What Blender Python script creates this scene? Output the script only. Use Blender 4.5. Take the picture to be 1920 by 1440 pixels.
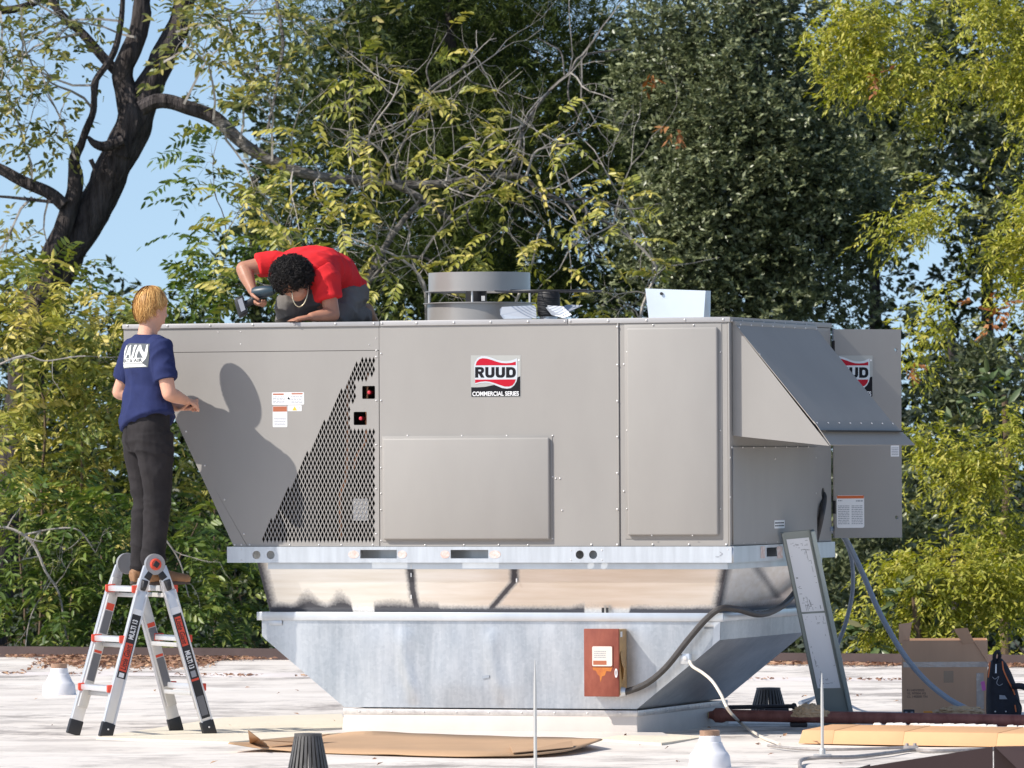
import bpy, bmesh, math, random
import numpy as np
from mathutils import Vector, Matrix, noise
from mathutils.bvhtree import BVHTree
rad = math.radians
random.seed(7); rng = np.random.default_rng(7)
scene = bpy.context.scene
COL = scene.collection
for o in list(bpy.data.objects): bpy.data.objects.remove(o, do_unlink=True)

# ---------------------------------------------------------------- camera
FPX = 12800.0; EYE = 1.64; PITCH = math.atan(138/FPX); ROLL = rad(-0.29)
cam_d = bpy.data.cameras.new('camera'); cam = bpy.data.objects.new('camera', cam_d); COL.objects.link(cam)
cam_d.sensor_width = 36; cam_d.lens = 36*FPX/1920; cam_d.clip_start = 1; cam_d.clip_end = 3000
cam_d.dof.use_dof = True; cam_d.dof.focus_distance = 40.6; cam_d.dof.aperture_fstop = 12
CAMR = Matrix.Rotation(rad(90)+PITCH, 3, 'X') @ Matrix.Rotation(ROLL, 3, 'Z')
cam.matrix_world = Matrix.Translation((0, 0, EYE)) @ CAMR.to_4x4()
scene.camera = cam
# ---------------------------------------------------------------- sky, sun, exposure
YAW = rad(18.8)
SUN_N, SUN_L, SUN_U = 1.0, 1.02, 1.30          # towards the sun, in the frame of the unit's front: out, left, up
EX = Vector((math.cos(YAW), -math.sin(YAW), 0)); EY = Vector((math.sin(YAW), math.cos(YAW), 0))
SUN = (-EY*SUN_N - EX*SUN_L + Vector((0, 0, SUN_U))).normalized()
world = bpy.data.worlds.new('World'); scene.world = world; world.use_nodes = True
wn = world.node_tree.nodes; wl = world.node_tree.links
sky = wn.new('ShaderNodeTexSky'); sky.sky_type = 'NISHITA'; sky.sun_disc = False
sky.sun_elevation = math.asin(SUN.z); sky.sun_rotation = math.atan2(SUN.x, SUN.y)
sky.air_density = 1.0; sky.dust_density = 1.0; sky.ozone_density = 1.1; sky.altitude = 200
wtc = wn.new('ShaderNodeTexCoord'); wmp = wn.new('ShaderNodeMapping'); wmp.vector_type = 'POINT'; wmp.inputs['Location'].default_value = (0, 0, .12)
wl.new(wtc.outputs['Generated'], wmp.inputs[0]); wl.new(wmp.outputs[0], sky.inputs[0])
wl.new(sky.outputs[0], wn['Background'].inputs[0]); wn['Background'].inputs[1].default_value = 0.15
sl = bpy.data.lights.new('sun', 'SUN'); sl.energy = 4.6; sl.angle = rad(0.53); sl.color = (1.0, 0.945, 0.87)
so = bpy.data.objects.new('sun', sl); COL.objects.link(so); so.location = (-20, 0, 30)
so.rotation_euler = (-SUN).to_track_quat('-Z', 'Y').to_euler()
scene.view_settings.view_transform = 'Standard'; scene.view_settings.look = 'None'
scene.view_settings.gamma = 1.0; scene.view_settings.exposure = 0.24
scene.view_settings.use_curve_mapping = False
scene.render.engine = 'CYCLES'

# ---------------------------------------------------------------- measuring helpers
def ray(px, py):
    return (CAMR @ Vector(((px-960)/FPX, -(py-720)/FPX, -1.0))).normalized()
def at(px, py, Y):                       # the point of a sight line at depth Y
    d = ray(px, py); return Vector((0, 0, EYE)) + d*(Y/d.y)
def ground(px, py, z=0.0):
    d = ray(px, py); return Vector((0, 0, EYE)) + d*((z-EYE)/d.z)
ORI = Vector((1.274, 39.97, 0))          # the unit's near corner, on the roof
def U(a, b, z): return ORI + EX*a + EY*b + Vector((0, 0, z))
def front(px, py, b=0.0):                # sight line -> (a, z) on a plane parallel to the unit's front
    d = ray(px, py); o = Vector((0, 0, EYE)) - (ORI + EY*b)
    t = -o.dot(EY)/d.dot(EY); p = o + d*t; return (p.dot(EX), p.z)
def side(px, py, a=0.0):                 # sight line -> (b, z) on a plane parallel to the unit's side
    d = ray(px, py); o = Vector((0, 0, EYE)) - (ORI + EX*a)
    t = -o.dot(EX)/d.dot(EX); p = o + d*t; return (p.dot(EY), p.z)
def toU(p):
    q = p - ORI; return Vector((q.dot(EX), q.dot(EY), q.z))
ppm = lambda Y: FPX/Y

# ---------------------------------------------------------------- object helpers
def thing(name, label, cat, loc=(0, 0, 0), rz=0.0, group=None):
    o = bpy.data.objects.new(name, None); COL.objects.link(o); o.empty_display_size = .1
    o.location = loc; o.rotation_euler = (0, 0, rz); o['label'] = label; o['category'] = cat
    if group: o['group'] = group
    return o
def tag(o, label, cat, group=None):
    o['label'] = label; o['category'] = cat
    if group: o['group'] = group
    return o
def struct(o): o['kind'] = 'structure'; return o
def stuff(o): o['kind'] = 'stuff'; return o
def link(name, me, mat, parent=None, smooth=False, loc=None):
    o = bpy.data.objects.new(name, me); COL.objects.link(o)
    if mat is not None and not me.materials: me.materials.append(mat)
    if smooth:
        me.polygons.foreach_set('use_smooth', [True]*len(me.polygons))
    if parent is not None: o.parent = parent
    if loc is not None: o.location = loc
    return o
def pyobj(name, v, f, mat, parent=None, smooth=False):
    me = bpy.data.meshes.new(name); me.from_pydata([tuple(p) for p in v], [], f); me.update()
    return link(name, me, mat, parent, smooth)
class MB:                                # collects shapes, builds ONE mesh object
    def __init__(s): s.v = []; s.f = []; s.m = []
    def add(s, v, f, m=0):
        n = len(s.v); s.v += [tuple(p) for p in v]; s.f += [tuple(i+n for i in q) for q in f]; s.m += [m]*len(f)
    def box(s, x0, x1, y0, y1, z0, z1, m=0):
        v = [(x0, y0, z0), (x1, y0, z0), (x1, y1, z0), (x0, y1, z0), (x0, y0, z1), (x1, y0, z1), (x1, y1, z1), (x0, y1, z1)]
        s.add(v, [(3, 2, 1, 0), (4, 5, 6, 7), (0, 1, 5, 4), (1, 2, 6, 5), (2, 3, 7, 6), (3, 0, 4, 7)], m)
    def hexa(s, p, m=0):                 # 8 corners: bottom ring then top ring
        s.add(p, [(3, 2, 1, 0), (4, 5, 6, 7), (0, 1, 5, 4), (1, 2, 6, 5), (2, 3, 7, 6), (3, 0, 4, 7)], m)
    def prism(s, poly, ext, m=0):        # polygon of 3-D points pushed along ext
        n = len(poly); e = Vector(ext); p = [Vector(q) for q in poly]
        s.add(p+[q+e for q in p], [tuple(range(n-1, -1, -1)), tuple(range(n, 2*n))]+[(i, (i+1) % n, n+(i+1) % n, n+i) for i in range(n)], m)
    def tube(s, pts, r, seg=8, m=0, caps=True, squash=None):
        pts = [Vector(p) for p in pts]; n = len(pts)
        if not hasattr(r, '__len__'): r = [r]*n
        nv = None; v = []; f = []
        for i, p in enumerate(pts):
            t = (pts[min(i+1, n-1)]-pts[max(i-1, 0)]).normalized()
            if nv is None:
                nv = t.orthogonal().normalized()
            else:
                nv = (nv - t*nv.dot(t))
                nv = nv.normalized() if nv.length > 1e-6 else t.orthogonal().normalized()
            bn = t.cross(nv)
            for k in range(seg):
                a = 2*math.pi*k/seg; v.append(p + (nv*math.cos(a)+bn*math.sin(a))*r[i])
        for i in range(n-1):
            for k in range(seg):
                f.append((i*seg+k, i*seg+(k+1) % seg, (i+1)*seg+(k+1) % seg, (i+1)*seg+k))
        if caps: f += [tuple(range(seg-1, -1, -1)), tuple(range((n-1)*seg, n*seg))]
        s.add(v, f, m)
    def lathe(s, c, prof, seg=24, m=0, axis=None):     # prof: (r, h) along axis from c
        ax = Vector(axis or (0, 0, 1)).normalized(); u = ax.orthogonal().normalized(); w = ax.cross(u); c = Vector(c)
        v = []; f = []; n = len(prof)
        for r, h in prof:
            for k in range(seg):
                a = 2*math.pi*k/seg; v.append(c+ax*h+(u*math.cos(a)+w*math.sin(a))*r)
        for i in range(n-1):
            for k in range(seg): f.append((i*seg+k, i*seg+(k+1) % seg, (i+1)*seg+(k+1) % seg, (i+1)*seg+k))
        s.add(v, f, m)
    def build(s, name, mat, parent=None, smooth=False, bevel=0, bseg=2, angle=None):
        me = bpy.data.meshes.new(name); me.from_pydata(s.v, [], s.f); me.update()
        mats = mat if isinstance(mat, (list, tuple)) else [mat]
        for q in mats: me.materials.append(q)
        if len(mats) > 1: me.polygons.foreach_set('material_index', s.m)
        if bevel:
            bm = bmesh.new(); bm.from_mesh(me)
            ed = [e for e in bm.edges if len(e.link_faces) == 2 and e.calc_face_angle(0) > .35]
            bmesh.ops.bevel(bm, geom=ed, offset=bevel, segments=bseg, profile=.5, affect='EDGES')
            bm.to_mesh(me); bm.free()
        o = link(name, me, None, parent)
        if smooth or bevel:
            me.polygons.foreach_set('use_smooth', [True]*len(me.polygons)); me.set_sharp_from_angle(angle=angle or rad(35))
        return o
def smooth_path(pts, n=8):               # Catmull-Rom
    P = [Vector(p) for p in pts]; P = [P[0]*2-P[1]]+P+[P[-1]*2-P[-2]]; out = []
    for i in range(1, len(P)-2):
        for k in range(n):
            t = k/n; a, b, c, d = P[i-1:i+3]
            out.append(.5*((2*b)+(c-a)*t+(2*a-5*b+4*c-d)*t*t+(3*b-a-3*c+d)*t**3))
    return out+[P[-2]]
# plates with holes (2-D curve fill); u,v in the plane
FRONT = lambda b: Matrix(((1, 0, 0, 0), (0, 0, -1, b), (0, 1, 0, 0), (0, 0, 0, 1)))      # u->a, v->z, facing -b
SIDE = lambda a: Matrix(((0, 0, 1, a), (1, 0, 0, 0), (0, 1, 0, 0), (0, 0, 0, 1)))       # u->b, v->z, facing +a
def plate(name, outline, holes, t, mat, parent, mtx, bevel=0):
    cu = bpy.data.curves.new(name, 'CURVE'); cu.dimensions = '2D'; cu.fill_mode = 'BOTH'; cu.extrude = t/2
    if bevel: cu.bevel_depth = bevel; cu.bevel_resolution = 1; cu.offset = -bevel
    for lp in [outline]+list(holes):
        sp = cu.splines.new('POLY'); sp.points.add(len(lp)-1); sp.use_cyclic_u = True
        for q, p in zip(sp.points, lp): q.co = (p[0], p[1], 0, 1)
    tmp = bpy.data.objects.new('tmp', cu)
    me = bpy.data.meshes.new_from_object(tmp); bpy.data.objects.remove(tmp); bpy.data.curves.remove(cu)
    me.name = name; me.materials.clear(); me.transform(mtx); me.update()
    return link(name, me, mat, parent)
def text_mesh(s, size=1.0, extrude=.001, bold=0.0, shear=0.0, align='LEFT', sx=1.0, spacing=1.0):
    cu = bpy.data.curves.new('t', 'FONT'); cu.body = s; cu.size = size; cu.extrude = extrude; cu.offset = bold; cu.shear = shear
    cu.align_x = align; cu.space_character = spacing
    tmp = bpy.data.objects.new('tmp', cu); me = bpy.data.meshes.new_from_object(tmp)
    bpy.data.objects.remove(tmp); bpy.data.curves.remove(cu); me.materials.clear()
    me.transform(Matrix.Diagonal((sx, 1, 1, 1)))
    return me
def text(name, s, mat, parent, mtx, size, bold=0, shear=0, extrude=.0008, align='LEFT', sx=1.0, box=None, spacing=1.0):
    me = text_mesh(s, size, extrude, bold, shear, align, sx, spacing)
    if box:                               # fit into (u0,u1,v0,v1)
        xs = [v.co.x for v in me.vertices]; ys = [v.co.y for v in me.vertices]
        u0, u1, v0, v1 = box; kx = (u1-u0)/(max(xs)-min(xs)); ky = (v1-v0)/(max(ys)-min(ys))
        me.transform(Matrix.Translation((u0-min(xs)*kx, v0-min(ys)*ky, 0)) @ Matrix.Diagonal((kx, ky, 1, 1)))
    me.transform(mtx); me.name = name
    return link(name, me, mat, parent)
def circle(cu, cv, r, n=24, ry=None): return [(cu+r*math.cos(2*math.pi*k/n), cv+(ry or r)*math.sin(2*math.pi*k/n)) for k in range(n)]
def rect(u0, u1, v0, v1): return [(u0, v0), (u1, v0), (u1, v1), (u0, v1)]
def rrect(u0, u1, v0, v1, r, n=4):
    out = []
    for cx, cy, a0 in ((u1-r, v0+r, -90), (u1-r, v1-r, 0), (u0+r, v1-r, 90), (u0+r, v0+r, 180)):
        for k in range(n+1):
            a = rad(a0+90*k/n); out.append((cx+r*math.cos(a), cy+r*math.sin(a)))
    return out

# ---------------------------------------------------------------- materials
def mat(name, col, rough=.5, metal=0.0, var=.0, vscale=4.0, bump=0.0, bscale=40.0, spec=.5, col2=None, stretch=(1, 1, 1), detail=4, coat=0, bdist=.01):
    m = bpy.data.materials.new(name); m.use_nodes = True; nt = m.node_tree; N = nt.nodes; L = nt.links
    b = N['Principled BSDF']; b.inputs['Roughness'].default_value = rough; b.inputs['Metallic'].default_value = metal
    b.inputs['Specular IOR Level'].default_value = spec; b.inputs['Base Color'].default_value = (*col, 1)
    if coat: b.inputs['Coat Weight'].default_value = coat
    tc = N.new('ShaderNodeTexCoord'); mp = N.new('ShaderNodeMapping'); mp.inputs['Scale'].default_value = stretch
    L.new(tc.outputs['Object'], mp.inputs[0])
    if var or col2:
        n = N.new('ShaderNodeTexNoise'); n.inputs['Scale'].default_value = vscale; n.inputs['Detail'].default_value = detail
        n.inputs['Roughness'].default_value = .6; L.new(mp.outputs[0], n.inputs['Vector'])
        r = N.new('ShaderNodeValToRGB'); r.color_ramp.elements[0].position = .3; r.color_ramp.elements[1].position = .7
        c2 = col2 or tuple(c*(1+var) for c in col); c1 = col if col2 else tuple(c*(1-var) for c in col)
        r.color_ramp.elements[0].color = (*c1, 1); r.color_ramp.elements[1].color = (*c2, 1)
        L.new(n.outputs[0], r.inputs[0]); L.new(r.outputs[0], b.inputs['Base Color'])
    if bump:
        n2 = N.new('ShaderNodeTexNoise'); n2.inputs['Scale'].default_value = bscale; n2.inputs['Detail'].default_value = 5
        L.new(mp.outputs[0], n2.inputs['Vector'])
        bp = N.new('ShaderNodeBump'); bp.inputs['Strength'].default_value = bump; bp.inputs['Distance'].default_value = bdist
        L.new(n2.outputs[0], bp.inputs['Height']); L.new(bp.outputs[0], b.inputs['Normal'])
    return m
PAINT = mat('grey_paint', (.320, .304, .283), .5, 0, .075, 1.0, .16, 2.2, .3, stretch=(1.3, 1.3, .5), detail=7)
PAINT_D = mat('grey_paint_hood', (.365, .335, .298), .7, 0, .05, 1.2, .05, 4, .08)
CAPM = mat('cap_metal', (.40, .39, .385), .36, .1, .04, 3)
DARK = mat('dark_inside', (.015, .014, .013), .8)
SCREW = mat('screw_zinc', (.72, .70, .68), .3, .4)
GALV = mat('galvanized', (.62, .645, .67), .34, .55, .10, 3.2, .05, 14, .5, stretch=(1.4, 1.4, .5))
GALV_RAIL = mat('galvanized_rail', (.58, .605, .63), .36, .5, .10, 9, .03, 30, .5, stretch=(2.5, 1, .25))
WHITE = mat('white_label', (.82, .82, .82), .45)
BLACK = mat('black_print', (.012, .012, .015), .6, spec=.15)
RED = mat('red_print', (.46, .008, .025), .5, spec=.2)
ORANGE = mat('orange_print', (.62, .12, .02), .45)
SILVER = mat('silver_film', (.62, .64, .66), .3, .3)
GREYINK = mat('grey_ink', (.30, .31, .34), .5)
RUBBER = mat('black_rubber', (.022, .022, .024), .55, 0, .2, 20)
CABLEG = mat('grey_conduit', (.25, .29, .35), .45, 0, .08, 8)
CARD = mat('cardboard', (.42, .27, .165), .85, 0, .08, 3, .05, 60)
# ================================================================ ROOF, GROUND
def roof_material():
    m = bpy.data.materials.new('roof_membrane'); m.use_nodes = True; N = m.node_tree.nodes; L = m.node_tree.links; b = N['Principled BSDF']
    b.inputs['Roughness'].default_value = .6; b.inputs['Specular IOR Level'].default_value = .3
    tc = N.new('ShaderNodeTexCoord')
    def noise_(scale, detail, stretch=(1, 1, 1), rough=.6):
        mp = N.new('ShaderNodeMapping'); mp.inputs['Scale'].default_value = stretch; L.new(tc.outputs['Object'], mp.inputs[0])
        n = N.new('ShaderNodeTexNoise'); n.inputs['Scale'].default_value = scale; n.inputs['Detail'].default_value = detail; n.inputs['Roughness'].default_value = rough
        L.new(mp.outputs[0], n.inputs['Vector']); return n.outputs[0]
    def ramp(src, p0, p1, c0=(0, 0, 0), c1=(1, 1, 1)):
        r = N.new('ShaderNodeValToRGB'); r.color_ramp.elements[0].position = p0; r.color_ramp.elements[1].position = p1
        r.color_ramp.elements[0].color = (*c0, 1); r.color_ramp.elements[1].color = (*c1, 1); L.new(src, r.inputs[0]); return r.outputs[0]
    def mul(a, c):
        x = N.new('ShaderNodeMath'); x.operation = 'MULTIPLY'; L.new(a, x.inputs[0])
        if isinstance(c, float): x.inputs[1].default_value = c
        else: L.new(c, x.inputs[1])
        return x.outputs[0]
    base = ramp(noise_(1.3, 5, (.5, 1, 1)), .3, .7, (.70, .635, .56), (.82, .76, .685))
    # ponding dirt: broad patches, broken into streaks
    patch = ramp(noise_(.30, 3, (.40, 1, 1)), .40, .54)
    streak = ramp(noise_(1.6, 9, (.85, .8, 1), .74), .47, .60)
    dirt = mul(mul(patch, streak), .92)
    fine = mul(ramp(noise_(6, 6, (.7, .8, 1), .7), .56, .72), .32)
    mx = N.new('ShaderNodeMix'); mx.data_type = 'RGBA'; L.new(dirt, mx.inputs[0]); L.new(base, mx.inputs[6]); mx.inputs[7].default_value = (.27, .235, .21, 1)
    m2 = N.new('ShaderNodeMix'); m2.data_type = 'RGBA'; L.new(fine, m2.inputs[0]); L.new(mx.outputs[2], m2.inputs[6]); m2.inputs[7].default_value = (.42, .37, .33, 1)
    L.new(m2.outputs[2], b.inputs['Base Color'])
    bp = N.new('ShaderNodeBump'); bp.inputs['Strength'].default_value = .35; bp.inputs['Distance'].default_value = .03
    L.new(noise_(3.0, 4, (.4, 1, 1)), bp.inputs['Height']); L.new(bp.outputs[0], b.inputs['Normal'])
    return m
ROOFM = roof_material()
eL = ground(-400, 1227); eR = ground(2320, 1252)       # the far roof edge
def edge_at(x): t = (x-eL.x)/(eR.x-eL.x); return eL.lerp(eR, t)
A = edge_at(-16); B = edge_at(16)
# roof sheet with slight wrinkles
nx, ny = 140, 150
vv = []; ff = []
for j in range(ny+1):
    for i in range(nx+1):
        x = -16+32*i/nx; yb = edge_at(x).y; t = j/ny
        y = -6+(yb+6)*(t**.6)
        z = 0 if y < 20 else (noise.noise((x*.35, y*.8, 0))*.012+noise.noise((x*1.1, y*2.2, 5))*.005)
        vv.append((x, y, z-.004))
for j in range(ny):
    for i in range(nx): k = j*(nx+1)+i; ff.append((k, k+1, k+nx+2, k+nx+1))
roof = struct(pyobj('flat_roof', vv, ff, ROOFM, None, True))
WALLM = mat('building_wall', (.35, .26, .2), .8, 0, .1, 2)
mb = MB(); mb.prism([(-15.9, -5.9, -4.5), (15.9, -5.9, -4.5), (15.9, B.y-.15, -4.5), (-15.9, A.y-.15, -4.5)], (0, 0, 4.43))
struct(mb.build('building_wall', WALLM))
EDGEM = mat('roof_edge_metal', (.085, .062, .058), .85, 0, .15, 3, spec=.08)
en = Vector((-(B-A).y, (B-A).x, 0)).normalized()         # outwards
mb = MB()
mb.prism([A-en*.10+Vector((0, 0, -.03)), A+en*.03+Vector((0, 0, -.25)), A+en*.03+Vector((0, 0, .085)), A-en*.06+Vector((0, 0, .085))], B-A)
tag(mb.build('roof_edge_flashing', EDGEM), 'long dark brown metal flashing along the far edge of the roof', 'flashing')
GRASSM = mat('ground_grass', (.05, .06, .025), .9, 0, .3, .5)
struct(pyobj('ground', [(-900, -300, -4.5), (900, -300, -4.5), (900, 2500, -4.5), (-900, 2500, -4.5)], [(0, 1, 2, 3)], GRASSM))
# membrane seam strip a few metres in front of the edge, with a crease
SEAMM = mat('seam_membrane', (.70, .64, .60), .55, 0, .1, 2)
s0 = ground(-100, 1262); s1 = ground(2020, 1278)
mb = MB(); d = (s1-s0); nrm = Vector((-d.y, d.x, 0)).normalized()
n = 60; prof = [(-.12, -.01), (-.03, .010), (0, .022), (.04, .010), (.14, -.01)]
v = []; f = []
for i in range(n+1):
    c = s0+d*(i/n)+nrm*(noise.noise((i*.35, 3, 0))*.12)
    for o_, h in prof: v.append(c+nrm*o_*1.5+Vector((0, 0, h*(.6+.8*noise.noise((i*.6, 9, 0))**2*2)+.001)))
k = len(prof)
for i in range(n):
    for j in range(k-1): f.append((i*k+j, (i+1)*k+j, (i+1)*k+j+1, i*k+j+1))
struct(pyobj('roof_seam', v, f, SEAMM, None, True))
# dry leaf litter
LITTER = []
def litter_mat():
    m = bpy.data.materials.new('dry_leaves'); m.use_nodes = True; N = m.node_tree.nodes; L = m.node_tree.links; b = N['Principled BSDF']
    at_ = N.new('ShaderNodeAttribute'); at_.attribute_name = 'rnd'; r = N.new('ShaderNodeValToRGB')
    r.color_ramp.elements[0].color = (.13, .06, .04, 1); r.color_ramp.elements[1].color = (.50, .31, .18, 1)
    e = r.color_ramp.elements.new(.5); e.color = (.30, .15, .085, 1)
    L.new(at_.outputs['Fac'], r.inputs[0]); L.new(r.outputs[0], b.inputs['Base Color']); b.inputs['Roughness'].default_value = .7
    return m
LITM = litter_mat()
def litter(name, pts, smin=.03, smax=.07, mat_=None):
    v = []; f = []; rn = []
    for p in pts:
        s = random.uniform(smin, smax); a = random.uniform(0, 6.28); tl = random.uniform(-.7, .7); t2 = random.uniform(-.5, .5)
        R = Matrix.Rotation(a, 3, 'Z') @ Matrix.Rotation(tl, 3, 'X') @ Matrix.Rotation(t2, 3, 'Y'); k = len(v)
        for q in ((-1, 0, 0), (-.2, .45, .25), (1, 0, .1), (-.2, -.45, .25)): v.append(Vector(p)+R @ (Vector(q)*s)+Vector((0, 0, s*.35)))
        f += [(k, k+2, k+1), (k, k+3, k+2)]; rn += [random.random()]*4
    o = pyobj(name, v, f, mat_ or LITM); a_ = o.data.attributes.new('rnd', 'FLOAT', 'POINT'); a_.data.foreach_set('value', rn); return stuff(o)
pts = []
for _ in range(6500):
    px = random.choice([random.gauss(190, 70), random.gauss(190, 70), random.gauss(310, 60), random.gauss(310, 60), random.uniform(90, 420), random.uniform(1380, 1900), random.uniform(0, 1920)])
    g = edge_at(0); p = ground(px, 1240)
    e = edge_at(p.x); w = 2.3 if 90 < px < 400 else .35
    pts.append((p.x+random.uniform(-.1, .1), e.y-.15-abs(random.gauss(0, .5))*w, .0))
    if not (90 < px < 400) and noise.noise((px*.02, 0, 0)) < -.1: pts.pop()
o = litter('leaf_litter', pts, .016, .042); tag(o, 'drift of dry brown leaves lying along the far roof edge', 'leaves')
pts = []
for _ in range(900):
    t = random.random(); c = s0+d*t
    if noise.noise((t*14, 0, 2)) < -.05: continue
    pts.append(c-nrm*abs(random.gauss(0, .10))+nrm*noise.noise((t*60*.35, 3, 0))*.12)
o = litter('leaf_litter', pts, .012, .03); tag(o, 'thin line of dry leaves caught along the roof membrane seam', 'leaves')
pts = [ground(random.uniform(0, 1920), random.uniform(1285, 1435)) for _ in range(60)]
pts += [ground(x, y) for x, y in ((1505, 1308), (1510, 1306), (1608, 1306), (1614, 1304), (1420, 1397), (1424, 1396), (1250, 1312))for _ in (0, 1)]
o = litter('leaf_litter', pts, .010, .026); tag(o, 'single dry leaves and twigs scattered over the white roof', 'leaves')

# ================================================================ THE ROOFTOP UNIT
W = 2.13; ZB = EYE-.622; ZR = ZB+.0955; ZT = ZB+1.44; ZC = ZT-.030
unit = thing('rooftop_unit', 'large grey packaged rooftop air conditioning unit with flared left end', 'air conditioner', ORI, -YAW)
f_ = front
def fa(px, py=800, b=0.0): return front(px, py, b)[0]
AL = fa(230, 610); A1 = fa(711.5, 800); A2 = fa(1162, 800); ARL = fa(427, 1040)
sl0 = f_(335, 800); sl1 = f_(437, 1022)
def slant(z): t = (z-sl1[1])/(sl0[1]-sl1[1]); return sl1[0]+(sl0[0]-sl1[0])*t
zband = f_(500, 659)[1]; aS = slant(zband)
G = .0016
# body behind the panels
mb = MB(); mb.box(A1+.03, -.004, .011, W-.01, ZR-.01, ZT-.02)
mb.build('cabinet_core', DARK, unit)
# left compartment: back, floor, sloped coil, ceiling
mb = MB(); mb.prism([(AL+.02, W-.03, ZC-.01), (A1+.03, W-.03, ZC-.01), (A1+.03, W-.03, ZR), (slant(ZR)+.02, W-.03, ZR), (aS+.01, W-.03, zband), (AL+.02, W-.03, zband)], (0, .02, 0))
mb.build('back_panel', PAINT, unit)
COIL = mat('coil_fins', (.13, .12, .11), .7, .1, .35, 120, stretch=(1, 1, .05))
mb = MB(); mb.prism([(slant(ZR)+.004, .016, ZR), (slant(ZR)+.06, .016, ZR), (aS+.06, .016, zband), (aS+.004, .016, zband)], (0, W-.05, 0)); mb.build('condenser_coil', COIL, unit)
mb = MB(); mb.prism([(A1-.9, .25, ZR), (A1-.86, .25, ZR), (A1-.30, .25, ZC-.02), (A1-.34, .25, ZC-.02)], (0, W-.4, 0)); mb.build('condenser_coil', COIL, unit)
mb = MB(); mb.box(AL+.012, A1+.04, .011, W-.012, zband-.02, ZC-.012); mb.build('fan_deck_box', DARK, unit)
# upper band, coil panel, corner post, panels
zb1 = zband
plate('top_band_panel', [(AL+.006, zb1+G), (A1-G, zb1+G), (A1-G, ZC+.004), (AL+.006, ZC+.004)], [], .009, PAINT, unit, FRONT(.0055))
holes = []
pw, rh = 7.12, 8.38
row = 0; y = 1011.0
while y > 668:
    xo = (row % 2)*pw/2; x = 700.5-xo-(0 if row % 2 == 0 else 0)
    while x > 480:
        left = 487+(1011-y)*.5395; step = 8*math.floor(((1011-y)) % 49/49*3)/3
        ok = x > left+3 and y > 672+max(0, (676-x))*1.0
        if 704 < y < 760 and x > 668 and not (y < 716): ok = False
        if 752 < y < 806 and x > 656: ok = False
        if 706 < y < 717 and x > 690: ok = False
        if ok:
            c = f_(x, y); k = 1/313.0
            holes.append([(c[0]-2.85*k, c[1]), (c[0], c[1]-7.1*k), (c[0]+2.85*k, c[1]), (c[0], c[1]+7.1*k)])
        x -= pw
    y -= rh; row += 1
WIN = [(679, 703, 723.5, 748), (663, 687.5, 772, 797)]
for x0, x1, y0, y1 in WIN:
    p = f_(x0, y1); q = f_(x1, y0); holes.append(rrect(p[0], q[0], p[1], q[1], .006, 2))
c1 = f_(333, 793); c2 = f_(463, 1023)
def seam(z): return c2[0]+(c1[0]-c2[0])*(z-c2[1])/(c1[1]-c2[1])
zc0 = ZR+.002
zx = max(z/1000 for z in range(1000, 2500) if seam(z/1000) > slant(z/1000)+.004)       # where post and panel edge meet
plate('coil_guard_panel', [(seam(zc0)+G, zc0), (A1-.004, zc0), (A1-.004, zband-G), (slant(zband-G), zband-G), (slant(zx), zx)], holes, .006, PAINT, unit, FRONT(.004))
plate('corner_post', [(slant(zc0), zc0), (seam(zc0)-G, zc0), (seam(zx)-.001, zx), (slant(zx), zx)], [], .010, PAINT, unit, FRONT(.006))
# things behind the mesh
COPPER = mat('copper', (.55, .24, .12), .35, .7)
cp = lambda px, py, b: (front(px, py, b)[0], b, front(px, py, b)[1])
mb = MB(); mb.tube(smooth_path([cp(662, 880, .12), cp(672, 850, .12), cp(685, 828, .1), cp(687, 800, .1), cp(690, 700, .12)]), .009, 8)
mb.tube(smooth_path([cp(640, 1010, .2), cp(638, 930, .2), cp(650, 880, .2), cp(652, 700, .22)]), .011, 8); mb.build('copper_pipe', COPPER, unit, True)
mb = MB(); mb.lathe(cp(575, 1022, .25), [(.0, .36), (.08, .34), (.10, .28), (.10, .0), (.11, -.0)], 20); mb.build('compressor', RUBBER, unit, True)
mb = MB(); p = cp(662, 976, .06); q = cp(690, 935, .06); mb.box(p[0], q[0], .06, .062, p[2], q[2]); mb.build('data_sticker', WHITE, unit)
RB = mat('red_knob', (.6, .03, .05), .3)
for x0, x1, y0, y1 in WIN:
    mb = MB(); c = cp((x0*.4+x1*.6), (y0+y1)/2, .035)
    mb.lathe(c, [(0, .02), (.010, .017), (.013, .008), (.012, 0), (.006, -.06)], 12, axis=(0, -1, 0)); mb.build('valve_cap', RB, unit, True)
# middle and right panels
a3 = fa(1367.5, 800)
plate('blower_panel', [(A1+.001, zc0), (A2-G, zc0), (A2-G, ZC+.004), (A1+.001, ZC+.004)], [], .010, PAINT, unit, FRONT(.0055))
plate('filter_panel', [(A2+G, zc0), (-.013, zc0), (-.013, ZC+.004), (A2+G, ZC+.004)], [], .010, PAINT, unit, FRONT(.0055))
mb = MB(); mb.box(-.011, 0, -.002, .05, zc0, ZC+.004); mb.build('corner_post', PAINT, unit, bevel=.002)
mb = MB(); mb.box(A2-.012, A2-.003, -.008, .0, zc0, ZC); mb.build('seam_strip', PAINT, unit, bevel=.002)
def door(x0, x1, y0, y1, name, fl=.018):
    p = f_(x0, y1); q = f_(x1, y0)
    mb = MB(); mb.box(p[0]-fl, q[0]+fl, -.0035, .0, p[1]-fl, q[1]+fl); fo = mb.build(name, PAINT, unit, bevel=.001)
    mb = MB(); mb.box(p[0], q[0], -.028, -.004, p[1], q[1]); d_ = mb.build('raised_panel', PAINT, fo, bevel=.011, bseg=3)
    return fo
door(721, 1032, 820, 1012, 'blower_access_door', .012)
door(1179, 1347, 613, 1004, 'filter_access_door', .020)
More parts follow.
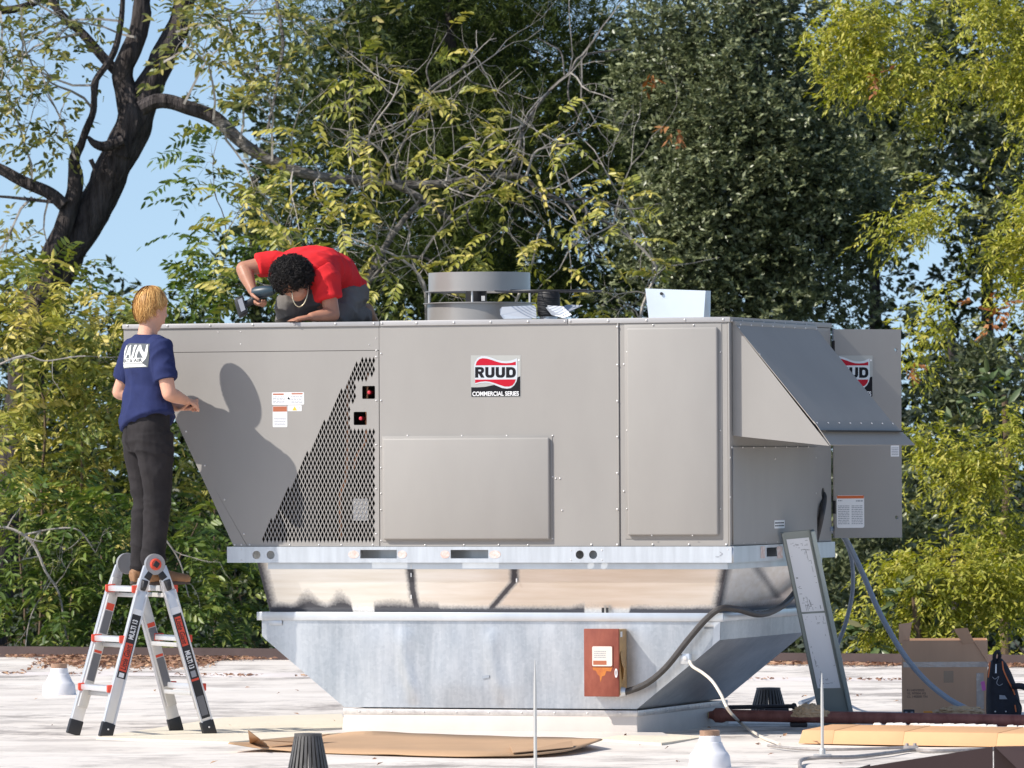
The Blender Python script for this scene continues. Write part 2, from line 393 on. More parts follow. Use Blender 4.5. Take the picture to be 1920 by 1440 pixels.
# cap
for x0, x1 in ((230, 712.3), (713.7, 1064.5), (1065.8, 1368.6)):
    p = fa(x0, 605); q = fa(x1, 600)
    mb = MB(); mb.box(p, q, -.010, .03, ZC, ZT-(.003 if x0 == 230 else 0)); mb.build('cap_strip', CAPM, unit, bevel=.003)
mb = MB(); mb.box(0.0, .008, -.0095, W+.004, ZC, ZT-.001); mb.build('cap_strip', PAINT, unit, bevel=.002)
mb = MB(); mb.box(AL+.003, -.001, .031, W, ZT-.018, ZT-.002); mb.build('top_panel', PAINT, unit)
# right side wall
bs = lambda px, py: side(px, py, 0.0)
b0 = .035; bw = W-.005
pl = bs(1531, 900)[0]
plate('side_panel', [(.052, zc0), (pl, zc0), (pl, ZC-.003), (.052, ZC-.003)], [], .008, PAINT, unit, SIDE(-.004))
plate('side_panel', [(pl+.004, zc0), (bw, zc0), (bw, ZC-.003), (pl+.004, ZC-.003)], [circle(bs(1543, 925)[0], bs(1543, 925)[1], .035, 16)], .008, PAINT, unit, SIDE(-.003))
lp = [bs(1372, 838), bs(1529, 838), bs(1529, 1018), bs(1372, 1021)]
plate('return_air_panel', [(lp[0][0], lp[3][1]), (lp[1][0], lp[2][1]+.0), (lp[1][0], lp[1][1]), (lp[0][0], lp[0][1])], [], .006, PAINT, unit, SIDE(.005))
# hood
hb0 = .055; hb1 = 1.76
hT = front(1377, 609, hb0); hO = front(1555, 836, hb0); hI = front(1368, 817, hb0); hM = front(1527, 795, hb0)
def HP(p, b): return (p[0], b, p[1])
hTi = (.002, hT[1])
hood = MB(); hood.prism([HP(hTi, hb0), HP(hT, hb0), HP(hO, hb0), HP((.002, hI[1]), hb0)], (0, .004, 0)); ho = hood.build('hood_cheek', PAINT, unit)
mb = MB(); mb.prism([HP(hTi, hb1), HP(hT, hb1), HP(hO, hb1), HP((.002, hI[1]), hb1)], (0, -.004, 0)); mb.build('hood_cheek', PAINT, unit)
nrm2 = Vector((hO[1]-hT[1], 0, -(hO[0]-hT[0]))).normalized()*-1
def slope_sheet(pA, pB, name, lift, m):
    mb = MB(); q = [Vector(HP(pA, hb0+.001)), Vector(HP(pB, hb0+.001)), Vector(HP(pB, hb1+.002)), Vector(HP(pA, hb1+.002))]
    mb.prism([x+nrm2*lift for x in q], nrm2*.004); return mb.build(name, m, unit)
slope_sheet(hT, hM, 'hood_slope', .0006, PAINT_D)
hM2 = (hM[0]-.012, hM[1]+.014)
mb = MB(); q = [Vector(HP(hM2, hb0+.001)), Vector(HP(hO, hb0+.001)), Vector(HP(hO, hb1+.15)), Vector(HP(hM2, hb1+.002))]
mb.prism([x+nrm2*.0052 for x in q], nrm2*.004); mb.build('hood_lip', PAINT_D, unit)
mb = MB(); mb.box(.002, .022, hb0-.004, hb1+.005, hT[1]-.002, hT[1]+.024); mb.build('hood_flange', PAINT, unit, bevel=.002)
mb = MB(); mb.box(.002, hO[0]-.02, hb0+.01, hb1-.01, hI[1]+.02, hI[1]+.03); mb.build('hood_filter', DARK, unit)
# base rail
def rr(px, py): return f_(px, py)
hl = [circle(*rr(482, 1040.5), .0255, 20), circle(*rr(508.5, 1040.5), .0255, 20), circle(*rr(1088, 1040), .0255, 20), circle(*rr(1113, 1040), .0255, 20)]
for x0, x1 in ((676.5, 745), (846, 916.5)):
    p = rr(x0, 1047); q = rr(x1, 1031); hl.append(rect(p[0], q[0], p[1], q[1]))
plate('base_rail', rect(ARL, .010, ZB, ZR), hl, .008, GALV_RAIL, unit, FRONT(-.006))
sp = side(1435, 1044, .01); sq = side(1455, 1026, .01)
plate('base_rail', rect(-.002, W+.012, ZB, ZR), [rect(sp[0], sq[0], sp[1], sq[1])], .008, GALV_RAIL, unit, SIDE(.0142))
mb = MB(); mb.box(ARL, .010, W+.004, W+.012, ZB, ZR); mb.build('base_rail', GALV_RAIL, unit)
mb = MB(); mb.box(ARL-.004, ARL+.004, -.002, W+.003, ZB, ZR); mb.build('base_rail', GALV_RAIL, unit)
mb = MB(); mb.box(ARL+.005, .009, .0, W, ZR-.006, ZR-.001); mb.box(ARL+.1, .0, .16, .17, ZB+.002, ZR-.008); mb.build('rail_web', GALV_RAIL, unit)
RUSTW = mat('rust_paint_mark', (.74, .72, .70), .6, 0, 0, 45, col2=(.60, .36, .28), detail=6)
for x0, x1 in ((654, 674.5), (747, 764), (827, 844.5), (918.5, 940)):
    p = rr(x0, 1047); q = rr(x1, 1032)
    plate('paint_mark', circle((p[0]+q[0])/2, (p[1]+q[1])/2, (q[0]-p[0])/2, 14, (q[1]-p[1])/2), [], .001, RUSTW, unit, FRONT(-.0112))
for x0, x1 in ((1426, 1434), (1457, 1467)):
    p = side(x0, 1047, .018); q = side(x1, 1024, .018)
    plate('paint_mark', rect(p[0], q[0], p[1], q[1]), [], .001, RUSTW, unit, SIDE(.0192))
ra = [rr(1345, 1036), rr(1352, 1040), rr(1345, 1044)]
text('arrow_mark', '...>', GREYINK, unit, FRONT(-.0112), .03, box=(rr(1343, 1045)[0], rr(1356, 1045)[0], rr(1343, 1045)[1], rr(1343, 1034)[1]))
# screws (too small to pick apart)
sc = MB()
def screw(p, n, r=.0075):
    sc.lathe(p, [(r, 0), (r*.92, r*.35), (r*.5, r*.75), (.0002, r*.85)], 8, axis=n)
def fs(px, py, b=-.0005, r=.0075): q = f_(px, py); screw((q[0], b, q[1]), (0, -1, 0), r)
def ss(px, py, a=.001, r=.007): q = side(px, py, a); screw((a, q[0], q[1]), (1, 0, 0), r)
for x in (395, 475, 553, 630, 702, 717, 782, 852, 921, 991, 1060, 1070, 1141, 1213, 1285, 1357): fs(x, 611.5-(x-230)*.0112, -.0105)
for x in range(240, 390, 75): fs(x, 611, -.0105)
for y in (613, 684, 752, 819, 887, 955, 1021): fs(1158.3, y, -.008)
for y in (683, 921): fs(1170, y, 0)
for y in (660, 807, 954): fs(1176, y, -.004, .0055); fs(1351, y, -.004, .0055)
for x in (1225, 1301): fs(x, 609.5, -.004, .006); fs(x, 1003.8+0, -.004, .006) if False else fs(x, 1004, -.029, .004)
for x in (1109, 1224, 1292, 1362): fs(x, 1021, 0)
for x in (797, 870, 935, 990): fs(x, 1021.5, 0, .006)
for y in (657, 669, 751, 834, 917, 1001): fs(705.5, y, .001, .006)
for y in (663, 751, 838, 877, 925, 956, 1014): fs(714.6, y, 0, .006)
for x in (440, 452.5, 468, 543, 598, 640, 699): fs(x, 1021.5, .001, .006)
for x, y in ((349, 809), (384, 873), (421, 937), (457.5, 1001)): fs(x, y, .001, .006)
for x, y in ((451, 622), (451, 645), (705, 634), (692, 646), (409, 623)): fs(x, y, .001, .004)
for x in (764, 866, 950, 1036): fs(x, 817, 0, .006)
for x, y in ((1036, 894), (1042, 897), (1050, 897), (1054, 957), (1036, 1010)): fs(x, y, 0, .006)
for k in range(8):
    ss(1388+k*20.3, 608.5+k*1.1, .0225, .007); ss(1372+k*20, 601+k*1.0, .0085, .005)
    ss(1372+k*20.5, 839-k*.2, .0085, .006)
for y in (858, 932): ss(1369, y, .0085, .006)
for y in (858, 925): ss(1530, y, .0085, .005)
ss(1453, 860, .0085, .007)
for k in range(6): ss(1394+k*21, 1018.5-k*.8, .006, .0045)
for t in (.03, .25, .5, .75, .97):      # along the hood's near slope edge
    q = (hT[0]+(hO[0]-hT[0])*t, hT[1]+(hO[1]-hT[1])*t); screw(Vector(HP(q, hb0+.02))+nrm2*.006, nrm2, .006)
for k in range(8): screw(Vector(HP(hM, hb0+.03+k*.235))+nrm2*.0095, nrm2, .006)
for x, y in ((454, 1030), (454, 1050), (1072, 1032), (1072, 1050), (1130, 1032), (1130, 1050), (1366, 1030)): fs(x, y, -.0105, .004)
stuff(sc.build('screws', SCREW, unit, True))

# ---- logo stickers
FILM = mat('label_film', (.40, .40, .375), .35)
def letter_shapes():
    R_out = [(0, 0), (.33, 0), (.33, .36), (.40, .36), (.62, 0), (1.0, 0), (.74, .42), (.88, .50), (.95, .62), (.95, .78), (.88, .91), (.76, .98), (.6, 1), (0, 1)]
    R_in = rrect(.33, .64, .60, .77, .07, 3)
    Uo = [(0, 1), (0, .32), (.05, .16), (.16, .05), (.32, 0), (.68, 0), (.84, .05), (.95, .16), (1, .32), (1, 1), (.66, 1), (.66, .34), (.62, .27), (.56, .25), (.44, .25), (.38, .27), (.34, .34), (.34, 1)]
    D_out = [(0, 0), (.55, 0), (.75, .04), (.9, .14), (.98, .3), (1, .5), (.98, .7), (.9, .86), (.75, .96), (.55, 1), (0, 1)]
    D_in = rrect(.33, .66, .25, .75, .12, 3)
    return [(R_out, [R_in]), (Uo, []), (Uo, []), (D_out, [D_in])]
def logo(parent, mp, mtx, nest=True):
    """mp: sticker drawing coordinates -> plane coordinates"""
    Q = lambda pts: [mp(x, y) for x, y in pts]
    base = plate('logo_sticker', Q([(255, 290), (1290, 290), (1290, 1158), (255, 1158)]), [], .0006, FILM, parent, mtx(0))
    par = base if nest else parent
    plate('black_field', Q([(262, 955), (400, 955), (550, 945), (740, 905), (800, 930), (900, 970), (1000, 985), (1100, 970), (1170, 900), (1210, 800), (1225, 745), (1280, 725), (1282, 1145), (265, 1150)]), [], .0006, BLACK, par, mtx(.0008))
    plate('silver_field', Q([(325, 500), (340, 430), (395, 345), (480, 305), (580, 310), (700, 345), (800, 385), (900, 408), (1000, 412), (1100, 398), (1218, 350), (1222, 500), (1222, 745), (1205, 830), (1155, 915), (1080, 972), (1000, 982), (900, 968), (740, 900), (640, 868), (560, 858), (450, 868), (345, 895), (335, 700)]), [], .0006, SILVER, par, mtx(.0016))
    plate('red_wave', Q([(355, 500), (375, 430), (430, 370), (500, 350), (600, 360), (700, 390), (800, 425), (900, 450), (1000, 455), (1100, 447), (1190, 420), (1190, 496)]), [], .0006, RED, par, mtx(.0024))
    plate('red_wave', Q([(345, 868), (345, 795), (1190, 790), (1165, 860), (1120, 915), (1050, 940), (960, 940), (850, 905), (740, 865), (650, 840), (560, 830), (450, 840)]), [], .0006, RED, par, mtx(.0024))
    for (o_, h), x0, x1 in zip(letter_shapes(), (345, 555, 772, 988), (540, 748, 965, 1192)):
        g = lambda L_: [mp(x0+(x1-x0)*x, 755-220*y) for x, y in L_]
        plate('logo_letter', g(o_), [g(k) for k in h], .0006, BLACK, par, mtx(.0024))
    p = mp(288, 1138); q = mp(1252, 1036)
    text('series_lettering', 'COMMERCIAL SERIES', WHITE, par, mtx(.0018), .03, bold=.0007, box=(p[0], q[0], p[1], q[1]))
    c = mp(1250, 388); plate('registered_dot', circle(c[0], c[1], abs(mp(1270, 0)[0]-mp(1250, 0)[0]), 10), [], .0006, WHITE, par, mtx(.0016))
logo(unit, lambda X, Y: f_(860+X/11.08, 640+Y/11.08), lambda w: FRONT(-.0006-w))
# ---- warning labels on the coil panel
def label_sheet(parent, u0, u1, v0, v1, mtx, bands, lines, name='warning_label', icon=None, ink=GREYINK, m=None):
    o = plate(name, rrect(u0, u1, v0, v1, min(u1-u0, v1-v0)*.06, 2), [], .0006, m or WHITE, parent, mtx(0))
    w, h = u1-u0, v1-v0
    for (x0, x1, y0, y1, mm) in bands:
        plate('colour_band', rect(u0+w*x0, u0+w*x1, v1-h*y1, v1-h*y0), [], .0005, mm, o, mtx(.0007))
    mb = MB(); M_ = mtx(.0007)
    for (x0, x1, y0, y1, nl) in lines:
        for k in range(nl):
            yy = y0+(y1-y0)*(k+.5)/nl; th = (y1-y0)/nl*.42
            x = x0
            while x < x1-.01:
                ln = random.uniform(.03, .12); xe = min(x1, x+ln)
                q = [M_ @ Vector((u0+w*a, v1-h*c, e)) for a, c, e in ((x, yy+th/2, 0), (xe, yy+th/2, 0), (xe, yy-th/2, 0), (x, yy-th/2, 0))]
                mb.add(q, [(0, 1, 2, 3)]); x = xe+.015
    if mb.v: stuff(mb.build('printed_lines', ink, o))
    return o
def lab(x0, x1, y0, y1, **k):
    p = f_(x0, y1); q = f_(x1, y0); return label_sheet(unit, p[0], q[0], p[1], q[1], lambda w: FRONT(.0002-w), **k)
ORL = mat('orange_band', (.42, .13, .06), .5)
lab(510, 570, 735.5, 759, bands=[(.03, .37, .08, .2, ORL), (.61, .96, .06, .17, ORL)], lines=[(.03, .4, .3, .9, 5), (.6, .95, .28, .9, 5)])
lab(511.5, 538.5, 761, 801, bands=[(.02, .98, .02, .27, ORL)], lines=[(.1, .9, .55, .92, 5)])
lab(539.5, 565.5, 760, 771, bands=[], lines=[(.08, .2, .3, .7, 2), (.8, .92, .3, .7, 2)])
YEL = mat('yellow_print', (.75, .5, .05), .5)
p = [f_(552.5, 761.5), f_(557, 769.5), f_(548, 769.5)]; plate('warning_triangle', p, [], .0005, YEL, unit, FRONT(-.0008))
p = [f_(540.5, 744), f_(545, 749), f_(539, 748.5)]; plate('label_pictogram', p, [], .0005, BLACK, unit, FRONT(-.0008))
p = side(1453, 991, .012); q = side(1472, 975, .012)
label_sheet(unit, p[0], q[0], p[1], q[1], lambda w: SIDE(.009+w), [], [(.05, .95, .15, .85, 2)], 'pressure_label', ink=BLACK)
# ---- open service door at the far corner
DTH = rad(40)                                                # swung past 90 degrees
dd = Vector((math.cos(DTH), math.sin(DTH), 0)); dn = Vector((math.sin(DTH), -math.cos(DTH), 0))
dz0 = EYE-(1009-858+3)/ppm(42.0); dz1 = dz0+1.285
DW = .455; DO = Vector((.018, W+.006, 0))
DM = lambda w: Matrix(((dd.x, 0, dn.x, DO.x+dn.x*w), (dd.y, 0, dn.y, DO.y+dn.y*w), (0, 1, 0, 0), (0, 0, 0, 1)))
od = plate('open_door', rect(0, DW, dz0, dz1), [circle(DW-.035, dz1-.125, .012, 12), circle(DW-.035, dz0+.125, .012, 12)], .022, PAINT, unit, DM(-.011))
for z in (dz0+.15, (dz0+dz1)/2, dz1-.15):
    mb = MB(); mb.lathe(Vector((.014, W+.012, z)), [(.0001, 0), (.011, 0), (.011, .08), (.0001, .08)], 10); mb.build('hinge', DARK, unit)
k = 1/(11.08*305)
logo(od, lambda X, Y: (.082+(X-700)*k*1.03, dz1-.178-(Y-345)*k), lambda w: DM(.0008+w), nest=False)
def dpx(px, py): return ((px-1562)/128*DW, dz0+(1009-py)/391*(dz1-dz0))
p = dpx(1566, 990); q = dpx(1618, 929)
label_sheet(od, p[0], q[0], p[1], q[1], lambda w: DM(.0008+w), [(.01, .99, .01, .1, ORANGE)], [(.05, .46, .3, .9, 11), (.54, .95, .3, .9, 11), (.05, .2, .13, .2, 1), (.7, .95, .13, .22, 1)])
p = dpx(1669, 857); q = dpx(1685, 836)
label_sheet(od, p[0], q[0], p[1], q[1], lambda w: DM(.0008+w), [], [(.1, .9, .15, .9, 5)], 'small_label')
# ================================================================ CURB ADAPTER AND CURB
def seal_material():
    m = bpy.data.materials.new('galvanized_with_seal'); m.use_nodes = True; N = m.node_tree.nodes; L = m.node_tree.links; b = N['Principled BSDF']
    a = N.new('ShaderNodeAttribute'); a.attribute_name = 'seal'
    tc = N.new('ShaderNodeTexCoord'); mp = N.new('ShaderNodeMapping'); mp.inputs['Scale'].default_value = (.25, 1, 3); L.new(tc.outputs['Object'], mp.inputs[0])
    n = N.new('ShaderNodeTexNoise'); n.inputs['Scale'].default_value = 9; n.inputs['Detail'].default_value = 6; L.new(mp.outputs[0], n.inputs['Vector'])
    n2 = N.new('ShaderNodeTexNoise'); n2.inputs['Scale'].default_value = 70; L.new(tc.outputs['Object'], n2.inputs['Vector'])
    r = N.new('ShaderNodeValToRGB'); r.color_ramp.elements[0].position = .3; r.color_ramp.elements[1].position = .7
    r.color_ramp.elements[0].color = (.80, .755, .685, 1); r.color_ramp.elements[1].color = (.93, .91, .88, 1); L.new(n.outputs[0], r.inputs[0])
    ad = N.new('ShaderNodeMath'); ad.operation = 'MULTIPLY_ADD'; L.new(n2.outputs[0], ad.inputs[0]); ad.inputs[1].default_value = .35; L.new(a.outputs['Fac'], ad.inputs[2])
    rs = N.new('ShaderNodeValToRGB'); rs.color_ramp.elements[0].position = .26; rs.color_ramp.elements[1].position = 1.08; L.new(ad.outputs[0], rs.inputs[0])
    mx = N.new('ShaderNodeMix'); mx.data_type = 'RGBA'; L.new(rs.outputs[0], mx.inputs[0]); L.new(r.outputs[0], mx.inputs[6]); mx.inputs[7].default_value = (.055, .055, .065, 1)
    L.new(mx.outputs[2], b.inputs['Base Color'])
    inv = N.new('ShaderNodeMath'); inv.operation = 'MULTIPLY_ADD'; L.new(rs.outputs[0], inv.inputs[0]); inv.inputs[1].default_value = -.75; inv.inputs[2].default_value = .75
    L.new(inv.outputs[0], b.inputs['Metallic']); b.inputs['Roughness'].default_value = .33
    return m
SEALM = seal_material()
adapter = thing('curb_adapter', 'bare galvanized sheet metal curb adapter funnelling down under the rooftop unit', 'duct', ORI, -YAW)
def P3(px, py, b): q = front(px, py, b); return Vector((q[0], b, q[1]))
# upper funnel
z1 = P3(900, 1148, .14).z; bT, bBt = .05, .13; bTb, bBb = W-.12, W-.30
t0 = P3(482, 1058, bT); t1 = P3(1364, 1058, bT); q0 = P3(506, 1146, bBt); q1 = P3(1345, 1146, bBt)
zt = ZB-.001
c_t = [(t0.x, bT, zt), (t1.x, bT, zt), (t1.x, bTb, zt), (t0.x, bTb, zt)]
c_b = [(q0.x, bBt, z1), (q1.x, bBt, z1), (q1.x, bBb, z1), (q0.x, bBb, z1)]
su = lambda px: (fa(px, 1100, .09)-t0.x)/(t1.x-t0.x)
def seal_front(u, v):                      # v: 0 bottom .. 1 top
    x = u*880+482; s = 0
    s = max(s, 1.15-abs(x-(772+8*(1-v)**6))/11)                              # left vertical seam
    cx = 968 if v > .62 else 968-(.62-v)*42/.5
    s = max(s, 1.15-abs(x-cx)/11)
    edge = .10+.10*max(0, noise.noise((x*.013, 0, 4)))+.22*math.exp(-((x-565)/22)**2)+.20*math.exp(-((x-628)/20)**2)
    if 690 < x < 820: edge += .05
    gap = 1 if (x < 650 or 690 < x < 1105 or 1190 < x) else .25
    s = max(s, gap*(1.25-(v)/max(edge, .02)*.75))
    s = max(s, 1.0-(u)*36, 1.0-(1-u)*48)
    return max(0, min(1.2, s))
def seal_side(u, v):
    s = 1.2-v/.16*.8
    s = max(s, 1.0-(u)*12, .75-abs(u-.52+(v-.5)*.55)*9 if v > .2 else 0)
    return max(0, min(1.2, s))
v = []; f = []; sv = []
def grid(pa, pb, pc, pd, nu, nv, fn):      # pa,pb bottom; pd,pc top
    k = len(v); pa, pb, pc, pd = map(Vector, (pa, pb, pc, pd))
    for j in range(nv+1):
        for i in range(nu+1):
            u_, v_ = i/nu, j/nv; p = pa.lerp(pb, u_).lerp(pd.lerp(pc, u_), v_)
            nn = (pb-pa).cross(pd-pa).normalized(); w_ = math.sin(math.pi*u_)*math.sin(math.pi*v_)
            v.append(p+nn*(.004*noise.noise((u_*9, v_*1.2, nu))*w_)); sv.append(fn(u_, v_) if fn else 0)
    for j in range(nv):
        for i in range(nu): q = k+j*(nu+1)+i; f.append((q, q+1, q+nu+2, q+nu+1))
grid(c_b[0], c_b[1], c_t[1], c_t[0], 220, 26, seal_front)
grid(c_b[1], c_b[2], c_t[2], c_t[1], 60, 26, seal_side)
grid(c_b[2], c_b[3], c_t[3], c_t[2], 20, 4, None); grid(c_b[3], c_b[0], c_t[0], c_t[3], 20, 4, None)
o = pyobj('upper_funnel', v, f, SEALM, adapter, True); a_ = o.data.attributes.new('seal', 'FLOAT', 'POINT'); a_.data.foreach_set('value', sv)
tf = P3(503, 1067, bT-.004).z
mb = MB(); mb.box(P3(503, 1060, bT).x, t1.x+.003, bT-.006, bT-.001, tf, zt-.001); mb.build('top_flange', GALV, adapter)
mb = MB(); mb.box(t1.x+.002, t1.x+.007, bT, bTb, tf, zt-.001); mb.build('top_flange', GALV, adapter)
for px, ys in ((772, (1063, 1078, 1119)), (966, ())):
    for y in ys:
        c = P3(px, y, bT+.0+(1058-y)/90*-.085); mb = MB(); mb.box(c.x-.004, c.x+.004, c.y-.012, c.y-.009, c.z-.012, c.z+.012); mb.build('drive_cleat_tab', SCREW, adapter)
c = P3(969, 1088, .07); mb = MB(); mb.box(c.x-.004, c.x+.004, c.y-.006, c.y-.003, c.z-.012, c.z+.012); mb.build('drive_cleat_tab', SCREW, adapter)
# lower hopper: rim, sides sloping in at both ends
bF, bBk = .10, 1.88
rT = z1; rB = P3(900, 1164, bF).z
r0 = P3(483, 1155, bF).x; r1 = P3(1357, 1155, bF).x
h0 = P3(491, 1180, bF); h1 = P3(1351, 1180, bF)
k0 = P3(492, 1194, bF); k1 = P3(1350, 1200, bF); l0 = P3(645, 1326, bF); l1 = P3(1194, 1329, bF)
zk = (l0.z+l1.z)/2
def hopper_mat():
    m = mat('galvanized_hopper', (.5, .5, .5), .36, .7); N = m.node_tree.nodes; L = m.node_tree.links; b = N['Principled BSDF']; tc = N.new('ShaderNodeTexCoord')
    def nz(scale, st, det=6, rg=.6):
        mp = N.new('ShaderNodeMapping'); mp.inputs['Scale'].default_value = st; L.new(tc.outputs['Object'], mp.inputs[0]); n = N.new('ShaderNodeTexNoise'); n.inputs['Scale'].default_value = scale; n.inputs['Detail'].default_value = det; n.inputs['Roughness'].default_value = rg
        L.new(mp.outputs[0], n.inputs['Vector']); return n.outputs[0]
    big = nz(2.2, (1.5, 1, .35), 3); fine = nz(26, (1.6, 1.6, .16), 6, .7); vo = N.new('ShaderNodeTexVoronoi'); vo.inputs['Scale'].default_value = 55; L.new(tc.outputs['Object'], vo.inputs['Vector'])
    ad = N.new('ShaderNodeMath'); ad.operation = 'MULTIPLY_ADD'; L.new(fine, ad.inputs[0]); ad.inputs[1].default_value = .38; L.new(big, ad.inputs[2])
    ad2 = N.new('ShaderNodeMath'); ad2.operation = 'MULTIPLY_ADD'; L.new(vo.outputs['Color'], ad2.inputs[0]); ad2.inputs[1].default_value = .12; L.new(ad.outputs[0], ad2.inputs[2])
    r = N.new('ShaderNodeValToRGB'); r.color_ramp.elements[0].position = .50; r.color_ramp.elements[1].position = .95; r.color_ramp.elements[0].color = (.34, .37, .40, 1); r.color_ramp.elements[1].color = (.62, .635, .65, 1)
    L.new(ad2.outputs[0], r.inputs[0]); L.new(r.outputs[0], b.inputs['Base Color'])
    rr_ = N.new('ShaderNodeMath'); rr_.operation = 'MULTIPLY_ADD'; L.new(fine, rr_.inputs[0]); rr_.inputs[1].default_value = .25; rr_.inputs[2].default_value = .25; L.new(rr_.outputs[0], b.inputs['Roughness']); b.inputs['Metallic'].default_value = .75
    return m
HOPM = hopper_mat()
def hopper_front():
    m = HOPM; v = []; f = []
    # columns of the front sheet, slightly dented
    nu, nv = 90, 22
    for j in range(nv+1):
        t = j/nv; z = rB+(zk-rB)*t
        xl = h0.x if z > k0.z else k0.x+(l0.x-k0.x)*(k0.z-z)/(k0.z-zk)
        xr = h1.x if z > k1.z else k1.x+(l1.x-k1.x)*(k1.z-z)/(k1.z-zk)
        for i in range(nu+1):
            x = xl+(xr-xl)*i/nu; w_ = min(1, 4*min(t, 1-t))*min(1, 6*min(i/nu, 1-i/nu))
            d_ = .006*noise.noise((x*2.3, 0, z*1.1))+.004*noise.noise((x*6, 3, z*2))
            for px_, am in ((765, .010), (930, .008)):
                xx = fa(px_, 1240, bF); d_ += am*math.exp(-((x-xx-.03*math.sin(z*9))/.035)**2)*(1 if .12 < t < .93 else .3)
            v.append((x, bF-d_*w_, z))
    for j in range(nv):
        for i in range(nu): q = j*(nu+1)+i; f.append((q, q+nu+1, q+nu+2, q+1))
    return pyobj('hopper_front', v, f, m, adapter, True)
hopper_front()
mb = MB()
def quad(a, b_, c, d): mb.add([a, b_, c, d], [(0, 1, 2, 3)])
F = lambda p, b: (p.x, b, p.z)
zr_ = Vector((h1.x, 0, rB)); zl_ = Vector((h0.x, 0, rB)); l1z = Vector((l1.x, 0, zk)); l0z = Vector((l0.x, 0, zk))
quad(F(zr_, bF), F(zr_, bBk), F(k1, bBk), F(k1, bF)); mb.build('hopper_end', HOPM, adapter)
mb = MB(); quad(F(k1, bF), F(k1, bBk), F(l1z, bBk), F(l1z, bF)); mb.build('hopper_end_slope', HOPM, adapter)
mb = MB(); quad(F(zl_, bBk), F(zl_, bF), F(k0, bF), F(k0, bBk)); mb.build('hopper_end', HOPM, adapter)
mb = MB(); quad(F(k0, bBk), F(k0, bF), F(l0z, bF), F(l0z, bBk)); mb.build('hopper_end_slope', HOPM, adapter)
mb = MB(); mb.prism([F(zl_, bBk), F(zr_, bBk), F(k1, bBk), F(l1z, bBk), F(l0z, bBk), F(k0, bBk)], (0, .003, 0)); mb.build('hopper_back', HOPM, adapter)
mb = MB(); mb.box(r0, r1, bF-.016, bF-.002, rB, rT); mb.box(r0+.02, r1-.02, bF-.002, bBk, rT-.004, rT-.001); mb.build('rim_flange', GALV, adapter, bevel=.002)
mb = MB(); mb.box(r1-.010, r1, bF-.0015, bBk+.01, rB, rT-.0045); mb.build('rim_flange', GALV, adapter, bevel=.002)
mb = MB(); mb.box(r0, r0+.01, bF-.0015, bBk+.01, rB, rT-.0045); mb.build('rim_flange', GALV, adapter, bevel=.002)
# folded end strips on the front sheet and small brackets
for xa, xb, s_ in ((0, 1, 1),):
    mb = MB(); e1 = P3(1338, 1166, bF); e2 = P3(1351, 1166, bF)
    mb.prism([(h1.x-.035, bF-.012, rB-.001), (h1.x+.001, bF-.012, rB-.001), (k1.x+.001, bF-.012, k1.z), (k1.x-.045, bF-.012, k1.z-.035)], (0, .009, 0)); mb.build('corner_fold', GALV, adapter)
for px in (505, 1318):
    mb = MB(); c = P3(px, 1170, bF); mb.box(c.x, c.x+.085, bF-.011, bF-.006, rB-.03, rB-.001); mb.build('lift_tab', GALV, adapter, bevel=.001)
for px in (1128, 1136):
    mb = MB(); c = P3(px, 1142, bF-.01); mb.box(c.x, c.x+.012, bF-.01, bF+.004, rT-.002, rT+.03); mb.build('clip', RUBBER, adapter)
c = P3(905, 1273, bF); mb = MB(); mb.prism([(c.x, bF-.0095, c.z), (c.x+.045, bF-.0095, c.z+.008), (c.x+.045, bF-.0095, c.z+.024), (c.x, bF-.0095, c.z+.016)], (0, .003, 0)); mb.build('tape_strip', mat('grey_tape', (.33, .37, .42), .5), adapter)
# curb
CURBM = mat('curb_membrane', (.60, .55, .50), .55, 0, .06, 3, .2, 8)
curb = thing('roof_curb', 'low membrane wrapped roof curb between the metal hopper and the roof', 'curb', ORI, -YAW)
ca0 = P3(645, 1345, bF-.03).x; ca1 = P3(1194, 1345, bF-.03).x; zc = zk-.012
mb = MB(); mb.hexa([(ca0-.012, bF-.05, -.02), (ca1+.012, bF-.05, -.02), (ca1+.012, bBk+.02, -.02), (ca0-.012, bBk+.02, -.02), (ca0, bF-.03, zc), (ca1, bF-.03, zc), (ca1, bBk, zc), (ca0, bBk, zc)])
mb.build('curb_body', CURBM, curb, bevel=.008)
TERM = mat('termination_bar', (.50, .47, .45), .4, .5, 0, 22, col2=(.72, .68, .64), detail=6)
mb = MB(); mb.box(ca0-.004, ca1+.004, bF-.036, bF-.030, zc-.030, zc+.004); mb.build('termination_bar', TERM, curb, bevel=.001)
mb = MB(); mb.box(ca1+.0, ca1+.007, bF-.0295, bBk, zc-.030, zc+.004); mb.build('termination_bar', TERM, curb, bevel=.001)
sc = MB()
for k in range(9): screw((ca0+.1+k*(ca1-ca0-.2)/8, bF-.0365, zc-.013), (0, -1, 0), .006)
for k in range(8): screw((ca1+.0075, bF+.1+k*.22, zc-.013), (1, 0, 0), .006)
stuff(sc.build('screws', SCREW, curb, True))
mb = MB(); mb.prism([(ca0-.3, bF-.30, -.004), (ca1+.35, bF-.34, -.004), (ca1+.16, bF-.045, .02), (ca0-.02, bF-.045, .02)], (0, 0, -.02)); mb.build('curb_skirt', CURBM, curb)

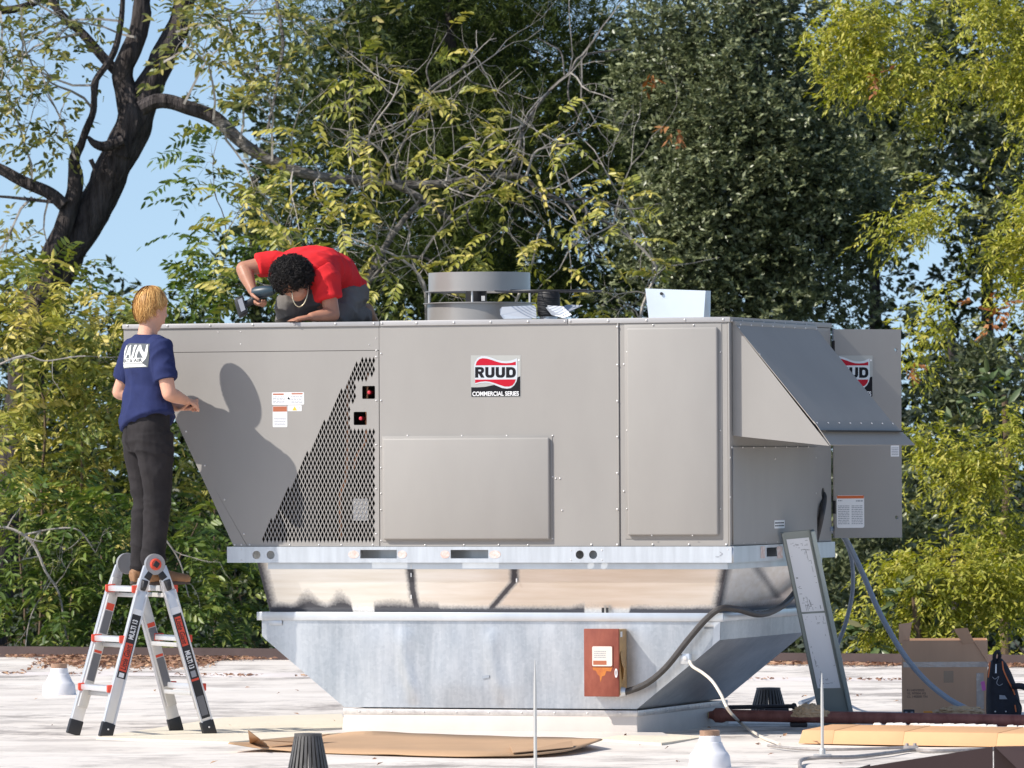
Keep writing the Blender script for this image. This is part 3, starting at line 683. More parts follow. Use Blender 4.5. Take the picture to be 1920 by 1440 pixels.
# ================================================================ DISCONNECT SWITCH AND CONDUITS
RUSTBOX = mat('faded_red_paint', (.155, .034, .025), .65, 0, 0, 7, .2, 30, .3, col2=(.32, .095, .06), stretch=(1, 1, .5), detail=6)
TAN = mat('tan_switch_side', (.50, .31, .13), .5, 0, .15, 14)
sw = thing('disconnect_switch', 'rusty red electrical disconnect box fixed to the galvanized hopper', 'switch box', U(0, 0, 0), -YAW)
bX = -.075
p = P3(1095, 1306, bX); q = P3(1160, 1179, bX)
mb = MB(); mb.box(p.x+.004, q.x-.004, bX+.018, bF-.008, p.z+.006, q.z-.004); mb.build('box', TAN, sw, bevel=.004)
mb = MB(); mb.box(p.x, q.x, bX, bX+.0175, p.z, q.z); dr = mb.build('door', RUSTBOX, sw, bevel=.004)
pa = P3(1111, 1249, bX); pb = P3(1148, 1212, bX)
mb = MB(); mb.box(pa.x-.005, pb.x+.005, bX-.004, bX-.0005, pa.z-.005, pb.z+.005); mb.build('label_frame', RUSTBOX, dr, bevel=.001)
lo = label_sheet(dr, pa.x, pb.x, pa.z, pb.z, lambda w: FRONT(bX-.005-w), [(.05, .72, .72, .93, ORL)], [(.1, .7, .2, .6, 4)], 'switch_label', m=mat('faded_label', (.74, .66, .58), .5))
STAIN = mat('rust_streak', (.62, .22, .03), .7, 0, 0, 20, col2=(.42, .10, .03), detail=5)
u0, u1, zt_ = pa.x-.002, pb.x+.002, pa.z-.006
st = [(u0, zt_), (u0+.008, zt_-.018), (u0+.022, zt_-.02), (u0+.034, zt_-.042), (u0+.046, zt_-.052), (u0+.052, zt_-.09), (u0+.060, zt_-.055), (u0+.078, zt_-.048), (u0+.088, zt_-.022), (u1-.012, zt_-.026), (u1, zt_)]
plate('rust_streak', st[::-1], [], .0005, STAIN, dr, FRONT(bX-.0006))
mb = MB(); c = P3(1163, 1230, .0); mb.prism([(q.x-.003, -.02, q.z-.13), (q.x+.004, -.055, q.z-.15), (q.x+.014, -.06, q.z-.21), (q.x+.016, -.03, q.z-.24), (q.x+.004, -.01, q.z-.30), (q.x-.003, -.01, q.z-.33)], (0, .028, 0)); mb.build('switch_lever', TAN, sw, bevel=.004)
c = P3(1156.5, 1262, bX); mb = MB()
mb.tube([(c.x+.006*math.cos(t), bX-.012, c.z+.024*math.sin(t)) for t in [k*math.pi/8 for k in range(17)]], .0035, 6, caps=False); mb.build('lock_ring', WHITE, sw, True)
mb = MB(); c = P3(1158, 1190, bX+.05); mb.box(q.x-.0035, q.x-.0015, bX+.04, bX+.075, q.z-.05, q.z-.018); mb.build('side_label', WHITE, sw)
def at_u(px, py, a_, b_):
    Y = ORI.y-a_*math.sin(YAW)+b_*math.cos(YAW); return at(px, py, Y)
CONDM = mat('black_flex_conduit', (.045, .04, .038), .5, 0, .25, 30)
co = MB()
path = [at_u(1160, 1297, -.6, .02), at_u(1180, 1295, -.55, .02), at_u(1215, 1280, -.5, .0), at_u(1250, 1250, -.35, .02), at_u(1290, 1200, -.2, .04), at_u(1325, 1160, -.1, .05),
        at_u(1352, 1141, -.02, .06), at_u(1385, 1143, .07, .2), at_u(1425, 1152, .10, .5), at_u(1462, 1139, .10, 1.1), at_u(1490, 1112, .09, 1.55), at_u(1512, 1070, .08, 1.75), at_u(1530, 1010, .07, 1.85), at_u(1541, 962, .08, 1.85), at_u(1545, 935, .05, 1.97), at_u(1542, 925, -.01, 1.99)]
sp_ = smooth_path(path, 10); co.tube(sp_, .0195, 10)
con = co.build('flexible_conduit', CONDM, None, True); tag(con, 'thick black flexible conduit curving from the red switch box up to the unit side', 'conduit')
mb = MB(); e0 = at_u(1162, 1297, -.6, .02); mb.lathe(e0-EX*.02, [(.0, 0), (.032, 0), (.032, .022), (.026, .05), (.022, .06)], 14, axis=EX); mb.build('conduit_fitting', GALV, con, True)
# small junction plate with cream cable
jb = thing('junction_box', 'small galvanized junction box on the hopper where the cream cable starts', 'junction box', at_u(1287, 1235, -.25, .06))
c = toU(jb.location); RJ = Matrix.Rotation(-YAW, 4, 'Z')
mb = MB(); mb.box(-.028, .028, -.03, .02, -.03, .03); o = mb.build('box', GALV, jb, bevel=.003); o.rotation_euler = (0, 0, -YAW)
mb = MB(); mb.lathe((0, -.031, .004), [(.0, .006), (.013, .005), (.014, 0)], 12, axis=(0, -1, 0)); o2 = mb.build('knockout', SCREW, jb, True); o2.rotation_euler = (0, 0, -YAW)
CREAM = mat('cream_cable', (.68, .61, .52), .5, 0, .06, 10)
cm = MB(); pts = [at_u(1293, 1240, -.22, .02), at_u(1299, 1250, -.2, -.02), at_u(1318, 1262, -.16, -.05), at_u(1336, 1278, -.1, -.1), at_u(1352, 1303, -.02, -.16), at_u(1365, 1330, .03, -.25)]
pts += [ground(1385, 1352, .03), ground(1405, 1368, .016), ground(1430, 1383, .012), ground(1452, 1391, .012), ground(1462, 1396, .012)]
cm.tube(smooth_path(pts, 8), .0095, 8); o = cm.build('cable', CREAM, None, True); tag(o, 'cream cable drooping from the hopper down onto the roof', 'cable')
# grey conduit whips behind, from the open door
gw = MB(); Yd = 42.0
pts = [at(1553, 992, 41.95), at(1570, 995, 42.1), at(1588, 1015, 42.2), at(1615, 1070, 42.2), at(1650, 1150, 42.1), at(1690, 1220, 42.0), at(1730, 1270, 41.95), at(1775, 1308, 41.95), at(1820, 1332, 41.95), ground(1870, 1352, .02), ground(1935, 1356, .02), ground(2010, 1352, .02)]
gw.tube(smooth_path(pts, 10), .017, 10); o = gw.build('grey_conduit', CABLEG, None, True); tag(o, 'grey plastic conduit sweeping from the open door down past the cardboard box', 'conduit')
gw = MB(); pts = [at(1556, 996, 42.25), at(1575, 1000, 42.35), at(1592, 1030, 42.5), at(1599, 1070, 42.6), at(1597, 1120, 42.7), at(1585, 1170, 42.8), at(1572, 1205, 42.9), at(1555, 1250, 43.0), ground(1540, 1300, .02), ground(1500, 1318, .02)]
gw.tube(smooth_path(pts, 10), .0135, 10); o = gw.build('grey_conduit', CABLEG, None, True); tag(o, 'thinner grey conduit looping down behind the leaning metal strip', 'conduit')
# ---- leaning cover strip with wiring diagrams
GREENG = mat('grey_green_paint', (.27, .30, .285), .4, .1, .05, 3)
TL, TR_, BR, BL = at(1464, 999, 40.84), at(1526, 993, 40.92), at(1604, 1362, 41.75), at(1540, 1362, 41.68)
gl = ground(1540, 1350).z
up = ((TL+TR_)/2-(BL+BR)/2).normalized(); rt = (TR_-TL).normalized(); nn = rt.cross(up).normalized()*1.0
if nn.y > 0: nn = -nn
strip = thing('cover_strip', 'long grey metal cover strip with two wiring diagrams leaning against the unit', 'metal panel', (BL+BR)/2)
orig = (BL+BR)/2
mb = MB(); loc_ = lambda p: p-orig
mb.prism([loc_(TL), loc_(TR_), loc_(BR), loc_(BL)], -nn*.004); mb.build('face_sheet', GREENG, strip)
mb = MB(); e = (TR_-TL)*.10
mb.prism([loc_(TR_-(TR_-TL)*.13), loc_(TR_+e*.0), loc_(BR), loc_(BR-(BR-BL)*.13)], nn*.020); mb.build('folded_edge', mat('strip_edge', (.34, .40, .40), .35, .2), strip, bevel=.003)
mb = MB(); mb.prism([loc_(TL), loc_(TL+(TR_-TL)*.07), loc_(BL+(BR-BL)*.07), loc_(BL)], nn*.012); mb.build('folded_edge', GREENG, strip, bevel=.002)
DIAG = mat('diagram_paper', (.78, .80, .84), .5)
def on_strip(s, t): return (TL.lerp(TR_, s)).lerp(BL.lerp(BR, s), t)
for t0_, t1_, nm in ((.035, .405, 0), (.415, .80, 1)):
    s0_, s1_ = .12, .80
    q = [on_strip(s0_, t0_), on_strip(s1_, t0_), on_strip(s1_, t1_), on_strip(s0_, t1_)]
    mb = MB(); mb.prism([loc_(x+nn*.0012) for x in q], nn*.0006); dg = mb.build('wiring_diagram', DIAG, strip)
    mb = MB(); r_ = random.Random(5+nm)
    for _ in range(150):
        s = s0_+.04+r_.random()*(s1_-s0_-.12); t = t0_+.012+r_.random()*(t1_-t0_-.03); horizontal = r_.random() < .5
        ds, dt = ((r_.uniform(.03, .12), .0022) if horizontal else (.012, r_.uniform(.006, .035)))
        if nm == 1 and r_.random() < .4: continue
        q = [on_strip(s, t), on_strip(min(s+ds, s1_-.02), t), on_strip(min(s+ds, s1_-.02), min(t+dt, t1_-.005)), on_strip(s, min(t+dt, t1_-.005))]
        mb.add([loc_(x+nn*.0022) for x in q], [(0, 1, 2, 3)])
    stuff(mb.build('printed_lines', GREYINK, dg))
# ================================================================ LOOSE THINGS ON THE ROOF
VENTM = mat('white_vent_boot', (.74, .73, .74), .55, 0, .05, 6, .15, 20)
PIPEO = mat('old_pipe', (.33, .20, .13), .7, 0, .3, 14)
def vent(px, py, H_, R_, label, capz, ragged):
    g = ground(px, py); t = thing('vent_pipe_boot', label, 'roof vent', g, 0, 'roof vent boots')
    mb = MB(); prof = [(R_*1.02, -.01), (R_, .02), (R_*.97, H_*.30), (R_*.90, H_*.36), (R_*.86, H_*.40), (R_*.80, H_*.42), (R_*.62, H_*.62), (R_*.60, H_*.66), (R_*.55, H_*.68), (R_*.50, H_*.84), (R_*.46, H_*.86), (R_*.42, H_*.86)]
    mb.lathe((0, 0, 0), prof, 28); o = mb.build('boot', VENTM, t, True)
    for v_ in o.data.vertices: v_.co.x += .006*noise.noise(v_.co*9); v_.co.y += .006*noise.noise(v_.co*9+Vector((5, 0, 0)))
    mb = MB(); mb.lathe((0, 0, 0), [(R_*.47, H_*.80), (R_*.48, H_), (R_*.40, H_+.002), (R_*.38, H_*.7)], 20); mb.build('pipe_collar', PIPEO, t, True)
vent(111, 1302, .215, .118, 'white conical vent boot with a brown collar left of the ladder', 0, 0)
vent(1331, 1437, .19, .112, 'white stepped vent boot with a rusty collar in the foreground', 0, 0)
DRAINM = mat('cast_drain', (.10, .095, .09), .55, .2, .25, 20)
def drain(px, py, R0, R1, H_, label, n, basez=.0):
    g = ground(px, py); t = thing('drain_strainer', label, 'roof drain', g, 0, 'roof drain strainers')
    mb = MB(); mb.lathe((0, 0, 0), [(R0*1.25, .0), (R0*1.22, .018), (R0*.98, .022), (R0*.96, 0)], 28); mb.build('base_ring', DRAINM, t, True)
    mb = MB(); mb.lathe((0, 0, 0), [(R1*1.03, H_-.012), (R1*1.03, H_), (R1*.2, H_+.003), (.001, H_+.003)], 28); mb.build('top_cap', DRAINM, t, True)
    for k in range(n):
        a = 2*math.pi*k/n; c, s_ = math.cos(a), math.sin(a); mb = MB(); w_ = .0065
        p0 = Vector((c*R0, s_*R0, .015)); p1 = Vector((c*R1, s_*R1, H_-.004)); td = Vector((-s_, c, 0))*w_; ou = Vector((c, s_, 0))*.014
        mb.hexa([p0-td-ou, p0+td-ou, p0+td, p0-td, p1-td-ou, p1+td-ou, p1+td, p1-td]); mb.build('rib', DRAINM, t)
drain(578, 1470, .115, .068, .255, 'dark ribbed drain strainer in the foreground in front of the flat cardboard', 26)
drain(1441, 1338, .115, .075, .165, 'black ribbed drain strainer behind the hopper beside the leaning strip', 26)
# pipe stand by the far drain
BLK = mat('black_iron', (.035, .03, .03), .6, .2, .2, 10)
g = ground(1440, 1340); t = thing('pipe_support', 'black pipe support with a rod lying in front of the far drain', 'pipe support', g)
gl = lambda px, py, z=0: ground(px, py, z)-g
mb = MB(); mb.tube([Vector((-.42, -.25, .055)), Vector((.16, -.25, .062))], .014, 8); mb.build('rod', BLK, t, True)
mb = MB(); mb.lathe((.155, -.25, .062), [(.0, -.02), (.018, -.012), (.022, 0), (.018, .012), (0, .02)], 12, axis=(1, 0, 0)); mb.build('rod_knob', BLK, t, True)
mb = MB(); mb.box(-.03, .12, -.32, -.20, 0, .05); mb.build('block', BLK, t, bevel=.004)
# ---- gas pipe with valve
PIPER = mat('red_brown_pipe', (.20, .065, .05), .6, .1, 0, 9, .3, 40, .4, col2=(.33, .13, .10), stretch=(2, 1, 1), detail=7)
YELV = mat('yellow_handle', (.75, .52, .06), .4)
BRASS = mat('brass_valve', (.55, .45, .25), .35, .5, .1, 20)
zp = .095
pA = ground(1345, 1343+14, zp)if False else at(1345, 1341, 41.55); pB = at(1960, 1352, 41.15)
gp = thing('gas_pipe', 'thick red brown gas pipe with a yellow handled valve at its end', 'pipe', (pA.x, pA.y, 0))
q = lambda p: p-Vector((pA.x, pA.y, 0)); ax = (pB-pA).normalized()
mb = MB(); mb.tube([q(pA), q(pA+ax*.3), q(pB)], .036, 18); mb.build('pipe_run', PIPER, gp, True)
mb = MB(); mb.lathe(q(pA), [(.0, -.05), (.022, -.05), (.026, -.03), (.044, -.012), (.046, .03), (.040, .05), (.037, .052)], 18, axis=ax); mb.build('reducer', PIPER, gp, True)
mb = MB(); mb.lathe(q(pA-ax*.17), [(0, 0), (.016, 0), (.016, .02), (.020, .02), (.020, .04), (.014, .04), (.014, .115), (.020, .115), (.020, .13)], 14, axis=ax); mb.build('valve_body', BRASS, gp, True)
mb = MB(); mb.lathe(q(pA-ax*.225), [(0, 0), (.017, .0), (.019, .02), (.017, .045), (.012, .055), (.012, .06)], 12, axis=ax); mb.build('end_plug', PIPER, gp, True)
mb = MB(); c = q(pA-ax*.105); mb.box(c.x-.035, c.x+.03, c.y-.012, c.y+.012, c.z+.024, c.z+.042); mb.box(c.x-.008, c.x+.008, c.y-.008, c.y+.008, c.z+.01, c.z+.025); mb.build('valve_handle', YELV, gp, bevel=.004)
for px in (1500, 1850):
    c = at(px, 1345, 41.4); mb = MB(); c = q(pA+ax*((px-1345)/310)); mb.box(c.x-.05, c.x+.05, c.y-.08, c.y+.08, 0, max(.02, c.z-.036)); mb.build('pipe_block', BLK, gp, bevel=.004)
# ---- crumpled paper, long carton, flat cardboard
KRAFT = mat('kraft_paper', (.47, .33, .20), .8, 0, .08, 10)
def crumple(name, c, sx, sy, sz, label, seed, cat):
    bm = bmesh.new(); bmesh.ops.create_icosphere(bm, subdivisions=4, radius=1)
    for v_ in bm.verts:
        p = v_.co.copy(); d_ = 1+.55*(abs(noise.noise(p*2.3+Vector((seed, 0, 0))))-.2)+.25*(abs(noise.noise(p*5+Vector((0, seed, 0))))-.15)
        ridge = math.sin(p.x*9+p.y*3+seed)*.06
        v_.co = Vector((p.x*sx*d_, p.y*sy*d_, max(-.02, p.z*sz*(d_+ridge))))
    me = bpy.data.meshes.new(name); bm.to_mesh(me); bm.free(); o = link(name, me, KRAFT, None, False, c); tag(o, label, cat); return o
crumple('crumpled_paper', at(1519, 1338, 40.92), .10, .07, .055, 'crumpled tan packing paper lying over the gas pipe near the carton end', 3, 'paper')
crumple('crumpled_paper', at(1800, 1334, 41.6), .14, .08, .03, 'flattened crumple of tan paper in front of the cardboard box', 8, 'paper')
ORC = mat('orange_carton', (.60, .345, .17), .75, 0, .06, 3, .05, 30)
cL = ground(1497, 1394); cR = ground(1960, 1402); ax = (cR-cL); ln = ax.length; ax.normalize(); az = math.atan2(ax.y, ax.x)
lc = thing('long_carton', 'long low orange brown carton lying beside the gas pipe', 'carton', cL, az)
x = 0
for k, w_ in enumerate((.215, .44, .58, ln-1.235)):
    mb = MB(); sag = .0015*k; mb.hexa([(x, 0, 0), (x+w_-.0006, 0, 0), (x+w_-.0006, .40, 0), (x, .40, 0), (x+(.012 if k == 0 else 0), .03, .075), (x+w_-.0006, .03, .077), (x+w_-.0006, .38, .098), (x+(.03 if k == 0 else 0), .38, .096)])
    mb.build('carton_section', ORC, lc, bevel=.0012); x += w_
FOAM = mat('torn_foam', (.78, .74, .68), .9, 0, .1, 20)
mb = MB()
for k in range(70):
    xx = .3+(ln-.35)*random.random(); s_ = random.uniform(.008, .02); mb.hexa([(xx-s_*2, .385, .088), (xx+s_*2, .385, .088), (xx+s_*2, .40, .088), (xx-s_*2, .40, .088), (xx-s_, .386, .10+s_*.5), (xx+s_, .386, .10+s_*.4), (xx+s_, .398, .10+s_*.6), (xx-s_, .398, .10+s_*.3)])
stuff(mb.build('torn_edge', FOAM, lc))
# flat cardboard with a raised flap
fc = thing('flat_cardboard', 'large sheet of flattened tan cardboard lying on the roof in front of the curb', 'cardboard', ground(780, 1400))
FC0 = fc.location.copy(); gg = lambda px, py, z=0: ground(px, py, z)-FC0
ol = [(428, 1393, .035), (480, 1402, .012), (560, 1409, .01), (700, 1413, .012), (850, 1417, .012), (960, 1416, .012), (1060, 1408, .012), (1128, 1385, .035), (1050, 1381, .012), (900, 1380, .012), (780, 1375, .012), (690, 1370, .012), (640, 1376, .03), (600, 1384, .05)]
CARDT = mat('cardboard_tan', (.46, .29, .165), .85, 0, .06, 2.5, .04, 50)
nb = 40
def edge_pts(lst, n):
    return smooth_path([gg(x, y, z) for x, y, z in lst], n)
lo_ = edge_pts([(428, 1393, .05), (500, 1403, .02), (600, 1409.5, .012), (720, 1413.5, .012), (850, 1417, .012), (960, 1415.5, .015), (1060, 1407, .025), (1130, 1386, .05)], 6)
hi_ = edge_pts([(430, 1392, .05), (520, 1389, .03), (620, 1377, .02), (690, 1371, .015), (790, 1375, .014), (900, 1379.5, .014), (1040, 1381.5, .02), (1126, 1385, .05)], 6)
v = []; f = []
for i, (a_, b_) in enumerate(zip(lo_, hi_)):
    for k in range(5):
        p = a_.lerp(b_, k/4); p.z += .006*noise.noise((p.x*4, p.y*2, 0)); v.append(p)
for i in range(len(lo_)-1):
    for k in range(4): q_ = i*5+k; f.append((q_, q_+5, q_+6, q_+1))
o = pyobj('sheet', v, f, CARDT, fc, True); o.data.set_sharp_from_angle(angle=rad(30)); sm = o.modifiers.new('thick', 'SOLIDIFY'); sm.thickness = .006
def flap(pts, name='flap'):
    mb = MB(); P_ = [gg(*p) for p in pts]; n_ = (P_[1]-P_[0]).cross(P_[2]-P_[0]).normalized(); mb.prism(P_, n_*.005); return mb.build(name, CARDT, fc)
flap([(470, 1398, .02), (510, 1402, .02), (487, 1385, .07), (466, 1369, .13)])
flap([(487, 1389, .06), (560, 1393, .035), (618, 1377, .06), (560, 1383, .05)])
flap([(962, 1413, .02), (1075, 1402, .03), (1072, 1390, .055), (955, 1397, .03)])
# textured walkway mat
MATM = mat('walk_pad', (.74, .66, .52), .7, 0, .05, 3, .6, 60)
def pad(pts, label):
    mb = MB(); mb.prism([ground(x, y, .008) for x, y in pts], (0, 0, -.03)); o = mb.build('walkway_pad', MATM); tag(o, label, 'roof pad', 'roof walkway pads'); return o
pad([(180, 1382), (430, 1391), (660, 1372), (640, 1338), (420, 1345)], 'cream textured walkway pad under the ladder feet')
pad([(1120, 1385), (1240, 1393), (1330, 1380), (1250, 1376), (1160, 1378)], 'cream textured walkway pad right of the flat cardboard')
# lightning rods
RODM = mat('aluminium_rod', (.60, .58, .54), .4, .5)
def rod(px, y0, y1, label, base):
    g = ground(px, y1) if base else at(px, 1470, 36.0)
    if not base: g = ground(px, 1470)
    top = at(px+(-1), y0, g.y); t = thing('lightning_rod', label, 'lightning rod', g, 0, 'lightning rods'); h = top.z
    mb = MB(); mb.tube([Vector((0, 0, .0)), Vector((0, 0, h*.6)), Vector((top.x-g.x, 0, h*.8)), Vector((top.x-g.x, 0, h))], [.0085, .0085, .0075, .002], 8); mb.build('rod', RODM, t, True)
    mb = MB(); mb.box(-.05, .05, -.02, .02, 0, .018); mb.lathe((0, 0, .0), [(.018, 0), (.018, .04), (.012, .05), (.009, .05)], 10); mb.build('base_clamp', RODM, t, bevel=.002); return t
rod(1004, 1238, 1440, 'thin grey lightning rod rising in front of the curb', False)
rod(1542, 1262, 1420, 'pale lightning rod with clamped cables in front of the orange carton', True)
CAB = mat('braided_cable', (.36, .33, .31), .6, .3, .2, 30)
mb = MB(); mb.tube(smooth_path([ground(1500, 1440, .01), ground(1503, 1425, .012), ground(1540, 1420, .02), ground(1600, 1419, .012), ground(1665, 1412, .012), ground(1712, 1406, .012), ground(1760, 1408, .01), ground(1930, 1402, .01)], 8), .011, 8)
tag(mb.build('ground_cable', CAB, None, True), 'grey braided lightning cable lying across the roof at the rod foot', 'cable')
mb = MB(); mb.tube(smooth_path([ground(1440, 1398, .01), ground(1500, 1404, .01), ground(1580, 1405, .01), ground(1720, 1401, .01)], 8), .008, 8)
tag(mb.build('ground_cable', CAB, None, True), 'second thin grey cable running along the orange carton', 'cable')
g = ground(1708, 1408); t = thing('cable_clamp', 'small grey cable clamp on the braided cable', 'clamp', g)
mb = MB(); mb.box(-.04, .04, -.03, .03, .0, .03); mb.build('clamp_plate', CAB, t, bevel=.004)
for dx in (-.022, .022):
    mb = MB(); mb.lathe((dx, 0, .03), [(.010, 0), (.010, .012), (0, .014)], 8); mb.build('bolt', CAB, t, True)
# ---- cardboard box
bx = thing('cardboard_box', 'tall open brown cardboard box with raised flaps and clear tape', 'cardboard box', ground(1772, 1341))
O = bx.location.copy(); kx = 1/ppm(O.y); hw = 80.5*kx; hh = 140*kx
bw_ = .36; CB = mat('brown_cardboard', (.62, .375, .235), .85, 0, .06, 2, .04, 60, stretch=(3, 1, .4))
def wall_(name, pts, ext): mb = MB(); mb.prism([Vector(p) for p in pts], ext); return mb.build(name, CB, bx)
th = .006; sk = .10
wall_('box_wall', [(-hw, 0, 0), (hw, 0, 0), (hw, 0, hh), (-hw, 0, hh)], (0, th, 0))
wall_('box_wall', [(-hw+.02, bw_, 0), (hw+.02, bw_, 0), (hw+.02, bw_, hh+.005), (-hw+.02, bw_, hh+.005)], (0, th, 0))
wall_('box_wall', [(-hw, th+.001, 0), (-hw+.02, bw_-.001, 0), (-hw+.02, bw_-.001, hh), (-hw, th+.001, hh)], (th, 0, 0))
wall_('box_wall', [(hw-th, th+.001, 0), (hw+.02-th, bw_-.001, 0), (hw+.02-th, bw_-.001, hh), (hw-th, th+.001, hh)], (th, 0, 0))
wall_('box_floor', [(-hw+.01, .01, .002), (hw-.01, .01, .002), (hw, bw_-.01, .002), (-hw+.02, bw_-.01, .002)], (0, 0, th))
b2 = lambda px, py, y=0: Vector(((px-1772)*kx, y, (1341-py)*kx))
wall_('box_flap', [b2(1686, 1206, -.01), b2(1706, 1205, .03), b2(1712, 1167, .06), b2(1686, 1170, -.02)], (0, .005, 0))
wall_('box_flap', [b2(1806, 1208, -.004), b2(1828, 1205, -.004), b2(1814, 1177, -.05), b2(1788, 1179, -.05)], (0, .005, 0))
wall_('box_flap', [b2(1828, 1205, -.008), b2(1853, 1243, -.008), b2(1850, 1205, .05), b2(1834, 1203, .05)], (0, .004, 0))
TAPE = mat('clear_tape', (.55, .46, .40), .12, 0, .1, 30, .4, 25, .8)
def bplate(x0, x1, y0, y1, m, name, lift=.0015):
    mb = MB(); p_ = b2(x0, y1); q_ = b2(x1, y0); mb.box(p_.x, q_.x, -lift, -.0003, p_.z, q_.z); return mb.build(name, m, bx)
bplate(1694, 1853, 1241, 1251, TAPE, 'tape_strip'); bplate(1831, 1845, 1262, 1330, TAPE, 'tape_strip', .0022)
bplate(1770, 1788, 1258, 1280, mat('tape_patch', (.38, .25, .16), .3), 'tape_patch', .0012)
PINK = mat('pink_tag', (.72, .16, .48), .5)
mb = MB(); mb.prism([b2(1839, 1279, -.002), b2(1846, 1277, -.002), b2(1849, 1294, -.002), b2(1842, 1296, -.002)], (0, -.0006, 0)); mb.build('pink_tag', PINK, bx)
INK = mat('box_ink', (.10, .07, .06), .7)
for k, (s_, y_) in enumerate((('R1145V2020', 1296), ('VL 97004 A5', 1302), ('CL 14SEER TN', 1308))):
    p_ = b2(1701, y_); text('stencil_lettering', s_, INK, bx, Matrix(((1, 0, 0, 0), (0, 0, -1, -.0008), (0, 1, 0, 0), (0, 0, 0, 1))), .02, extrude=.0003, box=(p_.x, p_.x+(32+3*k)*kx, p_.z, p_.z+4.2*kx))
# small tools by the box
tb = at(1702, 1336, 42.3); tz = Vector((tb.x, tb.y, 0))
t = thing('drill_case', 'small black tool case at the foot of the cardboard box', 'case', ground(1704, 1349)); hz = .07
mb = MB(); mb.box(-.035, .035, -.03, .03, 0, .062); mb.build('case_body', RUBBER, t, bevel=.006)
for dx in (-.018, .018):
    mb = MB(); mb.box(dx-.008, dx+.008, -.034, -.0305, .03, .05); mb.build('latch', GREYINK, t, bevel=.001)
t = thing('orange_tool', 'small orange hand tool on the roof before the box', 'tool', ground(1740, 1348))
mb = MB(); mb.box(-.03, .03, -.012, .012, .03, .05); mb.build('grip', mat('orange_plastic', (.75, .28, .03), .45), t, bevel=.005)
mb = MB(); mb.box(-.012, .012, -.010, .010, .0, .029); mb.build('jaw', RUBBER, t, bevel=.003)
# ---- backpack
BPM = mat('backpack_fabric', (.014, .015, .024), .75, 0, .3, 20, .2, 60); BPO = mat('orange_piping', (.70, .17, .04), .5)
bp = thing('backpack', 'black tool backpack with orange piping standing beside the cardboard box', 'backpack', ground(1889, 1347))
O2 = bp.location; k2 = 1/ppm(O2.y); B3 = lambda px, py, y=0: Vector(((px-1889)*k2, y, (1347-py)*k2))
sec = [(1853, 1915, 1347), (1852, 1917, 1335), (1852, 1914, 1310), (1853, 1908, 1285), (1855, 1899, 1262), (1858, 1890, 1245), (1866, 1882, 1236)]
v = []; f = []; n_ = 20
for j, (x0, x1, y_) in enumerate(sec):
    cx = ((x0+x1)/2-1889)*k2; rx = (x1-x0)/2*k2; ry = .12*(1-.5*(j/6)**2); z_ = (1347-y_)*k2
    for k in range(n_):
        a = 2*math.pi*k/n_; ca, sa = math.cos(a), math.sin(a); e_ = .55
        v.append((cx+rx*math.copysign(abs(ca)**e_, ca), .12+ry*math.copysign(abs(sa)**e_, sa), z_))
for j in range(len(sec)-1):
    for k in range(n_): f.append((j*n_+k, j*n_+(k+1) % n_, (j+1)*n_+(k+1) % n_, (j+1)*n_+k))
f += [tuple(range(n_-1, -1, -1)), tuple(range((len(sec)-1)*n_, len(sec)*n_))]
pyobj('pack_body', v, f, BPM, bp, True)
mb = MB(); mb.tube(smooth_path([B3(1866, 1240, .05), B3(1866, 1228, .02), B3(1871, 1222, .02), B3(1876, 1228, .03), B3(1874, 1240, .05)], 6), .012, 8); mb.build('carry_handle', BPM, bp, True)
mb = MB(); mb.tube(smooth_path([B3(1857, 1241, .0), B3(1855, 1256, -.01), B3(1853, 1270, -.01)], 6), .0042, 6); mb.build('piping', BPO, bp, True)
mb = MB(); mb.tube(smooth_path([B3(1880, 1240, .0), B3(1882, 1256, -.008), B3(1890, 1275, -.008), B3(1899, 1292, -.006), B3(1903, 1303, .0)], 6), .0042, 6); mb.build('piping', BPO, bp, True)
mb = MB(); mb.tube(smooth_path([B3(1903, 1322, -.002), B3(1905, 1335, -.002)], 4), .0045, 6); mb.build('piping', BPO, bp, True)
mb = MB(); mb.tube(smooth_path([B3(1898, 1288, .02), B3(1910, 1286, -.05), B3(1922, 1290, -.10), B3(1935, 1310, -.10), B3(1940, 1340, -.08)], 6), [.02]*25, 8); mb.build('shoulder_strap', BPM, bp, True)
mb = MB(); mb.tube(smooth_path([B3(1906, 1283, -.03), B3(1918, 1288, -.075), B3(1930, 1302, -.12)], 6), .006, 6); mb.build('piping', BPO, bp, True)
mb = MB(); mb.tube(smooth_path([B3(1906, 1310, .0), B3(1914, 1325, -.02), B3(1912, 1340, -.03), B3(1906, 1346, -.02)], 6), .006, 6); mb.build('webbing_strap', BPM, bp, True)
mb = MB(); mb.prism([B3(1866, 1262, -.012), B3(1869, 1262, -.012), B3(1869, 1245, -.008), B3(1867, 1245, -.008)], (0, -.001, 0)); mb.build('badge', WHITE, bp)
mb = MB(); mb.prism([B3(1874, 1311, -.006), B3(1889, 1311, -.006), B3(1884, 1304, -.006), B3(1874, 1303, -.006)], (0, -.001, 0)); mb.build('badge', GREYINK, bp)
mb = MB(); mb.tube(smooth_path([B3(1861, 1269, -.012), B3(1866, 1273, -.014), B3(1873, 1268, -.014), B3(1869, 1280, -.014), B3(1874, 1285, -.014), B3(1880, 1282, -.012)], 5), .002, 5); mb.build('embroidery', GREYINK, bp)
for px in (1866, 1886):
    mb = MB(); mb.lathe(B3(px, 1334, -.006), [(.005, 0), (.004, .003), (0, .004)], 8, axis=(0, -1, 0)); mb.build('rivet', SCREW, bp, True)
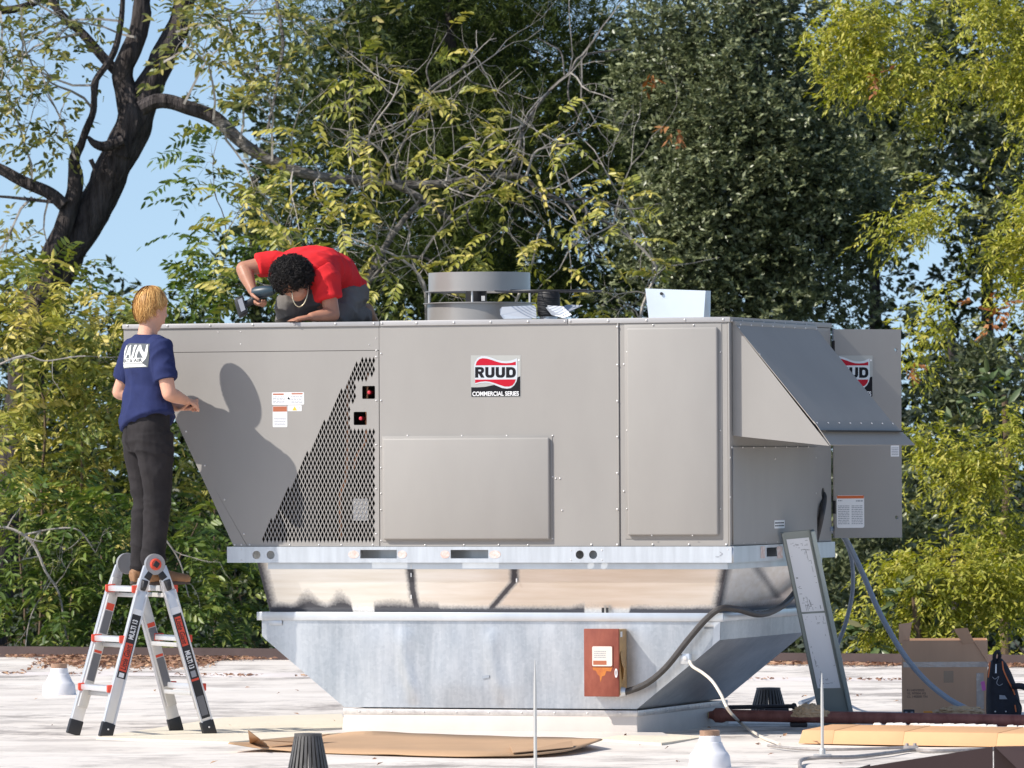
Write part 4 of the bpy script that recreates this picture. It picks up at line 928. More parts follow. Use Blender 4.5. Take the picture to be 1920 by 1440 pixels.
# ---- foreground carton, lower right corner
DKC = mat('shaded_carton', (.045, .025, .024), .8, 0, .1, 3, .05, 40)  # brown darkened: the shade inside the carton is put into its colour
fo = thing('open_carton', 'brown open carton, coloured dark as in shade, at the lower right edge of the picture', 'carton', ground(1850, 1480))
O4 = fo.location; k4 = 1/ppm(O4.y); C4 = lambda px, py, y=0: Vector(((px-1850)*k4, y, (1480-py)*k4))
def w4(name, pts, e): mb = MB(); mb.prism(pts, e); mb.build(name, DKC, fo)
w4('carton_wall', [C4(1600, 1480), C4(1600, 1440), C4(1862, 1400), C4(1862, 1480)], (0, .006, 0))
w4('carton_wall', [C4(1864, 1480), C4(1864, 1400), C4(2050, 1399, .12), C4(2050, 1480, .12)], (0, .006, 0))
w4('carton_wall', [C4(1600, 1480, .008), C4(1600, 1441, .008), C4(1640, 1441, .5), C4(1640, 1480, .5)], (.006, 0, 0))
w4('carton_flap', [C4(1866, 1401, .0), C4(1905, 1440, -.08), C4(2050, 1440, -.05), C4(2050, 1401, .1)], (0, .004, .004))

# ================================================================ ON TOP OF THE UNIT
def onU(px, py, b): q = front(px, py, b); return U(q[0], b, q[1])
def top_local(px, b, z): return U(front(px, 600, b)[0], b, z)
SHROUD = mat('fan_shroud', (.36, .34, .32), .32, .35, .06, 3)
fb = 1.0; fc_ = U(front(899, 560, fb)[0], fb, ZT); R = 95.5/ppm(fc_.y)
fan = thing('condenser_fan', 'round grey condenser fan housing of two stacked rings on the unit top', 'fan', fc_)
z0 = 0; zt1 = (600-571)/ppm(fc_.y)+.03; zu0 = zt1+.067; zu1 = zu0+.115
def ring_(n, r, za, zb, fl):
    mb = MB(); mb.lathe((0, 0, 0), [(r-.003, za), (r, za), (r, zb), (r-.003, zb), (r-.003, za)], 48)
    if fl: mb.lathe((0, 0, 0), [(r-.003, fl[0]), (r+fl[1], fl[0]), (r+fl[1], fl[0]+.004), (r-.003, fl[0]+.004)], 48)
    return mb.build(n, SHROUD, fan, True)
ring_('lower_ring', R+.008, 0, zt1, (zt1-.006, .025)); ring_('upper_ring', R, zu0, zu1, (zu0-.002, .022))
for a in (100, 190, 262, 350):
    mb = MB(); x, y = math.cos(rad(a))*(R-.0), math.sin(rad(a))*(R-.0); mb.tube([(x, y, zt1-.004), (x, y, zu0)], .006, 8); mb.build('spacer_post', SCREW, fan, True)
mb = MB(); mb.lathe((-.02, -.05, zt1-.06), [(0, 0), (.06, 0), (.065, .02), (.065, .14), (.05, .16), (0, .16)], 20); mo = mb.build('motor', RUBBER, fan, True)
mb = MB(); mb.box(.012, .034, -.125, -.123, zt1+.01, zt1+.04); mb.build('motor_label', WHITE, fan)
for k in range(4):
    mb = MB(); a = k*math.pi/2+.4; c, s_ = math.cos(a), math.sin(a)
    mb.hexa([Vector((c*.05-s_*.05, s_*.05+c*.05, .02)), Vector((c*R*.93-s_*.10, s_*R*.93+c*.10, .02)), Vector((c*R*.93+s_*.10, s_*R*.93-c*.10, .08)), Vector((c*.05+s_*.05, s_*.05-c*.05, .06)),
             Vector((c*.05-s_*.05, s_*.05+c*.05, .024)), Vector((c*R*.93-s_*.10, s_*R*.93+c*.10, .024)), Vector((c*R*.93+s_*.10, s_*R*.93-c*.10, .084)), Vector((c*.05+s_*.05, s_*.05-c*.05, .064))]); mb.build('fan_blade', SHROUD, fan)
# removed fan: guard on top of the motor, blades beneath
fb2 = .55; c2 = U(front(1029, 590, fb2)[0], fb2, ZT); p2 = ppm(c2.y)
fan2 = thing('removed_fan', 'removed fan assembly with flat wire guard, black motor and pale blades', 'fan', c2)
gz = (600-546)/p2+.005; WIRE = mat('guard_wire', (.05, .05, .055), .4, .4)
mb = MB()
for r_ in np.linspace(.05, .318, 11): mb.tube([(r_*math.cos(t), r_*math.sin(t), gz) for t in np.linspace(0, 2*math.pi, 41)], .0028, 5, caps=False)
for k in range(8): a = k*math.pi/4; mb.tube([(.03*math.cos(a), .03*math.sin(a), gz+.004), (.325*math.cos(a), .325*math.sin(a), gz+.004)], .0032, 5)
stuff(mb.build('guard_wires', WIRE, fan2, True))
mb = MB(); mb.lathe((0, 0, .028), [(0, 0), (.062, 0), (.068, .006), (.068, gz-.05), (.06, gz-.032), (0, gz-.03)], 26); mb.build('motor', RUBBER, fan2, True)
for k in range(10):
    mb = MB(); z_ = .04+k*.0105; mb.lathe((0, 0, z_), [(.0685, 0), (.0715, .001), (.0715, .004), (.0685, .005)], 26); mb.build('cooling_fin', RUBBER, fan2, True)
BLADE = mat('fan_blade_metal', (.55, .58, .62), .35, .4, .05, 5)
def blade(pts, name='fan_blade'):
    P_ = [onU(*p)-c2 for p in pts]; mb = MB(); n_ = (P_[1]-P_[0]).cross(P_[-1]-P_[0]).normalized(); mb.prism(P_, n_*.003); return mb.build(name, BLADE, fan2)
blade([(944, 598, .40), (938, 590, .40), (937, 580, .42), (941, 575.5, .44), (1001, 572.5, .48), (1005, 577, .48), (1006, 597, .42)])
blade([(1020, 572.5, .5), (1042, 575, .48), (1055, 574, .42), (1072, 590, .36), (1058, 597, .36), (1034, 590, .40)])
blade([(1055, 590, .50), (1093, 573, .62), (1064, 572, .66), (1046, 580, .6)])
mb = MB(); mb.lathe((0, 0, .004), [(0, 0), (.05, 0), (.05, .022), (0, .024)], 20); mb.build('hub', BLADE, fan2, True)
# folded galvanized sheet standing on the top
mb = MB(); P_ = [onU(1217, 597, 1.2), onU(1319, 597, 1.2), onU(1323, 545, 1.2), onU(1210, 541, 1.2)]
base = onU(1270, 597, 1.2); base.z = ZT; sh = thing('sheet_offcut', 'pale folded galvanized sheet standing on top of the unit', 'metal sheet', base)
SKYM = mat('sky_tinted_galvanized', (.74, .80, .86), .3, .35, .04, 4)  # pale blue of the reflected sky put into the sheet's colour
P_ = [p-base for p in P_]
for p in P_[:2]: p.z = 0
mb.prism(P_, EY*.004); mb.build('face', SKYM, sh)
mb = MB(); mb.prism([P_[1]+EX*.001, P_[2]+EX*.001, P_[2]+EX*.016+EY*.05, P_[1]+EX*.026+EY*.05], EY*.004); mb.build('return_edge', GALV, sh)
c = onU(1240, 550.5, 1.19)-base; mb = MB(); mb.lathe(c, [(0, .004), (.009, .003), (.010, 0), (.004, -.02)], 10, axis=-EY); mb.build('grommet', RUBBER, sh, True)
# ================================================================ LADDER
ALU = mat('ladder_aluminium', (.66, .66, .67), .34, .45, .06, 6)
ALU2 = mat('ladder_inner', (.60, .585, .56), .4, .35, .05, 6)
REDP = mat('orange_red_plastic', (.70, .075, .035), .45)
LBLK = mat('ladder_black', (.02, .02, .022), .5)
LGRY = mat('ladder_grey_label', (.16, .16, .17), .5)
C0 = Vector((-2.222, 40.74, 0)); S = Vector((.908, .419, 0)); Rr = Vector((-.419, .908, 0))
lad = thing('step_ladder', 'aluminium folding ladder with orange red rung ends standing open below the worker', 'ladder', C0)
HZ = 1.005
def rail_pts(s, r, wid_b, wid_t, zt_, zb_):
    top = Rr*(r*wid_t)+S*(s*.045)+Vector((0, 0, HZ)); bot = Rr*(r*wid_b)+S*(s*.335)
    ax = (bot-top)/HZ
    return top+ax*(HZ-zt_), top+ax*(HZ-zb_), ax.normalized()
def railbox(s, r, wb, wt, z0, z1, w, th, m, name, off=0.0, bevel=.003):
    a, b_, ax = rail_pts(s, r, wb, wt, z1, z0); cr = Rr.cross(ax).normalized(); n = cr.cross(ax).normalized(); n = n if n.dot(Rr)*r > 0 else -n
    a = a+n*off; b_ = b_+n*off; mb = MB()
    mb.hexa([b_-cr*w/2-n*th/2, b_+cr*w/2-n*th/2, b_+cr*w/2+n*th/2, b_-cr*w/2+n*th/2, a-cr*w/2-n*th/2, a+cr*w/2-n*th/2, a+cr*w/2+n*th/2, a-cr*w/2+n*th/2])
    return mb.build(name, m, lad, bevel=bevel), a, b_, ax, cr, n
WB, WT = .262, .222
for s in (-1, 1):
    for r in (-1, 1):
        railbox(s, r, WB-.034, WT-.012, .16, .93, .060, .022, ALU2, 'inner_rail')
        ro, a, b_, ax, cr, n = railbox(s, r, WB, WT+.014, .055, .86, .074, .024, ALU, 'outer_rail')
        for e in (-1, 1):                                                   # channel lips
            mb = MB(); q0 = a+cr*e*.033+n*.012; q1 = b_+cr*e*.033+n*.012
            mb.hexa([q1-cr*.004, q1+cr*.004, q1+cr*.004+n*.007, q1-cr*.004+n*.007, q0-cr*.004, q0+cr*.004, q0+cr*.004+n*.007, q0-cr*.004+n*.007]); mb.build('rail_lip', ALU, ro)
        fo_, fa_, fb2_, _, _, _ = railbox(s, r, WB, WT+.014, -.002, .085, .084, .036, LBLK, 'rubber_foot', .002, .006)
        mb = MB(); mb.lathe(fa_.lerp(fb2_, .45)+n*.021, [(.006, 0), (.005, .003), (0, .004)], 8, axis=n); mb.build('foot_bolt', SCREW, fo_)
        # head piece and rock lock
        mb = MB(); t_, u_, ax2 = rail_pts(s, r, WB, WT, HZ+.0, .86); cr2 = Rr.cross(ax2).normalized(); nn_ = Rr*r
        t_ = t_+nn_*.006; u_ = u_+nn_*.006
        mb.hexa([u_-cr2*.037-nn_*.012, u_+cr2*.037-nn_*.012, u_+cr2*.037+nn_*.012, u_-cr2*.037+nn_*.012, t_-cr2*.026-nn_*.012, t_+cr2*.026-nn_*.012, t_+cr2*.026+nn_*.012, t_-cr2*.026+nn_*.012]); mb.build('head_rail', ALU, lad, bevel=.003)
        c = u_.lerp(t_, .22)+nn_*.024; mb = MB(); e1 = ax2*.036; e2 = cr2*.024
        mb.hexa([c-e1-e2-nn_*.01, c+e1*.9-e2*.7-nn_*.01, c+e1*.9+e2*.7-nn_*.01, c-e1+e2-nn_*.01, c-e1*.6-e2*.6+nn_*.014, c+e1*.4-e2*.5+nn_*.014, c+e1*.4+e2*.5+nn_*.014, c-e1*.6+e2*.6+nn_*.014]); mb.build('rock_lock', LBLK, lad, bevel=.005)
# hinges
for r in (-1, 1):
    c = Rr*(r*(WT+.002))+Vector((0, 0, HZ+.012)); n = Rr*r
    mb = MB(); mb.lathe(c-n*.012, [(0, 0), (.062, 0), (.064, .006), (.062, .030), (0, .031)], 28, axis=n); h = mb.build('hinge', mat('hinge_grey', (.36, .35, .35), .4, .4), lad, True)
    mb = MB(); mb.lathe(c+n*.019, [(0, .012), (.030, .012), (.034, .009), (.035, 0)], 24, axis=n); mb.build('hinge_ring', REDP, h, True)
    mb = MB(); mb.box(-.017, .017, -.003, .003, -.017, .017); o = mb.build('hinge_button', LBLK, h, bevel=.003); o.matrix_local = Matrix.Translation(c+n*.033) @ Matrix.Rotation(math.atan2(S.y, S.x), 4, 'Z') @ Matrix.Rotation(.6, 4, 'Y')
    for s in (-1, 1):
        mb = MB(); d = (S*s*.55+Vector((0, 0, -.835))).normalized(); p = Vector((-d.z*0, 0, 0)); cr = Rr.cross(d).normalized()
        q = c+d*.058+n*.012; e = c+d*.105+n*.012; mb.hexa([e-cr*.022-n*.012, e+cr*.022-n*.012, e+cr*.022+n*.008, e-cr*.022+n*.008, q-cr*.018-n*.012, q+cr*.018-n*.012, q+cr*.018+n*.008, q-cr*.018+n*.008]); mb.build('hinge_arm', LBLK, h, bevel=.003)
# rungs with moulded end caps
for s in (-1, 1):
    for z in (.872, .575, .285):
        a, _, ax = rail_pts(s, -1, WB, WT, z, 0); b_, _, _ = rail_pts(s, 1, WB, WT, z, 0); out = S*s
        a = a+out*.030; b_ = b_+out*.030; d = (b_-a)
        mb = MB(); mb.hexa([a+d*.02-out*.028+Vector((0, 0, -.018)), b_-d*.02-out*.028+Vector((0, 0, -.018)), b_-d*.02+out*.018+Vector((0, 0, -.018)), a+d*.02+out*.018+Vector((0, 0, -.018)),
                            a+d*.02-out*.028+Vector((0, 0, .018)), b_-d*.02-out*.028+Vector((0, 0, .018)), b_-d*.02+out*.018+Vector((0, 0, .014)), a+d*.02+out*.018+Vector((0, 0, .014))]); ru = mb.build('rung', ALU, lad, bevel=.005)
        for e, sg in ((a, 1), (b_, -1)):
            mb = MB(); c = e+d*.03*sg; mb.hexa([c-d*.045-out*.032+Vector((0, 0, -.024)), c+d*.045-out*.032+Vector((0, 0, -.020)), c+d*.045+out*.022+Vector((0, 0, -.020)), c-d*.045+out*.034+Vector((0, 0, -.024)),
                                                c-d*.045-out*.032+Vector((0, 0, .024)), c+d*.045-out*.032+Vector((0, 0, .022)), c+d*.045+out*.022+Vector((0, 0, .020)), c-d*.045+out*.034+Vector((0, 0, .022))]); mb.build('rung_end', REDP, ru, bevel=.005)
        mb = MB(); i0 = a-out*.038+d*.06; i1 = b_-out*.038-d*.06
        mb.hexa([i0-out*.012+Vector((0, 0, -.052)), i1-out*.012+Vector((0, 0, -.052)), i1+out*.006+Vector((0, 0, -.052)), i0+out*.006+Vector((0, 0, -.052)), i0-out*.012+Vector((0, 0, -.026)), i1-out*.012+Vector((0, 0, -.026)), i1+out*.006+Vector((0, 0, -.026)), i0+out*.006+Vector((0, 0, -.026))]); mb.build('inner_rung', ALU2, lad, bevel=.004)
# stickers on the near rails
def rail_map(s, zlo, zhi, up, lift):
    a, b_, ax = rail_pts(s, -1, WB, WT+.014, zhi, zlo); cr = Rr.cross(ax).normalized(); n = cr.cross(ax).normalized(); n = n if n.dot(-Rr) > 0 else -n
    u = -ax if up else ax; vv = n.cross(u).normalized(); o = (b_ if up else a)+n*(.0125+lift)
    return Matrix(((u.x, vv.x, n.x, o.x), (u.y, vv.y, n.y, o.y), (u.z, vv.z, n.z, o.z), (0, 0, 0, 1))), (a-b_).length
def sticker(s, z0, z1, m, name='rail_sticker', h=.030, lift=.0, par=None):
    M_, L_ = rail_map(s, z0, z1, True, lift); return plate(name, rect(0, L_, -h, h), [], .0006, m, par or lad, M_)
def lettering(s, z0, z1, st, m, up, h=.020, par=None, name='rail_lettering', bold=.03, shear=0.0):
    M_, L_ = rail_map(s, z0, z1, up, .0020); return text(name, st, m, par or lad, M_, .05, bold=bold*.05, extrude=.0002, box=(L_*.04, L_*.96, -h, h), shear=shear)
zz = lambda y: (1377-y)/317*HZ
st = sticker(-1, zz(1268), zz(1150), LBLK); sticker(-1, zz(1150), zz(1140), WHITE)
sticker(-1, zz(1255), zz(1203), REDP, 'red_panel', .024, .0008, st); lettering(-1, zz(1254), zz(1204), 'Little Giant', LBLK, True, .018, st, bold=.01, shear=.2)
lettering(-1, zz(1197), zz(1158), 'MULTI 13', WHITE, True, .017, st)
sticker(-1, zz(1266), zz(1258), WHITE, 'icon_panel', .016, .0008, st)
zz = lambda y: (1371-y)/308*HZ
st = sticker(1, zz(1340), zz(1150), LBLK); sticker(1, zz(1149), zz(1138), WHITE)
sticker(1, zz(1208), zz(1155), REDP, 'red_panel', .020, .0008, st); lettering(1, zz(1207), zz(1156), 'Little Giant', LBLK, False, .016, st, bold=.01, shear=.2)
lettering(1, zz(1251), zz(1216), 'MULTI 13', WHITE, False, .017, st)
sticker(1, zz(1265), zz(1254), GREYINK, 'icon_panel', .016, .0008, st); sticker(1, zz(1272), zz(1268), REDP, 'red_panel', .024, .0008, st)
sticker(1, zz(1335), zz(1300), LGRY, 'icon_panel', .022, .0008, st)
# labels on the inner faces of the far rails (facing the camera)
for s, bands in ((-1, ((.78, .74, REDP), (.735, .60, LGRY), (.50, .485, REDP), (.48, .32, LGRY))), (1, ((.66, .635, REDP), (.63, .55, LGRY), (.47, .455, REDP), (.45, .28, LGRY)))):
    for z1_, z0_, m in bands:
        a, b_, ax = rail_pts(s, 1, WB-.034, WT-.012, z1_, z0_); cr = Rr.cross(ax).normalized(); n = -Rr; n = (n-ax*n.dot(ax)).normalized(); o = b_+n*.0125
        u = -ax; vv = n.cross(u).normalized()
        plate('rail_label', rect(0, (a-b_).length, -.024, .024), [], .0006, m, lad, Matrix(((u.x, vv.x, n.x, o.x), (u.y, vv.y, n.y, o.y), (u.z, vv.z, n.z, o.z), (0, 0, 0, 1))))
mb = MB(); a, b_, ax = rail_pts(-1, -1, WB, WT, .80, .70)
# ================================================================ PEOPLE
class Body(MB):
    def loft(s, secs, ref, seg=18):        # secs: (center, r_ref, r_other); ref: direction of the first radius
        pts = [Vector(c[0]) for c in secs]; n = len(pts); ref = Vector(ref); v = []; f = []
        for i, c in enumerate(secs):
            t = (pts[min(i+1, n-1)]-pts[max(i-1, 0)]).normalized(); a = (ref-t*ref.dot(t)).normalized(); b = t.cross(a)
            for k in range(seg):
                th = 2*math.pi*k/seg; v.append(pts[i]+a*math.cos(th)*c[1]+b*math.sin(th)*c[2])
        for i in range(n-1):
            for k in range(seg): f.append((i*seg+k, i*seg+(k+1) % seg, (i+1)*seg+(k+1) % seg, (i+1)*seg+k))
        f += [tuple(range(seg-1, -1, -1)), tuple(range((n-1)*seg, n*seg))]; s.add(v, f)
    def ball(s, c, r, ref=(1, 0, 0), up=(0, 0, 1)):
        rx, ry, rz = r if hasattr(r, '__len__') else (r, r, r); c = Vector(c); x = Vector(ref).normalized(); z = Vector(up); z = (z-x*z.dot(x)).normalized(); y = z.cross(x); v = []; f = []; n, m = 16, 10
        for j in range(m+1):
            ph = math.pi*j/m
            for k in range(n):
                th = 2*math.pi*k/n; q = max(math.sin(ph), .02); v.append(c+x*rx*q*math.cos(th)+y*ry*q*math.sin(th)+z*rz*math.cos(ph))
        for j in range(m):
            for k in range(n): f.append((j*n+k, (j+1)*n+k, (j+1)*n+(k+1) % n, j*n+(k+1) % n))
        f += [tuple(range(n)), tuple(range(m*n+n-1, m*n-1, -1))]; s.add(v, f)
    def limb(s, a, b, ra, rb, mid=None, sag=None):
        a, b = Vector(a), Vector(b); m = a.lerp(b, .35); rm = mid or (ra*.6+rb*.4)*1.04
        s.tube([a-(b-a).normalized()*ra*.5, a, m, a.lerp(b, .75), b, b+(b-a).normalized()*rb*.4], [ra*.75, ra, rm, (rm+rb*2)/3, rb, rb*.7], 14)
def ridge(q): return (1-min(1, abs(noise.noise(Vector(q)))*1.6))**2
def solid(B, voxel, smooth, name, m, parent, folds=None):
    me = bpy.data.meshes.new('tmp'); me.from_pydata(B.v, [], B.f); me.update(); o = bpy.data.objects.new('tmp', me); COL.objects.link(o)
    md = o.modifiers.new('r', 'REMESH'); md.mode = 'VOXEL'; md.voxel_size = voxel
    sm = o.modifiers.new('s', 'SMOOTH'); sm.factor = .5; sm.iterations = smooth
    bpy.context.view_layer.update(); dg = bpy.context.evaluated_depsgraph_get()
    out = bpy.data.meshes.new_from_object(o.evaluated_get(dg)); bpy.data.objects.remove(o); bpy.data.meshes.remove(me)
    out.name = name; out.materials.clear()
    if folds:
        out.update(); nr = [v.normal.copy() for v in out.vertices]
        for v, n in zip(out.vertices, nr): v.co += n*folds(v.co)
        out.update()
    return link(name, out, m, parent, True)
SKIN_A = mat('skin_fair', (.66, .36, .25), .5, 0, .07, 14, spec=.3); SKIN_B = mat('skin_tan', (.43, .21, .135), .45, 0, .10, 12, spec=.35)
for m_ in (SKIN_A, SKIN_B):
    bs_ = m_.node_tree.nodes['Principled BSDF']; bs_.inputs['Subsurface Weight'].default_value = .12; bs_.inputs['Subsurface Radius'].default_value = (.012, .005, .003)
NAVY = mat('navy_cotton', (.024, .032, .100), .9, 0, .12, 12, .15, 150, .2); BLKP = mat('black_trousers', (.028, .025, .026), .9, 0, .25, 8, .15, 120, .2)
REDS = mat('red_cotton', (.68, .026, .030), .85, 0, .06, 8, .12, 150, .2); KHAKI = mat('grey_work_trousers', (.155, .145, .135), .85, 0, .10, 8, .12, 120, .2)
BOOT = mat('brown_leather', (.27, .14, .065), .6, 0, .2, 12, .1, 40); SOLE = mat('boot_sole', (.07, .05, .04), .7)
def hand(B, w, d, pn, curl=.6, side_=1, sc_=1.0):
    """wrist, direction, palm normal; five separate bent fingers"""
    w, d, pn = Vector(w), Vector(d).normalized(), Vector(pn); pn = (pn-d*pn.dot(d)).normalized(); sd = d.cross(pn)*side_
    B.loft([(w-d*.015*sc_, .026*sc_, .019*sc_), (w+d*.02*sc_, .033*sc_, .018*sc_), (w+d*.055*sc_, .041*sc_, .016*sc_), (w+d*.088*sc_, .040*sc_, .013*sc_)], sd, 12)
    for k, (off, ln) in enumerate(((-.031, .070), (-.0105, .080), (.0105, .076), (.031, .060))):
        p = w+d*.082*sc_+sd*off*sc_; a = 0; pts = [p-d*.01]; dirv = d.copy(); q = p
        for j, L_ in enumerate((.42, .32, .26)):
            a += curl*(.8 if j == 0 else 1.0); dirv = (d*math.cos(a)+pn*math.sin(a)); q = q+dirv*ln*L_*sc_; pts.append(q)
        B.tube(pts, [.0092*sc_, .009*sc_, .0082*sc_, .007*sc_], 8)
    p = w+d*.02*sc_-sd*.028*sc_; t1 = p+(d*.6-sd*.7+pn*.35).normalized()*.038*sc_; t2 = t1+(d*.85-sd*.15+pn*.5).normalized()*.032*sc_; t3 = t2+(d*.8+sd*.2+pn*.55).normalized()*.025*sc_
    B.tube([p, t1, t2, t3], [.014*sc_, .012*sc_, .0105*sc_, .008*sc_], 8)
# ------------------------------------------------ standing worker
pz = .894
pw_ = at(281, 1092, 40.70); wa = thing('person', 'blond worker in navy shirt and black trousers standing on the ladder', 'person', (pw_.x, pw_.y, pz), rad(-60))
def foldsA(p):
    if abs(p.x) > .19 and p.z > 1.14:                         # sleeves: slanting creases
        return .011*ridge((p.z*9-abs(p.x)*9, p.y*5, p.x*3))+.003*noise.noise(p*18)-.004
    low = max(0, min(1, (1.36-p.z)/.22))
    return low*.015*ridge((p.x*8+p.z*1.5, p.y*8, p.z*2.0))+(.006+.004*low)*ridge((p.x*3, p.y*3+5, p.z*8+p.x*7))+.0025*noise.noise(p*22)-.008*low
T = Body()
T.loft([((.02, -.012, .965), .192, .156), ((.005, -.012, 1.00), .190, .154), ((0, -.010, 1.08), .176, .134), ((0, .0, 1.18), .172, .124), ((0, 0, 1.28), .186, .130), ((0, -.005, 1.36), .192, .124), ((0, -.012, 1.42), .180, .108), ((0, -.018, 1.458), .135, .085), ((0, -.018, 1.487), .082, .070)], (1, 0, 0), 28)
for sx, el in ((1, (.238, .012, 1.135)), (-1, (-.285, -.055, 1.150))):
    sh = Vector((.165*sx, -.012, 1.405)); e = Vector(el)
    T.loft([(sh-Vector((.05*sx, 0, -.01)), .07, .075), (sh+Vector((.02*sx, 0, 0)), .073, .078), (sh.lerp(e, .3), .072, .075), (sh.lerp(e, .62), .070, .072), (sh.lerp(e, .70), .071, .073)], (0, 1, 0), 18)
shirtA = solid(T, .007, 5, 't_shirt', NAVY, wa, foldsA)
L = Body()
L.loft([((0, -.004, 1.045), .158, .118), ((0, -.012, 1.0), .166, .128), ((0, -.020, .93), .172, .140), ((0, -.018, .86), .166, .135), ((0, -.008, .81), .150, .118)], (1, 0, 0), 26)
for sx in (1, -1):
    L.loft([((.080*sx, -.012, .90), .094, .128), ((.083*sx, -.006, .80), .092, .120), ((.084*sx, .004, .68), .084, .106), ((.082*sx, .014, .55), .074, .090), ((.081*sx, .018, .48), .071, .085), ((.079*sx, .004, .38), .068, .083), ((.078*sx, -.008, .26), .063, .076), ((.077*sx, -.014, .15), .059, .070), ((.077*sx, -.012, .085), .062, .072)], (1, 0, 0), 20)
def foldsL(p):
    k = .35+max(0, 1-abs(p.z-.15)/.13)+.8*max(0, 1-abs(p.z-.50)/.12)+.7*max(0, 1-abs(p.z-.80)/.10)
    seam = -.010*math.exp(-(p.x/.010)**2) if p.y < -.06 and p.z > .80 else 0
    return k*.011*ridge((p.x*4, p.y*4+2*p.x, p.z*13+p.y*7))+.006*ridge((p.x*5+3, p.y*6, p.z*3))+.002*noise.noise(p*24)-.007+seam
trA = solid(L, .007, 4, 'trousers', BLKP, wa, foldsL)
for sx in (1, -1):
    B = Body(); fy = .02 if sx == 1 else 0; x0 = .077*sx
    B.loft([((x0, -.085+fy, .045), .034, .040), ((x0, -.07+fy, .048), .040, .046), ((x0, -.02+fy, .052), .042, .050), ((x0, .05+fy, .046), .043, .044), ((x0, .12+fy, .038), .047, .034), ((x0, .175+fy, .034), .043, .030), ((x0, .205+fy, .032), .024, .022)], (1, 0, 0), 16)
    B.loft([((x0, -.035+fy*.6, .04), .045, .055), ((x0, -.028+fy*.4, .09), .044, .052), ((x0, -.02, .15), .046, .054)], (1, 0, 0), 16)
    bo = solid(B, .006, 3, 'boot', BOOT, wa)
    B = Body(); n = 20; ol = [(x0+(.040+.010*math.sin(t*1.0)**2)*math.cos(t), fy+.058+.152*math.sin(t)) for t in [2*math.pi*k/n for k in range(n)]]
    B.prism([(x, y, .0) for x, y in ol], (0, 0, .020)); B.build('sole', SOLE, bo, bevel=.003)
# body under the clothes: one continuous figure
B = Body()
B.loft([((0, -.005, .90), .14, .10), ((0, 0, 1.05), .135, .095), ((0, 0, 1.25), .15, .10), ((0, -.008, 1.38), .15, .09), ((0, -.014, 1.45), .085, .065), ((0, -.010, 1.485), .058, .060), ((0, 0, 1.54), .053, .058), ((0, .004, 1.57), .053, .06)], (1, 0, 0), 22)
for sx in (1, -1): B.limb((.078*sx, 0, .90), (.078*sx, .015, .48), .075, .055); B.limb((.078*sx, .015, .48), (.077*sx, -.01, .08), .055, .04); B.loft([((.077*sx, -.06, .035), .03, .03), ((.077*sx, .16, .03), .034, .02)], (1, 0, 0), 10)
HT = Matrix.Translation((0, .0, 1.53)) @ Matrix.Rotation(rad(10), 4, 'Z') @ Matrix.Rotation(rad(-4), 4, 'X') @ Matrix.Translation((0, 0, -1.53))
hp = lambda x, y, z: HT @ Vector((x, y, z))
B.loft([(hp(0, .070, 1.522), .018, .012), (hp(0, .048, 1.535), .046, .052), (hp(0, .034, 1.56), .060, .074), (hp(0, .024, 1.60), .069, .088), (hp(0, .016, 1.64), .073, .094), (hp(0, .010, 1.68), .074, .095), (hp(0, .004, 1.72), .066, .086), (hp(0, 0, 1.75), .045, .06), (hp(0, 0, 1.765), .015, .02)], (1, 0, 0), 24)
B.loft([(hp(0, .098, 1.655), .009, .008), (hp(0, .118, 1.625), .012, .012), (hp(0, .122, 1.612), .015, .011), (hp(0, .100, 1.600), .012, .01)], (1, 0, 0), 10)       # nose
B.ball(hp(0, .104, 1.575), (.024, .010, .007)); B.ball(hp(0, .102, 1.565), (.021, .010, .007)); B.ball(hp(0, .098, 1.668), (.05, .012, .010))      # lips, brow
for sx in (1, -1):
    B.ball(hp(.074*sx, .002, 1.628), (.010, .018, .031)); B.ball(hp(.079*sx, -.004, 1.638), (.008, .015, .018))
    for a, b_, c, hd, cu in (((.238, .012, 1.135), (.10, .195, 1.095), 1, (-.55, .83, -.05), .75),) if sx == 1 else (((-.285, -.055, 1.150), (-.04, .215, 1.055), -1, (.7, .7, .0), .6),):
        sh = (.170*sx, -.012, 1.40); B.limb(sh, a, .052, .043); B.limb(a, b_, .044, .027, .043); B.ball(a, .042)
        hand(B, b_, hd, (-.3*sx, -.2, -1) if sx == 1 else (0, -.4, .9), cu, c)
bodyA = solid(B, .0055, 3, 'body', SKIN_A, wa)
EYEM = mat('eye', (.08, .10, .12), .2)
for sx in (1, -1):
    q = MB(); q.lathe(hp(.031*sx, .092, 1.640), [(0, .011), (.006, .009), (.009, .004), (.010, 0)], 10, axis=HT.to_3x3() @ Vector((.1*sx, 1, 0))); q.build('eye', EYEM, wa, True)
# hair: a cap and strands that follow it down
def hair_mat(name, c1, c2, rough):
    m = bpy.data.materials.new(name); m.use_nodes = True; N = m.node_tree.nodes; L_ = m.node_tree.links; b = N['Principled BSDF']
    a = N.new('ShaderNodeAttribute'); a.attribute_name = 'rnd'; mx = N.new('ShaderNodeMix'); mx.data_type = 'RGBA'
    L_.new(a.outputs['Fac'], mx.inputs[0]); mx.inputs[6].default_value = (*c1, 1); mx.inputs[7].default_value = (*c2, 1)
    L_.new(mx.outputs[2], b.inputs['Base Color']); b.inputs['Roughness'].default_value = rough; b.inputs['Specular IOR Level'].default_value = .25; return m
BLOND = hair_mat('blond_hair', (.26, .10, .02), (.85, .50, .18), .45)
v = []; f = []; rn = []
def hp2(th, ph, k=1.0):                    # th from crown, ph azimuth (0 = front)
    return hp(.0865*k*math.sin(th)*math.sin(ph), .006-.002+.108*k*math.sin(th)*math.cos(ph), 1.652+.125*k*math.cos(th))
